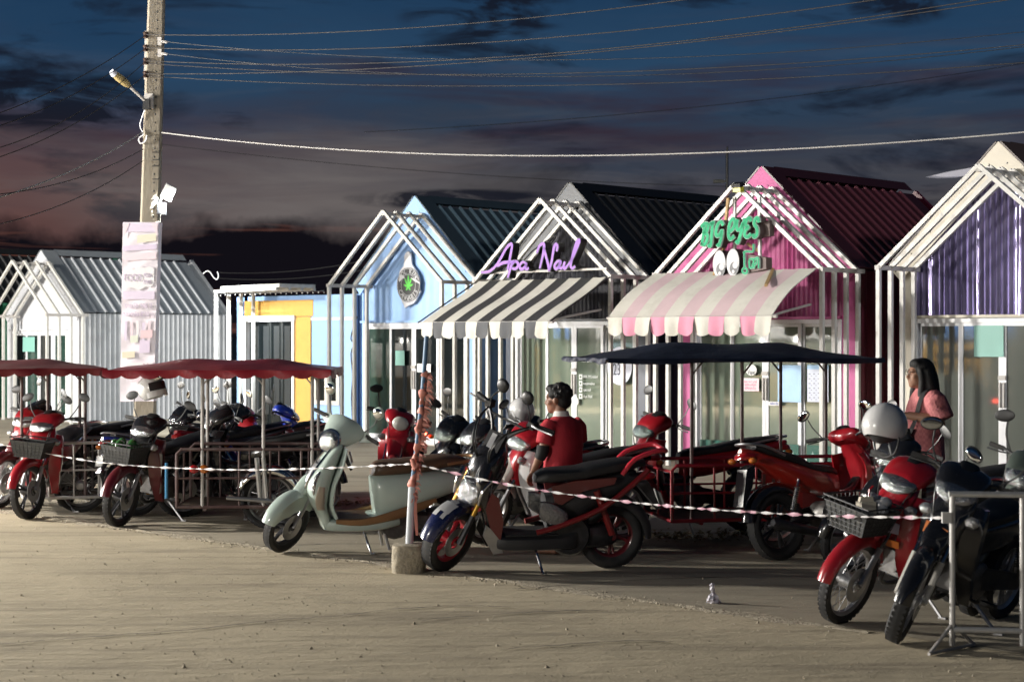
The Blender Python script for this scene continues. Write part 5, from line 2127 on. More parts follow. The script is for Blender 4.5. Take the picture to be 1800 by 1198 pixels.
# --- round leaf sign on the pale blue kiosk
tcb = -20.14
yw_ = .935
g = plane_pt(tcb, D0 + yw_)
sg = thing('leaf_sign', 'round black sign with green leaf on a torn white board, pale blue gable', 'shop sign', rowp(tcb, D0), ROWROT)
out = [(370, 120), (398, 118), (430, 150), (438, 240), (445, 340), (470, 375), (500, 420), (530, 455), (556, 520), (575, 580), (590, 640), (582, 740), (590, 790), (605, 822), (580, 860),
       (560, 900), (540, 930), (530, 965), (500, 1000), (480, 1035), (430, 1050), (380, 1075), (335, 1110), (322, 1080), (310, 1050), (275, 985), (250, 930), (228, 860), (215, 780), (208, 690), (215, 600), (225, 540),
       (240, 470), (272, 420), (308, 380), (322, 300), (320, 200), (345, 150)]
ol = [g(680 + x / 9.99, 430 + y / 9.99) for x, y in out]
a = MB()
a.plate(ol, yw_ - .02, yw_ + .01)
a.obj('board', m_signw, sg, smooth=0)
c = g(680 + 400 / 9.99, 430 + 705 / 9.99)
top = g(680 + 400 / 9.99, 430 + 400 / 9.99)[1]
bot = g(680 + 400 / 9.99, 430 + 1008 / 9.99)[1]
rr = (top - bot) / 2
cz = (top + bot) / 2
cx_ = c[0]


def disc(r0, r1, y, m, name, d=.006):
    a = MB()
    n = 48
    vs, fs = [], []
    for yy in (y, y + d):
        for r in (r0, r1):
            for k in range(n):
                an = 2 * pi * k / n
                vs.append((cx_ + r * cos(an), yy, cz + r * sin(an)))
    for k in range(n):
        k2 = (k + 1) % n
        fs.append((k, k2, n + k2, n + k))
        fs.append((n + k, n + k2, 3 * n + k2, 3 * n + k))
    if r0 == 0:
        vs = [(cx_, y, cz)] + [(cx_ + r1 * cos(2 * pi * k / n), yy, cz + r1 * sin(2 * pi * k / n)) for yy in (y, y + d) for k in range(n)]
        fs = [(0, 1 + k, 1 + (k + 1) % n) for k in range(n)] + [(1 + k, 1 + (k + 1) % n, 1 + n + (k + 1) % n, 1 + n + k) for k in range(n)]
    a.add(vs, fs)
    return a.obj(name, m, sg, smooth=0)


disc(0, rr, yw_ - .028, m_signk, 'disc')
disc(rr * .93, rr * .955, yw_ - .0305, m_signw, 'ring', .002)
disc(rr * .60, rr * .62, yw_ - .0305, m_signw, 'ring', .002)
for word, a_mid, flip in (('POL KING', 84, False), ('CANNABIS', 270, True)):
    st = 17.0
    for i, ch in enumerate(word):
        if ch == ' ':
            continue
        off = (i - (len(word) - 1) / 2) * st
        an = a_mid - off if not flip else a_mid + off
        rot = (an - 90) if not flip else (an + 90)
        rad = rr * .775
        text_mesh('letter', ch, rr * .36, m_signw, sg, (cx_ + rad * cos(R(an)), yw_ - .031, cz + rad * sin(R(an))), rot=Euler((R(90), 0, 0)).to_matrix().to_4x4().to_euler() if False else (R(90), R(-rot) if False else 0, 0), extrude=.001)
        o = bpy.data.objects[-1] if False else None
        ob = [q for q in sg.children if q.name.startswith('letter')][-1]
        ob.rotation_euler = (Matrix.Rotation(R(-rot), 3, 'Y') @ Matrix.Rotation(R(90), 3, 'X')).to_euler()
# the leaf: seven blades
for an, ln in ((90, .74), (60, .62), (120, .62), (22, .44), (158, .44), (-42, .28), (222, .28)):
    a = MB()
    d = Vector((cos(R(an)), sin(R(an))))
    nn = Vector((-d.y, d.x))
    o_ = Vector((cx_, cz - rr * .13))
    prof = [(0, .012), (.25, .04), (.5, .062), (.75, .042), (1, 0)]
    L_ = [o_ + d * ln * rr * u + nn * w_ * rr for u, w_ in prof]
    R_ = [o_ + d * ln * rr * u - nn * w_ * rr for u, w_ in prof[::-1]]
    a.plate([(p.x, p.y) for p in L_ + R_], yw_ - .033, yw_ - .029)
    a.obj('leaf_blade', m_leafg, sg, smooth=0)
a = MB()
a.plate([(cx_ - rr * .98 + .05, cz + rr * .3), (cx_ - rr * .66, cz + rr * .62), (cx_ - rr * .4, cz + rr * .55), (cx_ - rr * .28, cz + rr * .40), (cx_ - rr * .5, cz + rr * .36), (cx_ - rr * .75, cz + rr * .18)], yw_ - .0335, yw_ - .0315)
a.plate([(cx_ + rr * .2, cz + rr * .42), (cx_ + rr * .55, cz + rr * .32), (cx_ + rr * 1.0, cz + rr * .10), (cx_ + rr * .98, cz + rr * .04), (cx_ + rr * .5, cz + rr * .22)], yw_ - .0335, yw_ - .0315)
a.obj('torn_patch', m_signw, sg, smooth=0)

# --- lilac script sign in front of the black kiosk
tck = -16.76
ys = -.10
g = plane_pt(tck, D0 + ys)
sn = thing('script_sign', 'lilac handwriting style sign reading Apa Nail above the striped awning', 'shop sign', rowp(tck, D0), ROWROT)


def P5(pts):
    return [g(700 + x / 3.524, 300 + y / 3.524) for x, y in pts]


letters = [
    ('A', [[(520, 630), (575, 622), (625, 575), (672, 492), (700, 458), (714, 462), (706, 520), (690, 600), (686, 612)], [(622, 592), (660, 570), (700, 566), (738, 560)]]),
    ('p', [[(716, 565), (706, 600), (688, 662)], [(712, 585), (730, 563), (750, 570), (750, 592), (735, 608), (714, 604)]]),
    ('a', [[(800, 572), (780, 566), (764, 585), (766, 606), (784, 606), (800, 585), (803, 570), (798, 600), (806, 612), (818, 600)]]),
    ('N', [[(868, 512), (882, 470), (905, 452), (914, 466), (906, 520), (886, 606)], [(908, 470), (922, 520), (938, 580), (944, 622)], [(944, 622), (960, 560), (974, 480), (986, 455), (996, 470), (990, 500)]]),
    ('a', [[(1012, 560), (996, 562), (978, 588), (984, 606), (1000, 600), (1014, 572), (1014, 562), (1008, 592), (1018, 606), (1030, 592)]]),
    ('i', [[(1042, 562), (1034, 592), (1042, 606), (1056, 590)]]),
    ('l', [[(1056, 592), (1090, 540), (1124, 460), (1132, 432), (1118, 436), (1100, 490), (1082, 560), (1078, 592), (1090, 604), (1106, 590)]]),
]
for nm, strokes in letters:
    a = MB()
    for s in strokes:
        a.ribbon(P5(s), .052, ys - .03, ys + .10, sub=5, mf=2, ms=2)
        a.ribbon(P5(s), .043, ys - .034, ys - .0305, sub=5, mf=0, ms=1, wend=.5)
    a.obj('letter', [m_purple, m_purple2, m_signk], sn, smooth=0)
a = MB()
z0 = g(1000, 474)[1]
a.box(((g(850, 480)[0] + g(1060, 470)[0]) / 2, ys + .085, z0), (g(1060, 470)[0] - g(850, 480)[0], .03, .03))
a.obj('mounting_rail', m_greysteel, sn, smooth=0)

# --- the eyes sign in front of the pink kiosk
tcp = -13.3
ys = -.16
g = plane_pt(tcp, D0 + ys)
se = thing('eyes_sign', 'mint BIG EYES sign with two cartoonish white eyes on the pink kiosk', 'shop sign', rowp(tcp, D0), ROWROT)


def P6(pts):
    return [g(1220 + x / 5.446, 300 + y / 5.446) for x, y in pts]


big = [
    ('B', [[(108, 522), (92, 610), (76, 712)], [(70, 540), (105, 505), (138, 520), (128, 570), (100, 600), (128, 612), (128, 665), (100, 708), (66, 700)]]),
    ('I', [[(148, 520), (172, 500), (200, 492)], [(182, 498), (172, 600), (166, 690), (152, 724), (138, 704)]]),
    ('G', [[(282, 525), (262, 488), (230, 515), (212, 580), (218, 622), (245, 615), (270, 570), (262, 650), (240, 716), (222, 700)]]),
    ('E', [[(330, 592), (372, 560), (394, 500), (376, 460), (346, 500), (334, 570), (334, 630), (352, 654), (388, 624)]]),
    ('Y', [[(420, 466), (410, 520), (420, 566), (446, 556), (470, 500)], [(486, 456), (462, 560), (436, 650), (418, 690), (404, 668)]]),
    ('E', [[(548, 486), (534, 452), (508, 470), (494, 520), (522, 540), (492, 570), (488, 618), (514, 634), (548, 604)]]),
    ('S', [[(620, 496), (612, 452), (586, 466), (578, 510), (604, 550), (604, 606), (578, 634), (564, 604)]]),
]
for nm, strokes in big:
    a = MB()
    for s in strokes:
        a.ribbon(P6(s), .056, ys - .004, ys + .02, sub=4, mf=1, ms=1)
        a.ribbon(P6(s), .052, ys + .021, ys + .13, sub=4, mf=2, ms=2)
        a.ribbon(P6(s), .043, ys - .009, ys - .0045, sub=4, mf=0, ms=0)
    a.obj('letter', [m_greenl, m_greenw, m_box], se, smooth=0)
for X0, X1, Y0, Y1 in ((95, 322, 520, 690), (350, 676, 470, 640)):
    a = MB()
    p = P6([(X0 + 10, Y0 + 30), (X1, Y0), (X1 + 4, Y1 - 20), (X0 + 10, Y1 + 30)])
    a.plate(p, ys + .10, ys + .20)
    a.obj('letter_box', m_box, se, smooth=0)
for X, Y in ((243, 893), (373, 878)):
    c = P6([(X, Y)])[0]
    rx = P6([(X + 63, Y)])[0][0] - c[0]
    rzz = c[1] - P6([(X, Y + 134)])[0][1]
    n = 36

    def el(k, s=1.0, ox=0, oz=0, sz=None):
        return [(c[0] + ox + rx * s * cos(2 * pi * i / n), c[1] + oz + rzz * (sz or s) * sin(2 * pi * i / n)) for i in range(n)]
    a = MB()
    a.plate(el(0), ys + .0, ys + .16)
    eb = a.obj('eye_box', m_signk, se, smooth=30)
    a = MB()
    a.plate(el(0, .97), ys - .006, ys - .001)
    a.obj('eye_white', m_signw, eb, smooth=0)
    a = MB()
    a.plate(el(0, .66, rx * .22, -rzz * .40, .44), ys - .009, ys - .0065)
    a.obj('pupil', mat('pupil_grey', (.07, .075, .085), .5), eb, smooth=0)
    a = MB()
    a.plate(el(0, .40, rx * .42, -rzz * .20, .24), ys - .012, ys - .0095)
    a.plate(el(0, .20, rx * .10, -rzz * .66, .13), ys - .012, ys - .0095)
    a.obj('glint', m_signw, eb, smooth=0)
# the Thai word beside the eyes, built from strokes
for strokes in ([[(572, 700), (566, 772), (520, 772), (482, 778), (482, 800), (484, 880), (486, 930)], [(486, 930), (466, 945), (470, 975), (500, 982), (512, 955), (494, 930)]],
                [[(535, 930), (532, 850), (580, 845), (618, 838), (620, 935)], [(570, 850), (575, 880), (560, 900), (580, 905), (600, 880), (598, 850)], [(535, 930), (560, 925), (585, 925)]]):
    a = MB()
    for s in strokes:
        a.ribbon(P6(s), .034, ys - .004, ys + .02, sub=3, mf=1, ms=1)
        a.ribbon(P6(s), .022, ys - .009, ys - .0045, sub=3, mf=0, ms=0)
    a.obj('letter', [m_greenl, m_greenw], se, smooth=0)
a = MB()
a.plate(P6([(500, 800), (676, 830), (676, 940), (520, 975), (500, 930)]), ys + .03, ys + .16)
a.obj('letter_box', m_box, se, smooth=0)
# timber props and the steel upright that hold the sign
for A_, B_ in ((((238, 480), .05), ((262, 255), .05)), (((205, 700), .1), ((172, 1065), -.1)), (((420, 690), .10), ((500, 760), .16)), (((690, 940), .05), ((890, 1105), -.55))):
    p0, p1 = P6([A_[0]])[0], P6([B_[0]])[0]
    a = MB()
    a.bar((p0[0], ys + .1 + A_[1], p0[1]), (p1[0], ys + .1 + B_[1], p1[1]), .035)
    a.obj('timber_prop', m_timber, se, smooth=0)
for X in (290, 528):
    p0, p1 = P6([(X, 240)])[0], P6([(X + 4, 880)])[0]
    a = MB()
    a.bar((p0[0], ys + .22, p0[1]), (p1[0], ys + .22, p1[1]), .035)
    a.obj('steel_upright', m_white, se, smooth=0)
# small yellow lidded box fixed to the top of the pink frame
p = g(1289, 328)
pb = thing('sensor_box', 'small yellow box with black lid at the peak of the pink frame', 'lamp box', rowp(tcp, D0), ROWROT)
a = MB()
a.box((p[0], -.05, p[1] - .03), (.12, .08, .07))
a.obj('box_body', mat('yellow_box', (.55, .50, .04), .4), pb, smooth=0)
a = MB()
a.box((p[0], -.06, p[1] + .03), (.14, .11, .05), rot=(.3, 0, 0))
a.obj('box_lid', m_black_pl, pb, smooth=0)

# ---------------------------------------------------------------- stickers and posters on the shop glass


def sticker(tc, label, cat, px0, py0, px1, py1, m, d=.935, name='poster', texts=(), shape=None):
    g = plane_pt(tc, D0 + d)
    a0, a1 = g(px0, py0), g(px1, py1)
    r = thing(name, label, cat, rowp(tc, D0), ROWROT)
    a = MB()
    if shape == 'disc':
        cxx, czz = (a0[0] + a1[0]) / 2, (a0[1] + a1[1]) / 2
        w_, h_ = abs(a1[0] - a0[0]) / 2, abs(a0[1] - a1[1]) / 2
        a.plate([(cxx + w_ * cos(2 * pi * k / 28), czz + h_ * sin(2 * pi * k / 28)) for k in range(28)], d, d + .003)
    else:
        a.plate([(a0[0], a1[1]), (a1[0], a1[1]), (a1[0], a0[1]), (a0[0], a0[1])], d, d + .003)
    a.obj('sheet', m, r, smooth=0)
    for body, px, py, hpx, mt, sx in texts:
        q = g(px, py)
        s = g(px, py - hpx)[1] - q[1]
        text_mesh('lettering', body, s * 1.35, mt, r, (q[0], d - .002, q[1]), extrude=.0006, sx=sx)
    return r


m_mintp = mat('mint_poster', (.22, .46, .40), .5)
m_whp = mat('white_paper', (.66, .66, .66), .55)
m_ltblue = mat('light_blue_poster', (.34, .55, .78), .5, var=.12, scale=4)
m_pinkp = mat('pale_pink_notice', (.72, .60, .64), .5)
m_ink = mat('dark_ink', (.03, .035, .06), .6)
m_inkb = mat('blue_ink', (.05, .08, .40), .6)
m_inkp = mat('pink_ink', (.62, .06, .22), .6)
m_vinyl = mat('white_vinyl', (.62, .64, .63), .5)
sticker(-31.48, 'pale mint poster on the door of the white kiosk', 'poster', 40, 592, 61, 618, m_mintp, .98)
sticker(-20.14, 'mint poster hanging inside the blue kiosk door', 'poster', 695, 616, 711, 642, m_mintp)
sticker(-20.14, 'white notice with red and black print on the blue kiosk door', 'notice', 733, 639, 757, 654, m_whp, .935, 'notice', [('ปิด', 739, 646, 5, m_inkp, .8)])
sticker(-16.76, 'round white number sticker reading 230 on the black kiosk glass', 'sticker', 1067, 609, 1111, 677, mat('number_white', (.60, .62, .72), .5), .935, 'number_sticker',
        [('230', 1088, 650, 22, m_ink, .62)], 'disc')
sticker(-16.76, 'small round white sticker on the sliding door of the black kiosk', 'sticker', 1009, 698, 1017, 712, m_vinyl, .935, 'sticker', (), 'disc')
ct = thing('contact_lettering', 'white contact list with four small icons on the black kiosk glass', 'window lettering', rowp(-16.76, D0), ROWROT)
g = plane_pt(-16.76, D0 + .935)
for i, (tx, py) in enumerate((('099-792-6664', 662), ('anpawadee', 673.5), ('apa.nail', 684.5), ('Apa Nail', 696))):
    q0, q1 = g(1018, py - 4.5), g(1023.5, py + 4.5)
    a = MB()
    a.plate([(q0[0], q1[1]), (q1[0], q1[1]), (q1[0], q0[1]), (q0[0], q0[1])], .933, .936)
    ic = a.obj('icon', m_vinyl, ct, smooth=0)
    a = MB()
    cc = ((q0[0] + q1[0]) / 2, (q0[1] + q1[1]) / 2)
    a.plate([(cc[0] + .018 * cos(2 * pi * k / 12), cc[1] + .018 * sin(2 * pi * k / 12)) for k in range(12)], .931, .9325)
    a.obj('icon_mark', m_glass_sage, ic, smooth=0)
    q = g(1025.5, py)
    text_mesh('lettering', tx, .062, m_vinyl, ct, (q[0], .933, q[1]), extrude=.0006, sx=.8, align='LEFT')
q = g(1031, 634)
text_mesh('lettering', '10.30-20.00', .06, m_vinyl, ct, (q[0], .933, q[1]), extrude=.0006, sx=.8)
sticker(-13.3, 'pale pink framed notice in Thai on the pink kiosk door', 'notice', 1304, 664, 1334, 687.5, m_pinkp, .925, 'notice',
        [('จอด รอ 5 นาที', 1319, 670.5, 4.2, m_inkp, .85), ('รถติด เครื่อง', 1319, 676, 4.2, m_inkp, .85), ('เปิดทุกวัน', 1319, 682, 5.2, m_inkp, .9)])
sticker(-13.3, 'white sticker with dark outlined lettering Vape on the pink kiosk door', 'sticker', 1311, 640, 1330, 660, m_vinyl, .925, 'sticker', [('Vape', 1320.5, 654, 8, m_ink, .72)], 'disc')
sticker(-13.3, 'narrow white label with blue writing beside the door handle', 'label', 1351, 705, 1371, 713, m_whp, .925, 'label', [('ผลัก ดึง', 1361, 709, 4.5, m_inkb, .9)])
sticker(-13.3, 'light blue poster with white print on the pink kiosk glass', 'poster', 1367, 641, 1408, 707, m_ltblue, .955, 'poster', ())
cal = sticker(-13.3, 'calendar with blue header and rows of dates on the pink kiosk glass', 'calendar', 1419, 641, 1456, 707, mat('calendar_paper', (.58, .62, .74), .55), .955, 'calendar')
g = plane_pt(-13.3, D0 + .952)
a = MB()
q0, q1 = g(1419, 641), g(1456, 649)
a.plate([(q0[0], q1[1]), (q1[0], q1[1]), (q1[0], q0[1]), (q0[0], q0[1])], .952, .954)
a.obj('header', m_ltblue, cal, smooth=0)
a = MB()
for i in range(4):
    for j in range(6):
        q = g(1423 + 8 * i, 657 + 8.3 * j)
        a.box((q[0], .953, q[1]), (.028, .002, .014))
        a.box((q[0] + .03, .953, q[1] - .025), (.018, .002, .010))
tag(a.obj('date_print', mat('grey_print', (.28, .30, .38), .6), cal, smooth=0), kind='stuff')
sticker(-9.83, 'pale mint poster behind the violet kiosk glass', 'poster', 1712, 572, 1764, 627, m_mintp, .955)
# teal leaf border along the foot of the pink kiosk glass
bd = thing('leaf_border', 'teal decorative film along the foot of the pink kiosk glass', 'window film', rowp(-13.3, D0), ROWROT)
for k in range(4):
    a = MB()
    x0 = -1.36 + .59 * k
    a.box((x0 + .29 + .0, .941 if k in (1, 2) else .976, .21), (.48, .003, .24))
    f_ = a.obj('film', mat('teal_film', (.045, .13, .105), .12), bd, smooth=0)
    a = MB()
    for j in range(3):
        xx = x0 + .14 + .15 * j
        yy = .938 if k in (1, 2) else .973
        a.plate([(xx, .17 + .05 * (j % 2)), (xx + .018, .20 + .05 * (j % 2)), (xx, .25 + .05 * (j % 2)), (xx - .018, .20 + .05 * (j % 2))], yy, yy + .002)
    a.obj('leaf_print', mat('pale_teal_print', (.22, .36, .32), .4), f_, smooth=0)


# ================================================================ people
m_skin = mat('brown_skin', (.24, .115, .07), .5, var=.1, scale=8)
m_skin2 = mat('light_brown_skin', (.34, .18, .115), .5, var=.08, scale=8)
m_hair = mat('black_hair', (.008, .007, .007), .62, bump=.5, bscale=90, stretch=(1, 1, .15))


def fused(name, mb, m, parent, voxel=.011, smooth_n=5):
    """one continuous surface grown from overlapping volumes"""
    me = mb.mesh('tmp', m, 0)
    o = bpy.data.objects.new('tmp', me)
    COL.objects.link(o)
    r = o.modifiers.new('r', 'REMESH')
    r.mode = 'VOXEL'
    r.voxel_size = voxel
    s = o.modifiers.new('s', 'SMOOTH')
    s.factor = .5
    s.iterations = smooth_n
    dg = bpy.context.evaluated_depsgraph_get()
    me2 = bpy.data.meshes.new_from_object(o.evaluated_get(dg))
    bpy.data.objects.remove(o)
    bpy.data.meshes.remove(me)
    me2.name = name
    me2.materials.clear()
    me2.materials.append(m)
    me2.shade_smooth()
    ob = bpy.data.objects.new(name, me2)
    COL.objects.link(ob)
    ob.parent = parent
    return ob


def head(mb, c, s=1.0, yaw=0.0, pitch=0.0):
    """face towards +x before the turn; c = centre of the skull"""
    M0 = mb.M
    mb.M = Matrix.Translation(c) @ Matrix.Rotation(R(yaw), 4, 'Z') @ Matrix.Rotation(R(pitch), 4, 'Y') @ Matrix.Scale(s, 4)
    mb.ell((-.008, 0, .018), (.093, .074, .098), 20, 14)
    mb.ell((.022, 0, -.045), (.066, .060, .070), 16, 10)
    mb.ell((.056, 0, -.088), (.032, .036, .026), 12, 8)
    mb.tube([(.080, 0, .012), (.094, 0, -.012), (.104, 0, -.032)], [.010, .012, .015], 8)
    mb.ell((.092, 0, -.036), (.014, .021, .010), 10, 6)
    mb.ell((.080, 0, -.062), (.014, .026, .008), 10, 6)
    mb.ell((.077, 0, -.074), (.014, .023, .008), 10, 6)
    for q in (-1, 1):
        mb.ell((.072, q * .031, .018), (.018, .021, .012), 10, 6)
        mb.ell((.068, q * .034, .034), (.020, .026, .007), 10, 6)
        mb.ell((.052, q * .045, -.022), (.028, .022, .022), 10, 6)
        mb.ell((-.004, q * .076, -.010), (.022, .010, .034), 10, 8, rot=(0, -.2, q * .3))
    H = mb.M
    mb.M = M0
    return H


def hand(mb, wrist, dirv, up, side, curl=.5, s=1.0):
    """palm, four unequal bent fingers and a thumb that leaves the side of the palm"""
    d = Vector(dirv).normalized()
    u = Vector(up)
    u = (u - d * u.dot(d)).normalized()
    w = d.cross(u) * side                                  # towards the thumb
    W0 = Vector(wrist)
    k = s
    pts = [W0, W0 + d * .035 * k, W0 + d * .085 * k]
    for off in (-.026, -.009, .009, .026):
        mb.tube([W0 + w * off * .6 * k, W0 + d * .045 * k + w * off * k, W0 + d * .088 * k + w * off * 1.1 * k], [.015 * k, .015 * k, .0115 * k], 8)
    for off, ln in ((.027, .070), (.009, .080), (-.009, .074), (-.026, .058)):
        b = W0 + d * .086 * k + w * off * 1.1 * k
        l1, l2, l3 = ln * .42 * k, ln * .33 * k, ln * .25 * k
        a1, a2, a3 = curl * .7, curl * 1.5, curl * 2.1
        p1 = b + (d * cos(a1) - u * sin(a1)) * l1
        p2 = p1 + (d * cos(a2) - u * sin(a2)) * l2
        p3 = p2 + (d * cos(a3) - u * sin(a3)) * l3
        mb.tube([b, p1, p2, p3], [.0095 * k, .0088 * k, .008 * k, .0062 * k], 8)
    b = W0 + d * .028 * k + w * .022 * k
    t1 = b + (d * .75 + w * .6 - u * .15 * curl).normalized() * .038 * k
    t2 = t1 + (d * .95 + w * .15 - u * .4 * curl).normalized() * .030 * k
    mb.tube([b, t1, t2], [.013 * k, .011 * k, .008 * k], 8)


# --- the woman with the phone, in profile, looking to the picture's left
WP = Vector((at(1624, 960, 1)[0] * 13.55, 13.55, 0))
wo_ = thing('person', 'woman with long dark hair and pink checked shirt looking up from her phone', 'person', WP, R(183), 'people among the bikes')
wo_.scale = (1.0, 1.0, 1.0)
b = MB()
head(b, (.035, 0, 1.455), .98, 4, -2)
b.tube([(-.012, 0, 1.27), (.005, 0, 1.34), (.018, 0, 1.41)], [.062, .054, .055], 12)
b.loft([(-.01, .84, .165, .125, 90, 2.3), (-.01, .98, .165, .12, 90, 2.3), (-.02, 1.12, .165, .115, 90, 2.3), (-.025, 1.24, .17, .105, 90, 2.3), (-.015, 1.31, .12, .075, 90, 2.2), (-.01, 1.34, .06, .055, 90, 2)], seg=20)
# left arm (nearest the viewer): elbow bent, hand holds the phone in front
sL, eL, wL = (-.03, .185, 1.275), (-.075, .225, 1.10), (.17, .125, 1.135)
b.tube([sL, eL, wL], [.062, .050, .032], 12)
b.tube([eL, (.05, .18, 1.115), wL], [.048, .045, .031], 12)
hand(b, wL, (.95, -.25, .12), (.1, -.55, .85), 1, .75)
sR, eR, wR = (-.02, -.185, 1.275), (-.04, -.225, 1.08), (.17, -.06, 1.10)
b.tube([sR, eR], [.060, .047], 12)
b.tube([eR, (.06, -.15, 1.10), wR], [.046, .042, .030], 12)
hand(b, wR, (.9, .35, .05), (.1, .5, .85), -1, .8)
for s_ in (-1, 1):
    b.tube([(-.01, s_ * .085, .86), (.0, s_ * .09, .48), (-.015, s_ * .09, .10)], [.098, .062, .042], 12)
    b.loft([(-.05, .05, .036, .035, 0, 2.5, s_ * .09), (.04, .04, .042, .035, 0, 2.5, s_ * .095), (.14, .022, .042, .022, 0, 2.5, s_ * .10), (.17, .018, .03, .015, 0, 2.5, s_ * .10)], seg=12, sub=2)
fused('body', b, m_skin2, wo_, .0085, 3)
# shirt with short sleeves
b = MB()
b.loft([(.0, .775, .195, .158, 90, 2.4), (.005, .86, .192, .160, 90, 2.3), (.0, .98, .185, .152, 90, 2.3), (.0, 1.10, .186, .148, 90, 2.3), (-.012, 1.21, .190, .135, 90, 2.3), (-.018, 1.285, .165, .108, 90, 2.3), (-.014, 1.325, .105, .082, 90, 2.2), (-.008, 1.345, .072, .07, 90, 2)], seg=24)
b.tube([(-.02, .15, 1.285), (-.035, .195, 1.25), (-.085, .238, 1.105)], [.075, .088, .090], 14)
b.tube([(-.02, -.15, 1.285), (-.03, -.195, 1.25), (-.05, -.238, 1.09)], [.075, .088, .090], 14)
m_shirtw = bpy.data.materials.new('pink_check_cotton')
m_shirtw.use_nodes = True
t_ = m_shirtw.node_tree
pb_ = t_.nodes['Principled BSDF']
pb_.inputs['Roughness'].default_value = .8
tcn = t_.nodes.new('ShaderNodeTexCoord')
ck = t_.nodes.new('ShaderNodeTexChecker')
ck.inputs['Scale'].default_value = 46
ck.inputs['Color1'].default_value = (.58, .20, .20, 1)
ck.inputs['Color2'].default_value = (.50, .155, .165, 1)
t_.links.new(tcn.outputs['Object'], ck.inputs[0])
t_.links.new(ck.outputs[0], pb_.inputs['Base Color'])
nz = t_.nodes.new('ShaderNodeTexNoise')
nz.inputs['Scale'].default_value = 7
nz.inputs['Detail'].default_value = 3
nz.inputs['Distortion'].default_value = 1.2
t_.links.new(tcn.outputs['Object'], nz.inputs['Vector'])
bp_ = t_.nodes.new('ShaderNodeBump')
bp_.inputs['Strength'].default_value = .8
bp_.inputs['Distance'].default_value = .03
t_.links.new(nz.outputs[0], bp_.inputs['Height'])
t_.links.new(bp_.outputs[0], pb_.inputs['Normal'])
fused('shirt', b, m_shirtw, wo_, .011, 6)
b = MB()
b.tube([(.035, .045, 1.325), (.05, .02, 1.315), (.055, 0, 1.305)], .012, 8)
b.tube([(.035, -.045, 1.325), (.05, -.02, 1.315), (.055, 0, 1.305)], .012, 8)
b.obj('collar', m_shirtw, wo_)
b = MB()
b.loft([(-.005, .88, .175, .135, 90, 2.4), (-.005, .78, .18, .142, 90, 2.4), (-.0, .70, .17, .13, 90, 2.6)], seg=20)
for s_ in (-1, 1):
    b.tube([(-.005, s_ * .09, .76), (.0, s_ * .095, .48), (-.01, s_ * .095, .09)], [.112, .085, .068], 14)
fused('trousers', b, mat('khaki_cotton', (.26, .235, .185), .85, bump=.4, bscale=9), wo_, .013, 5)
# hair: cap drawn back from the face, long mass over shoulders and back
b = MB()
M0 = Matrix.Translation((.035, 0, 1.455)) @ Matrix.Rotation(R(4), 4, 'Z')
b.M = M0
b.ell((-.026, 0, .030), (.100, .088, .102), 22, 14)
b.ell((.028, 0, .080), (.052, .070, .045), 16, 10)
for q in (-1, 1):
    b.loft([(-.010, .02, .014, .062, 0, 2.2, q * .076), (-.012, -.01, .016, .07, 0, 2.2, q * .078)], seg=10, sub=1)
    b.tube([(.02, q * .074, .045), (.015, q * .083, -.02), (.012, q * .084, -.085), (.02, q * .088, -.15), (.032, q * .10, -.215)], [.022, .026, .028, .030, .018], 10, sub=3)
    b.tube([(-.03, q * .062, .04), (-.05, q * .075, -.05), (-.065, q * .085, -.14), (-.085, q * .095, -.225)], [.045, .048, .046, .022], 10, sub=3)
b.tube([(-.06, 0, .05), (-.088, 0, -.05), (-.105, 0, -.15), (-.125, 0, -.245)], [.065, .068, .064, .03], 14, sub=3)
b.M = None
fused('hair', b, m_hair, wo_, .009, 4)
# glasses
b = MB()
b.M = M0
for q in (-1, 1):
    b.lathe([(.021, -.0015), (.024, -.0015), (.024, .0015), (.021, .0015)], c=(.098, q * .033, .016), axis='X', seg=18, closed=True)
    b.tube([(.098, q * .057, .020), (.02, q * .080, .014)], .002, 5)
b.tube([(.100, -.010, .018), (.100, .010, .018)], .002, 5)
b.M = None
b.obj('glasses', m_black_pl, wo_)
Mw = Matrix.Translation(WP) @ Matrix.Rotation(R(183), 4, 'Z')
# phone in the hand, bag across the body
ph = thing('phone', 'dark phone held flat in the hand of the woman in pink', 'phone', Mw @ Vector((.30, .085, 1.155)), R(178))
b = MB()
b.box((0, 0, 0), (.155, .075, .010), rot=(0, -.12, 0))
b.obj('phone_body', m_black_pl, ph, smooth=0)
b = MB()
b.box((0, 0, .0062), (.146, .068, .001), rot=(0, -.12, 0))
b.obj('phone_screen', mat('phone_screen', (.3, .32, .34), .1, coat=1.0), ph, smooth=0)
bg = thing('shoulder_bag', 'black shoulder bag hanging in front of the woman in pink', 'bag', WP, R(183))
b = MB()
b.loft([(.165, .845, .105, .035, 90, 3.2, .05), (.175, .90, .13, .045, 90, 3.2, .05), (.178, .98, .125, .042, 90, 3.2, .05), (.17, 1.03, .10, .03, 90, 3.2, .05)], seg=16)
b.obj('bag_body', mat('black_canvas_bag', (.014, .014, .015), .7), bg)
b = MB()
path = catmull([(.165, .155, .99), (.120, .175, 1.10), (.085, .155, 1.22), (.03, .125, 1.325), (-.06, .085, 1.345), (-.13, .02, 1.25), (-.16, -.05, 1.10)], 4)
vs, fs = [], []
for i, p in enumerate(path):
    vs += [(p[0] - .012, p[1] + .018, p[2]), (p[0] + .012, p[1] - .018, p[2])]
for i in range(len(path) - 1):
    fs.append((2 * i, 2 * i + 1, 2 * i + 3, 2 * i + 2))
b.add(vs, fs)
b.obj('strap', mat('black_webbing', (.012, .012, .013), .75), bg)

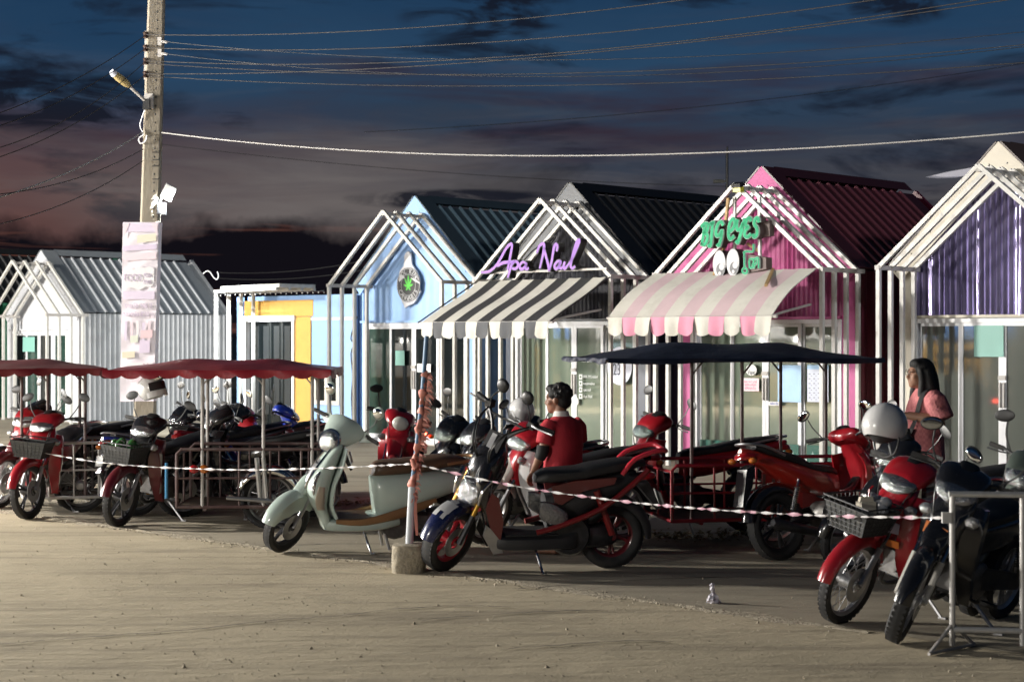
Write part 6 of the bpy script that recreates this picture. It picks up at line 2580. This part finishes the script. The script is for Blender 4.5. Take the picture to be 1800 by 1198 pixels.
# --- the boy in red, standing with his back turned, face to the left
BX, BY_ = (986 - 900) / 3000 * 13.78, 13.78
MH = 138
mn = thing('person', 'boy in red polo shirt standing with his back turned among the bikes', 'person', Vector((BX, BY_, 0)), R(MH), 'people among the bikes')
zz = .012
b = MB()
head(b, (.035, .0, 1.235 + zz), 1.0, 26, 2)
b.tube([(-.015, 0, 1.06 + zz), (.0, 0, 1.12 + zz), (.015, 0, 1.19 + zz)], [.058, .052, .052], 12)
b.loft([(-.01, .62, .125, .10, 90, 2.4), (-.015, .74, .13, .10, 90, 2.4), (-.025, .98 + zz, .145, .10, 90, 2.4), (-.02, 1.06 + zz, .12, .08, 90, 2.3), (-.015, 1.10 + zz, .06, .055, 90, 2)], seg=20)
for q in (-1, 1):
    S_, E_, W_ = (-.02, q * .17, 1.045 + zz), (-.005, q * .225, .835 + zz), (.11, q * .215, .66 + zz)
    b.tube([S_, E_], [.052, .040], 12)
    b.tube([E_, Vector(E_).lerp(Vector(W_), .4), W_], [.040, .038, .026], 12)
    hand(b, W_, Vector(W_) - Vector(E_), (.9, 0, .4), 1 if q > 0 else -1, .7, .9)
    b.tube([(-.01, q * .075, .64), (.0, q * .08, .36), (-.015, q * .085, .08)], [.082, .055, .038], 12)
    b.loft([(-.05, .045, .034, .034, 0, 2.5, q * .085), (.03, .04, .04, .034, 0, 2.5, q * .09), (.12, .022, .04, .022, 0, 2.5, q * .095), (.15, .018, .03, .015, 0, 2.5, q * .095)], seg=12, sub=2)
fused('body', b, m_skin, mn, .0085, 3)
b = MB()
b.loft([(-.02, .615, .168, .138, 90, 2.5), (-.022, .74, .168, .134, 90, 2.4), (-.028, .90 + zz, .172, .128, 90, 2.4), (-.026, 1.00 + zz, .178, .118, 90, 2.4), (-.022, 1.06 + zz, .155, .096, 90, 2.3), (-.014, 1.10 + zz, .078, .068, 90, 2)], seg=24)
for q in (-1, 1):
    b.tube([(-.02, q * .14, 1.045 + zz), (-.02, q * .19, 1.0 + zz), (-.008, q * .222, .885 + zz)], [.066, .074, .070], 14)
fused('shirt', b, mat('red_polo_cotton', (.46, .026, .04), .8, var=.08, scale=5, bump=.9, bscale=7), mn, .011, 6)
b = MB()
b.lathe([(.060, 1.075 + zz), (.072, 1.09 + zz), (.064, 1.12 + zz), (.056, 1.142 + zz)], c=(-.004, 0, 0), axis='Z', seg=24)
b.obj('collar', mat('white_collar', (.62, .60, .57), .8), mn)
b = MB()
b.tube([(-.006, .225, .875 + zz), (-.002, .228, .83 + zz), (.03, .225, .775 + zz)], [.050, .052, .046], 14)
b.obj('elbow_sleeve', mat('black_elbow_sleeve', (.015, .015, .016), .8), mn)
b = MB()
b.loft([(-.015, .70, .15, .12, 90, 2.4), (-.015, .60, .155, .125, 90, 2.4), (-.01, .54, .14, .11, 90, 2.6)], seg=18, sub=2)
for q in (-1, 1):
    b.tube([(-.012, q * .078, .60), (.0, q * .084, .36), (-.012, q * .086, .075)], [.092, .072, .058], 14)
fused('trousers', b, mat('dark_trousers', (.02, .021, .026), .8), mn, .013, 5)
b = MB()
b.M = Matrix.Translation((.035, 0, 1.235 + zz)) @ Matrix.Rotation(R(26), 4, 'Z') @ Matrix.Rotation(R(2), 4, 'Y')
b.ell((-.022, 0, .036), (.098, .083, .098), 22, 14)
b.ell((-.045, 0, -.015), (.070, .075, .075), 18, 12)
b.ell((.040, 0, .088), (.055, .066, .036), 16, 10)
random.seed(21)
for k in range(46):                                        # tufts break up the outline
    th, ph_ = random.uniform(-2.6, 2.6) + pi, random.uniform(-.1, 1.4)
    b.ell((-.022 + .094 * cos(ph_) * cos(th), .080 * cos(ph_) * sin(th), .036 + .094 * sin(ph_)), (.022, .016, .012), 7, 5, rot=(random.random(), random.random(), th))
for q in (-1, 1):
    b.ell((.018, q * .068, .045), (.045, .018, .04), 10, 8)
b.M = None
fused('hair', b, m_hair, mn, .0075, 2)


# ================================================================ pole, lamps, wires
m_pole = mat('pole_concrete', (.30, .265, .21), .85, var=.15, scale=3, bump=.4, bscale=30, dirt=.5, dirtc=(.15, .11, .08), dscale=1.5, stretch=(1, 1, .3))
PY = 26.0


def pxy(px, py, Y=PY):
    return at(px, py, Y)


pb0 = pxy(253, 795)
pole = thing('utility_pole', 'square concrete utility pole standing behind the tricycles', 'utility pole', (pb0.x, PY, 0))
a = MB()
for i in range(2):
    pass
w0, w1 = .17, .115
top = pxy(281, -200)
vs = []
rings = []
for (z, w_) in ((0, w0), (top.z, w1)):
    x = pb0.x + (top.x - pb0.x) * z / top.z - pb0.x
    c_ = .03
    ring = [(-w_, -w_ + c_), (-w_ + c_, -w_), (w_ - c_, -w_), (w_, -w_ + c_), (w_, w_ - c_), (w_ - c_, w_), (-w_ + c_, w_), (-w_, w_ - c_)]
    rings.append([(x + p * .92 - q * .12, q * .92 + p * .38, z) for p, q in ring])
a.add(rings[0] + rings[1], [tuple(range(8))[::-1], tuple(range(8, 16))] + [(k, (k + 1) % 8, 8 + (k + 1) % 8, 8 + k) for k in range(8)])
a.obj('shaft', m_pole, pole, smooth=0)
a = MB()
for i in range(26):
    py = 6 + i * 15
    p = pxy(277 - py * .020, py, PY - .165)
    a.ell((p.x - pb0.x, p.y - PY, p.z), (.017, .012, .017), 8, 5)
a.obj('bolt_hole', m_bolt, pole)
a = MB()
p0, p1 = pxy(258, 55, PY - .1), pxy(256, 140, PY - .1)
a.bar((p0.x - pb0.x, p0.y - PY, p0.z), (p1.x - pb0.x, p1.y - PY, p1.z), .03, .05)
a.obj('rack', m_greysteel, pole, smooth=0)
INS = []
for py in (62, 85, 108, 131):
    p = pxy(256, py, PY - .16)
    INS.append(p)
    a = MB()
    a.lathe([(0, -.05), (.03, -.05), (.045, -.03), (.028, 0), (.045, .03), (.03, .05), (0, .05)], c=(p.x - pb0.x, p.y - PY, p.z), axis='Z', seg=12)
    a.obj('insulator', mat('brown_ceramic', (.05, .03, .025), .25), pole)
for py in (73, 94):
    p = pxy(281, py, PY - .2)
    a = MB()
    a.box((p.x - pb0.x, p.y - PY, p.z), (.06, .06, .12))
    a.tube([(p.x - pb0.x, p.y - PY, p.z), (p.x - pb0.x + .12, p.y - PY - .05, p.z - .02)], .02, 8)
    a.obj('wire_clamp', m_greysteel, pole, smooth=0)
p = pxy(262, 178, PY - .2)
a = MB()
a.box((p.x - pb0.x, p.y - PY, p.z), (.13, .08, .22))
a.obj('meter_box', m_greysteel, pole, smooth=0)
a = MB()
pp = [pxy(x, y, PY - .2) for x, y in ((257, 188), (250, 205), (246, 222), (252, 236), (244, 243), (247, 252), (256, 248), (258, 238))]
a.tube([(q.x - pb0.x, q.y - PY, q.z) for q in pp], .010, 5, sub=3)
a.obj('loose_cable', m_alu, pole)
for y_ in (268, 281, 292, 315):
    p = pxy(274, y_, PY - .2)
    a = MB()
    a.tube([(p.x - pb0.x - .05, p.y - PY, p.z), (p.x - pb0.x + .05, p.y - PY - .03, p.z), (p.x - pb0.x + .06, p.y - PY - .03, p.z + .03)], .010, 5)
    a.obj('step_hook', m_bolt, pole)

# unlit street lamp on a slanting arm
sl_ = thing('street_lamp', 'unlit street lamp on a slanting arm fixed to the pole', 'street lamp', pxy(258, 180, PY - .25))
o0 = pxy(258, 180, PY - .25)
q1, q2, q3 = pxy(228, 152, PY - .5) - o0, pxy(222, 147, PY - .55) - o0, pxy(197, 127, PY - .8) - o0
a = MB()
a.tube([(0, 0, 0), q1], .022, 8)
a.obj('arm', m_greysteel, sl_)
a = MB()
a.tube([q1, q2, q2.lerp(q3, .5), q3], [.03, .055, .062, .04], 10)
a.obj('lamp_housing', mat('yellowed_housing', (.42, .33, .15), .45), sl_)
a = MB()
a.tube([q2.lerp(q3, .8) - Vector((0, .02, 0)), q3 * 1.02], [.058, .045], 10)
a.obj('sensor_cap', mat('pale_cap', (.5, .52, .6), .3), sl_)
a = MB()
a.box((.0, 0, -.03), (.10, .10, .16))
a.obj('bracket', m_black_pl, sl_, smooth=0)

# the lit floodlight lower on the pole
fl0 = pxy(296, 338, PY - .25)
fl = thing('floodlight', 'lit white floodlight fixed low on the pole', 'floodlight', fl0)
a = MB()
M_ = Euler((R(28), R(24), R(20))).to_matrix().to_4x4()
a.M = M_
a.box((0, 0, .0), (.17, .04, .23))
a.box((0, .03, 0), (.13, .03, .18))
a.obj('housing', mat('white_housing', (.60, .62, .62), .4), fl, smooth=0)
a = MB()
a.M = M_
a.box((.005, -.023, -.045), (.14, .006, .12))
a.obj('lens', mat('floodlight_lens', (.8, .8, .8), .3, emit=(.90, 1.0, .95), estr=14), fl, smooth=0)
a = MB()
a.M = None
a.tube([(-.02, .05, -.02), (-.14, .1, -.1), (-.18, .14, -.2)], .02, 8)
a.box((-.12, .08, -.24), (.12, .12, .18))
a.obj('bracket', m_black_pl, fl)
lp = lamp('pole_floodlight', 'SPOT', fl0 + Vector((.10, -.24, -.08)), 5200, (.9, .97, 1.0), .09, Vector((-7.3, 36.2, 1.3)), 56, .5)

# printed banner in a thin frame, tied to the pole
b0, b1 = pxy(218, 391, PY - .55), pxy(277, 390, PY - .55)
b2, b3 = pxy(213, 705, PY - .55), pxy(268, 705, PY - .55)
bn = thing('banner', 'tall pale pink and violet event banner in a frame on the pole', 'banner', (0, 0, 0))
m_ban = mat('banner_print', (.84, .78, .84), .5, var=.08, scale=2.5)


def bpnt(u, v, off=0.0):
    p = (b0.lerp(b1, u)).lerp(b2.lerp(b3, u), v)
    wv = .012 * sin(v * 9 + u * 2) if 0 < u < 1 else 0
    return p + Vector((-.10 * off * 0, -off + wv * 0 + (u - .5) * .16, 0))


a = MB()
nu, nv = 8, 30
vs = [bpnt(i / nu, j / nv, .0) + Vector((0, .008 * sin(j * .9 + i), 0)) for j in range(nv + 1) for i in range(nu + 1)]
k0 = len(vs)
vs += [p + Vector((.03, .10, 0)) for p in vs]
fs = [(j * (nu + 1) + i, j * (nu + 1) + i + 1, (j + 1) * (nu + 1) + i + 1, (j + 1) * (nu + 1) + i) for j in range(nv) for i in range(nu)]
fs += [tuple(k0 + q for q in f[::-1]) for f in fs]
for j in range(nv):
    A_, B_ = j * (nu + 1), (j + 1) * (nu + 1)
    fs += [(A_, B_, k0 + B_, k0 + A_), (A_ + nu, k0 + A_ + nu, k0 + B_ + nu, B_ + nu)]
fs += [tuple(list(range(nu + 1)) + [k0 + i for i in range(nu, -1, -1)])]
a.add(vs, fs)
a.obj('cloth', m_ban, bn, smooth=40)


def bpatch(name, u0, v0, u1, v1, col, lift=.018, skew=0.0, pts=None):
    a = MB()
    if pts is None:
        pts = [(u0, v0 + skew), (u1, v0), (u1, v1), (u0, v1 + skew)]
    q = [bpnt(u, v, lift) for u, v in pts]
    q2 = [p + Vector((0, .003, 0)) for p in q]
    n_ = len(q)
    a.add(q + q2, [tuple(range(n_)), tuple(range(2 * n_ - 1, n_ - 1, -1))] + [(i, (i + 1) % n_, n_ + (i + 1) % n_, n_ + i) for i in range(n_)])
    return a.obj(name, mat('banner_%s' % '_'.join('%02d' % int(c_ * 99) for c_ in col), col, .5), bn, smooth=0)


lil, pk, wh, yl, pu = (.75, .67, .81), (.82, .70, .76), (.84, .82, .85), (.80, .76, .62), (.73, .64, .79)
bpatch('print_band', .02, .005, .98, .055, lil)
bpatch('print_curtain', 0, 0, 0, 0, pk, .022, pts=[(.02, .005), (.2, .005), (.12, .05), (.04, .085), (.02, .09)])
bpatch('print_curtain', 0, 0, 0, 0, pk, .022, pts=[(.98, .005), (.8, .005), (.88, .04), (.96, .075), (.98, .085)])
bpatch('print_headline', .42, .062, .95, .105, yl, .022, .012)
bpatch('print_band', .03, .12, .97, .15, pu, .018, .012)
bpatch('print_band', .03, .165, .97, .205, pk, .018, .012)
bpatch('print_crest', 0, 0, 0, 0, wh, .02, pts=[(.1, .27), (.22, .25), (.34, .262), (.5, .245), (.66, .255), (.8, .245), (.92, .262), (.93, .34), (.84, .362), (.68, .36), (.5, .382), (.32, .366), (.16, .366), (.08, .348)])
bpatch('print_band', .05, .385, .95, .43, lil, .018)


def btext(body, u, v, size, col, sx=.8):
    p = bpnt(u, v, .027)
    text_mesh('lettering', body, size, mat('banner_ink_%02d' % int(col[0] * 99), col, .6), bn, (p.x, p.y, p.z), rot=(R(90), 0, math.atan2(.16, .51)), extrude=.001, sx=sx)


ink = (.55, .46, .60)
btext('FOOD', .32, .312, .15, ink, .62)
btext('FUN', .74, .298, .085, ink, .7)
btext('FAIR', .74, .335, .085, ink, .7)
btext('งานวัด 100 ปี', .5, .468, .10, ink, .75)
btext('ตลาดนัด 8.30 น.', .5, .515, .10, ink, .72)
for k in range(5):
    bpatch('print_tower', .10 + .17 * k, .55 + .01 * (k % 2), .18 + .17 * k, .66, (lil, pk, wh, lil, pk)[k], .018)
bpatch('print_panel', .58, .60, .92, .645, (.82, .62, .66), .022, .004)
bpatch('print_panel', .28, .63, .50, .67, (.74, .78, .68), .022, .004)
bpatch('print_panel', .05, .72, .42, .755, (.80, .73, .58), .022, .004)
bpatch('print_panel', .55, .66, .85, .73, pu, .02, .0)
bpatch('print_panel', .15, .78, .95, .84, wh, .022, .004)
bpatch('print_panel', .35, .86, .85, .89, pk, .022, .004)
btext('0-3', .75, .80, .08, (.5, .2, .3), .8)

# wires
m_wirel = mat('aluminium_wire', (.06, .057, .057), .8, spec=.1)
m_wirew = mat('white_cable', (.40, .39, .38), .8, spec=.1)
m_wired = mat('dark_wire', (.03, .03, .032), .6)


def wire(label, A, B, sag, r, m, name='overhead_wire', n=26):
    A, B = Vector(A), Vector(B)
    pts = []
    for i in range(n + 1):
        u = i / n
        p = A.lerp(B, u)
        p.z -= sag * 4 * u * (1 - u)
        pts.append(p)
    a = MB()
    a.tube(pts, r, 6)
    return tag(a.obj(name, m), label, 'wire', 'overhead wires')


for i, (py, ex, ey, sag) in enumerate(((62, 1880, -115, .32), (85, 1960, -70, .34), (108, 1960, -42, .36), (131, 1960, -30, .26))):
    wire('upper wire running right from the %s insulator of the pole' % ('topmost', 'second', 'third', 'lowest')[i], INS[i] + Vector((.02, -.05, 0)), pxy(ex, ey, 18), sag, .0062, m_wirel)
for i, (py, ex, ey, sag) in enumerate(((73, 1900, 45, .35), (94, 1900, 70, .4))):
    wire('faint wire running right from the %s clamp of the pole' % ('upper', 'lower')[i], pxy(284, py, PY - .25), pxy(ex, ey, 21), sag, .0045, m_wired)
for i, (py, ex, ey, sag) in enumerate(((112, 1980, 60, .30), (134, 1980, 95, .25))):
    wire('thin dipping wire that crosses the upper wires, %s of two' % ('upper', 'lower')[i], pxy(262, py, PY - .2), pxy(ex, ey, 20), sag, .0055, m_wirel)
for i, (py, ex, ey, sag) in enumerate(((68, -40, 212, .12), (90, -40, 233, .14), (110, -40, 270, .2), (132, -40, 288, .16))):
    wire('wire dropping left from the %s insulator of the pole' % ('topmost', 'second', 'third', 'lowest')[i], INS[i], pxy(ex, ey, 21), sag, .006, m_wirel)
wire('thick white cable sagging across the whole row of kiosks', pxy(284, 233, PY - .2), pxy(1870, 226, 17), .31, .0085, m_wirew)
wire('thick white cable dropping left from the pole', pxy(250, 233, PY - .2), pxy(-60, 362, 20), .12, .010, m_wirew)
for i, (py, ey) in enumerate(((262, 345), (282, 405))):
    wire('%s dark cable dropping left below the white cable' % ('upper', 'lower')[i], pxy(252, py, PY - .2), pxy(-60, ey, 20), .16, .006, m_wired)
for i, (a_, b_) in enumerate((((255, 250), (1500, 330)), ((640, 232), (1900, 95)))):
    wire(('faint far wire low over the dark cloud', 'faint far wire rising to the right')[i], pxy(*a_, 60), pxy(*b_, 60), .4, .010, m_wired)
for i, (y0, y1) in enumerate(((479, 458), (489, 474))):
    wire(('upper', 'lower')[i] + ' of two wires strung low behind the flat annex', pxy(385, y0, 45), pxy(640, y1, 45), .12, .010, m_wirel)
a = MB()
a.tube([pxy(x, y, 31) for x, y in ((357, 481), (364, 476), (370, 479), (375, 487), (381, 491), (384, 485), (382, 477))], .009, 6, sub=4)
tag(a.obj('cable_end', m_wirew), 'curly loose white cable end above the grey roof', 'cable')

# lamp far behind the violet kiosk, aerial and small lamp behind the black one
bk = thing('area_lamp', 'pale flat lamp head peeping over the maroon roof', 'street lamp', pxy(1705, 303, 34))
o0 = pxy(1705, 303, 34)
a = MB()
pts = [pxy(x, y, 34) - o0 for x, y in ((1637, 309), (1666, 302), (1712, 294), (1718, 304), (1690, 310), (1660, 311))]
a.add([tuple(p) for p in pts] + [(p.x, p.y + .5, p.z + .02) for p in pts], [tuple(range(6)), tuple(range(11, 5, -1))] + [(i, (i + 1) % 6, 6 + (i + 1) % 6, 6 + i) for i in range(6)])
a.obj('lamp_head', mat('lamp_head_white', (.66, .64, .68), .4, emit=(.8, .78, .9), estr=.25), bk, smooth=0)
a = MB()
a.tube([(.05, .25, 0), (.05, .25, -o0.z)], .05, 8)
a.obj('lamp_post', m_greysteel, bk)
an = thing('aerial_mast', 'thin dark aerial mast rising behind the black roof', 'mast', pxy(1278, 320, 45) * Vector((1, 1, 0)) if False else (pxy(1278, 320, 45).x, 45, 0))
a = MB()
zt = pxy(1278, 258, 45).z
a.tube([(0, 0, 0), (0, 0, zt - .2), (.01, 0, zt)], [.06, .035, .02], 6)
a.obj('mast_pole', m_black_pl, an)
zc = pxy(1250, 319, 45).z
a = MB()
a.tube([(0, 0, zc), (-.18, 0, zc + .01), (-.36, 0, zc)], [.02, .05, .05], 6)
a.obj('mast_lamp', mat('dim_lamp', (.12, .12, .11), .5), an)

# ================================================================ cordon: post with wrapped tape, twisted tape, steel barrier
m_pvc = mat('grey_white_pipe', (.52, .55, .58), .4, dirt=.4, dirtc=(.3, .28, .25))
m_pvcb = mat('faded_blue_pipe', (.10, .20, .34), .45)
m_tape = mat('faded_red_tape', (.56, .22, .17), .6, var=.25, scale=9)
m_block = mat('rough_concrete', (.32, .28, .21), .9, var=.25, scale=9, bump=1.0, bscale=30, dirt=.6, dirtc=(.13, .11, .07), dscale=5)
base = gp(719, 1004)
bl = thing('tape_post', 'leaning pipe in a concrete block wrapped in faded red tape', 'post', base)
a = MB()
n = 20
rings = []
for i, (z, r_) in enumerate(((-.0, .126), (.02, .13), (.10, .129), (.17, .128), (.205, .122), (.212, .10))):
    rings.append([((r_ + .006 * random.uniform(-1, 1)) * math.copysign(abs(cos(2 * pi * k / n)) ** .62, cos(2 * pi * k / n)), (r_ + .006 * random.uniform(-1, 1)) * math.copysign(abs(sin(2 * pi * k / n)) ** .62, sin(2 * pi * k / n)), z + .004 * random.uniform(-1, 1) * (i > 2)) for k in range(n)])
vs = [p for r_ in rings for p in r_]
fs = [(i * n + k, i * n + (k + 1) % n, (i + 1) * n + (k + 1) % n, (i + 1) * n + k) for i in range(5) for k in range(n)] + [tuple(5 * n + k for k in range(n))]
a.add(vs, fs)
a.obj('concrete_block', m_block, bl, smooth=35)
pt = [Vector(at(x, y, base.y)) - base for x, y in ((718, 960), (725, 850), (742, 700), (750, 590))]
a = MB()
a.tube([pt[0] - Vector((0, 0, .1)), pt[1]], .030, 12)
a.obj('lower_pipe', m_pvc, bl)
a = MB()
a.tube([pt[1], pt[2], pt[3]], .017, 10)
a.obj('upper_pipe', m_pvcb, bl)
a = MB()
random.seed(11)
N_ = 64
pth, rad = [], []
for i in range(N_ + 1):
    u = i / N_
    p = at(723 + 24.5 * u, 884 - 232 * u, base.y) - base
    p += Vector((.010 * sin(u * 31) * (1 - u), .008 * cos(u * 27), 0))
    pth.append(p)
    rad.append((.026 + .007 * sin(u * 47) + .005 * sin(u * 91 + 1) + .004 * random.uniform(-1, 1)) * (1.0 - .25 * u))
vs, fs = [], []
sg_ = 12
for i, p in enumerate(pth):
    for k in range(sg_):
        an_ = 2 * pi * k / sg_
        tw = .16 * sin(3 * an_ + i * .55)
        vs.append(p + Vector((cos(an_) * rad[i] * (1 + tw), sin(an_) * rad[i] * (1 + tw), .006 * sin(an_ + i))))
for i in range(N_):
    for k in range(sg_):
        fs.append((i * sg_ + k, i * sg_ + (k + 1) % sg_, (i + 1) * sg_ + (k + 1) % sg_, (i + 1) * sg_ + k))
a.add(vs, fs)
a.obj('tape_wrap', m_tape, bl, smooth=60)
a = MB()                                                   # frayed ends hanging off to the right
for i in range(150):
    u = random.random() ** .75
    p = at(724 + 25.5 * u, 884 - 226 * u, base.y) - base
    l = random.uniform(.03, .075) * (1.25 if .45 < u < .9 else .8)
    d = Vector((random.uniform(.45, 1), random.uniform(-.6, .3), random.uniform(-1.0, -.15))).normalized()
    w_ = Vector((-.1, .15, 1)) * random.uniform(.004, .010)
    b_ = p + Vector((.014, -.012 + random.uniform(-.012, .012), 0))
    m_d = b_ + d * l * .55 + Vector((.004, 0, .010))
    e_ = b_ + d * l
    a.add([b_ - w_, b_ + w_, m_d + w_ * .8, m_d - w_ * .8, e_], [(0, 1, 2, 3), (3, 2, 4)])
p0, p1 = at(728, 880, base.y) - base, at(731, 940, base.y) - base
a.add([p0 + Vector((-.01, -.02, 0)), p0 + Vector((.02, -.02, 0)), p1 + Vector((.018, -.02, 0)), p1 + Vector((0, -.02, 0))], [(0, 1, 2, 3)])
tag(a.obj('tape_fringe', m_tape, bl, smooth=0), kind='stuff')

# steel barrier at the right
m_galv = mat('galvanised_pipe', (.60, .59, .57), .42, metal=.3, dirt=.4, dirtc=(.16, .12, .09), dscale=6)
BY = 9.55
bf = gp(1674, 1143)
ba = thing('barrier', 'galvanised pipe barrier with spread feet in front of the glossy black moped', 'barrier', bf)


def bq(px, py, Y):
    return at(px, py, Y) - bf


r0 = bq(1673, 868, bf.y)
zt_ = r0.z
dirb = Vector((1, -.02, 0)).normalized()
for u_, zb_ in ((0, zt_), (.39, zt_ - .02), (1.6, zt_)):
    a = MB()
    a.tube([(dirb.x * u_, dirb.y * u_, .03), (dirb.x * u_, dirb.y * u_, zb_)], .0165, 10)
    a.obj('upright', m_galv, ba)
a = MB()
a.tube([(-.02, 0, zt_), (dirb.x * 1.6, dirb.y * 1.6, zt_ - .01)], .0165, 10)
a.obj('top_rail', m_galv, ba)
a = MB()
a.tube([(0, 0, .12), (dirb.x * 1.6, dirb.y * 1.6, .09)], .0165, 10)
a.obj('bottom_rail', m_galv, ba)
for s_ in (-1, 1):
    a = MB()
    a.tube([(0, 0, .15), (s_ * -.16, -s_ * .14 - .0, .012)], .010, 8)
    a.obj('foot', m_greysteel, ba)
a = MB()
a.tube([(-.17, -.16, .012), (.16, .14, .012)], .010, 8)
a.obj('foot', m_greysteel, ba)
a = MB()
a.box((-.035, -.01, zt_ - .13), (.05, .03, .06))
a.obj('latch', m_galv, ba, smooth=0)

# twisted red and white tape, strung from the left over the post to the barrier
m_cw = mat('tape_white', (.66, .64, .64), .5)
m_cr = mat('tape_pink', (.62, .36, .44), .5)


m_cw2 = mat('tape_greyish', (.50, .47, .47), .5)


def cordon(label, pts, w, twist, second=None):
    p = [Vector(q) for q in pts]
    n_ = 110
    path = catmull([tuple(q) for q in p], n_ // (len(p) - 1))
    vs, fs, mi = [], [], []
    a = MB()
    m_ = len(path)
    for i, q in enumerate(path):
        an_ = i / m_ * twist * 2 * pi + .5 * sin(i * .13)
        ww = w * (.75 + .25 * sin(i * .7))
        dv = Vector((0, cos(an_), sin(an_))) * ww
        q = Vector(q)
        vs += [q - dv - Vector((0, 0, .004)), q, q + dv]
    a.add(vs, [])
    for i in range(m_ - 1):
        for j in (0, 1):
            a.f.append((3 * i + j, 3 * i + j + 1, 3 * i + j + 4, 3 * i + j + 3))
            a.mi.append(1 if (i // 3) % 3 == 0 else 0)
    n0 = len(a.v)
    a.v += [(x, y + .002, z - .002) for x, y, z in a.v]
    k = len(a.f)
    a.f += [tuple(n0 + q for q in f[::-1]) for f in a.f[:k]]
    a.mi += a.mi[:k]
    return tag(a.obj('cordon_tape', [m_cw, second or m_cr], smooth=60), label, 'cordon tape', 'cordon tape strung in front of the bikes')


K = at(728, 814, base.y - .03)
cordon('twisted white tape from the left edge to the leaning post', [at(-60, 766, 17.2), at(0, 780, 16.85), at(180, 812, 15.8), at(380, 824, 14.7), at(560, 822, 13.6), K], .010, 26, m_cw2)
cordon('twisted pink and white tape from the leaning post to the barrier', [K, at(900, 852, 12.2), at(1080, 878, 11.6), at(1250, 894, 10.95), at(1450, 905, 10.3), at(1671, 909, bf.y)], .011, 22)
a = MB()
a.tube([at(724, 806, base.y - .05), at(730, 822, base.y - .06), at(735, 812, base.y - .05), at(726, 826, base.y - .04)], .016, 8, sub=3)
a.obj('tape_knot', m_tape, bl)
bpy.data.objects['tape_knot'].location = -base

# dropped plastic bag
pl = gp(1254, 1060)
a = MB()
random.seed(5)
prof = ((0, .030), (.012, .046), (.030, .044), (.048, .034), (.060, .020), (.074, .013), (.090, .017), (.108, .012), (.124, .015), (.135, .004))
vs, fs = [], []
for i, (z, r_) in enumerate(prof):
    for k in range(11):
        an_ = 2 * pi * k / 11
        q = r_ * random.uniform(.62, 1.35)
        vs.append((cos(an_) * q - .10 * max(0, z - .04) ** 1.2 * 2, sin(an_) * q * .9, max(0, z + random.uniform(-.005, .005))))
for i in range(len(prof) - 1):
    for k in range(11):
        fs.append((i * 11 + k, i * 11 + (k + 1) % 11, (i + 1) * 11 + (k + 1) % 11, (i + 1) * 11 + k))
a.add(vs, fs)
o = a.obj('plastic_bag', mat('white_plastic_film', (.58, .56, .62), .35, coat=.5), smooth=0)
o.location = pl
tag(o, 'small crumpled white plastic bag lying alone on the grey apron', 'plastic bag')

# ================================================================ the market stalls across the yard: their lit lamps are what the shop glass mirrors
m_tent = mat('white_tent_cloth', (.66, .66, .66), .8)
m_tentb = mat('blue_tent_cloth', (.08, .2, .5), .8)
m_bulb = mat('lit_bulb', (.9, .9, .9), .4, emit=(1.0, .95, .86), estr=220)
m_crate = mat('stall_crate', (.3, .2, .1), .8)
rs = random.Random(4)
for i, (x, y) in enumerate(((-15.5, 11.5), (-17.0, 14.6), (-17.8, 18.4), (-17.2, 22.2), (-16.4, 25.8), (-15.2, 29.2))):
    st_ = thing('market_stall', 'lit market stall across the yard, %s, with %s cloth roof' % (('nearest', 'second from the near end', 'third from the near end', 'fourth from the near end', 'second from the far end', 'farthest')[i], 'blue' if i % 3 == 1 else 'white'), 'market stall', (x, y, 0), R(rs.uniform(-6, 6)), 'market stalls across the yard')
    a = MB()
    for px_ in (-1, 1):
        for py_ in (-1.4, 1.4):
            a.tube([(px_, py_, 0), (px_, py_, 2.2)], .025, 6)
    a.obj('frame', m_greysteel, st_)
    a = MB()
    a.add([(-1.1, -1.5, 2.15), (1.1, -1.5, 2.0), (1.1, 1.5, 2.0), (-1.1, 1.5, 2.15), (0, -1.5, 2.55), (0, 1.5, 2.55)], [(0, 4, 5, 3), (1, 2, 5, 4), (0, 1, 4), (3, 5, 2)])
    a.obj('cloth_roof', m_tentb if i % 3 == 1 else m_tent, st_, smooth=0)
    a = MB()
    a.box((.4, 0, .4), (.9, 2.5, .8))
    a.obj('counter', m_crate, st_, smooth=0)
    for q in (-.8, .25, .9):
        a = MB()
        a.ell((.75 + rs.uniform(-.2, .1), q + rs.uniform(-.2, .2), 1.72 + rs.uniform(-.12, .1)), (.06, .06, .08), 10, 7)
        a.obj('bulb', m_bulb, st_)
    a = MB()
    a.box((1.12, 0, 1.86), (.02, 2.9, .30))
    a.obj('valance', m_tentb if i % 3 == 1 else m_tent, st_, smooth=0)
    a = MB()
    a.box((.2, 0, 1.2), (.05, 2.2, .8))
    a.obj('goods', (m_ltblue, m_yel, m_whp)[i % 3], st_, smooth=0)
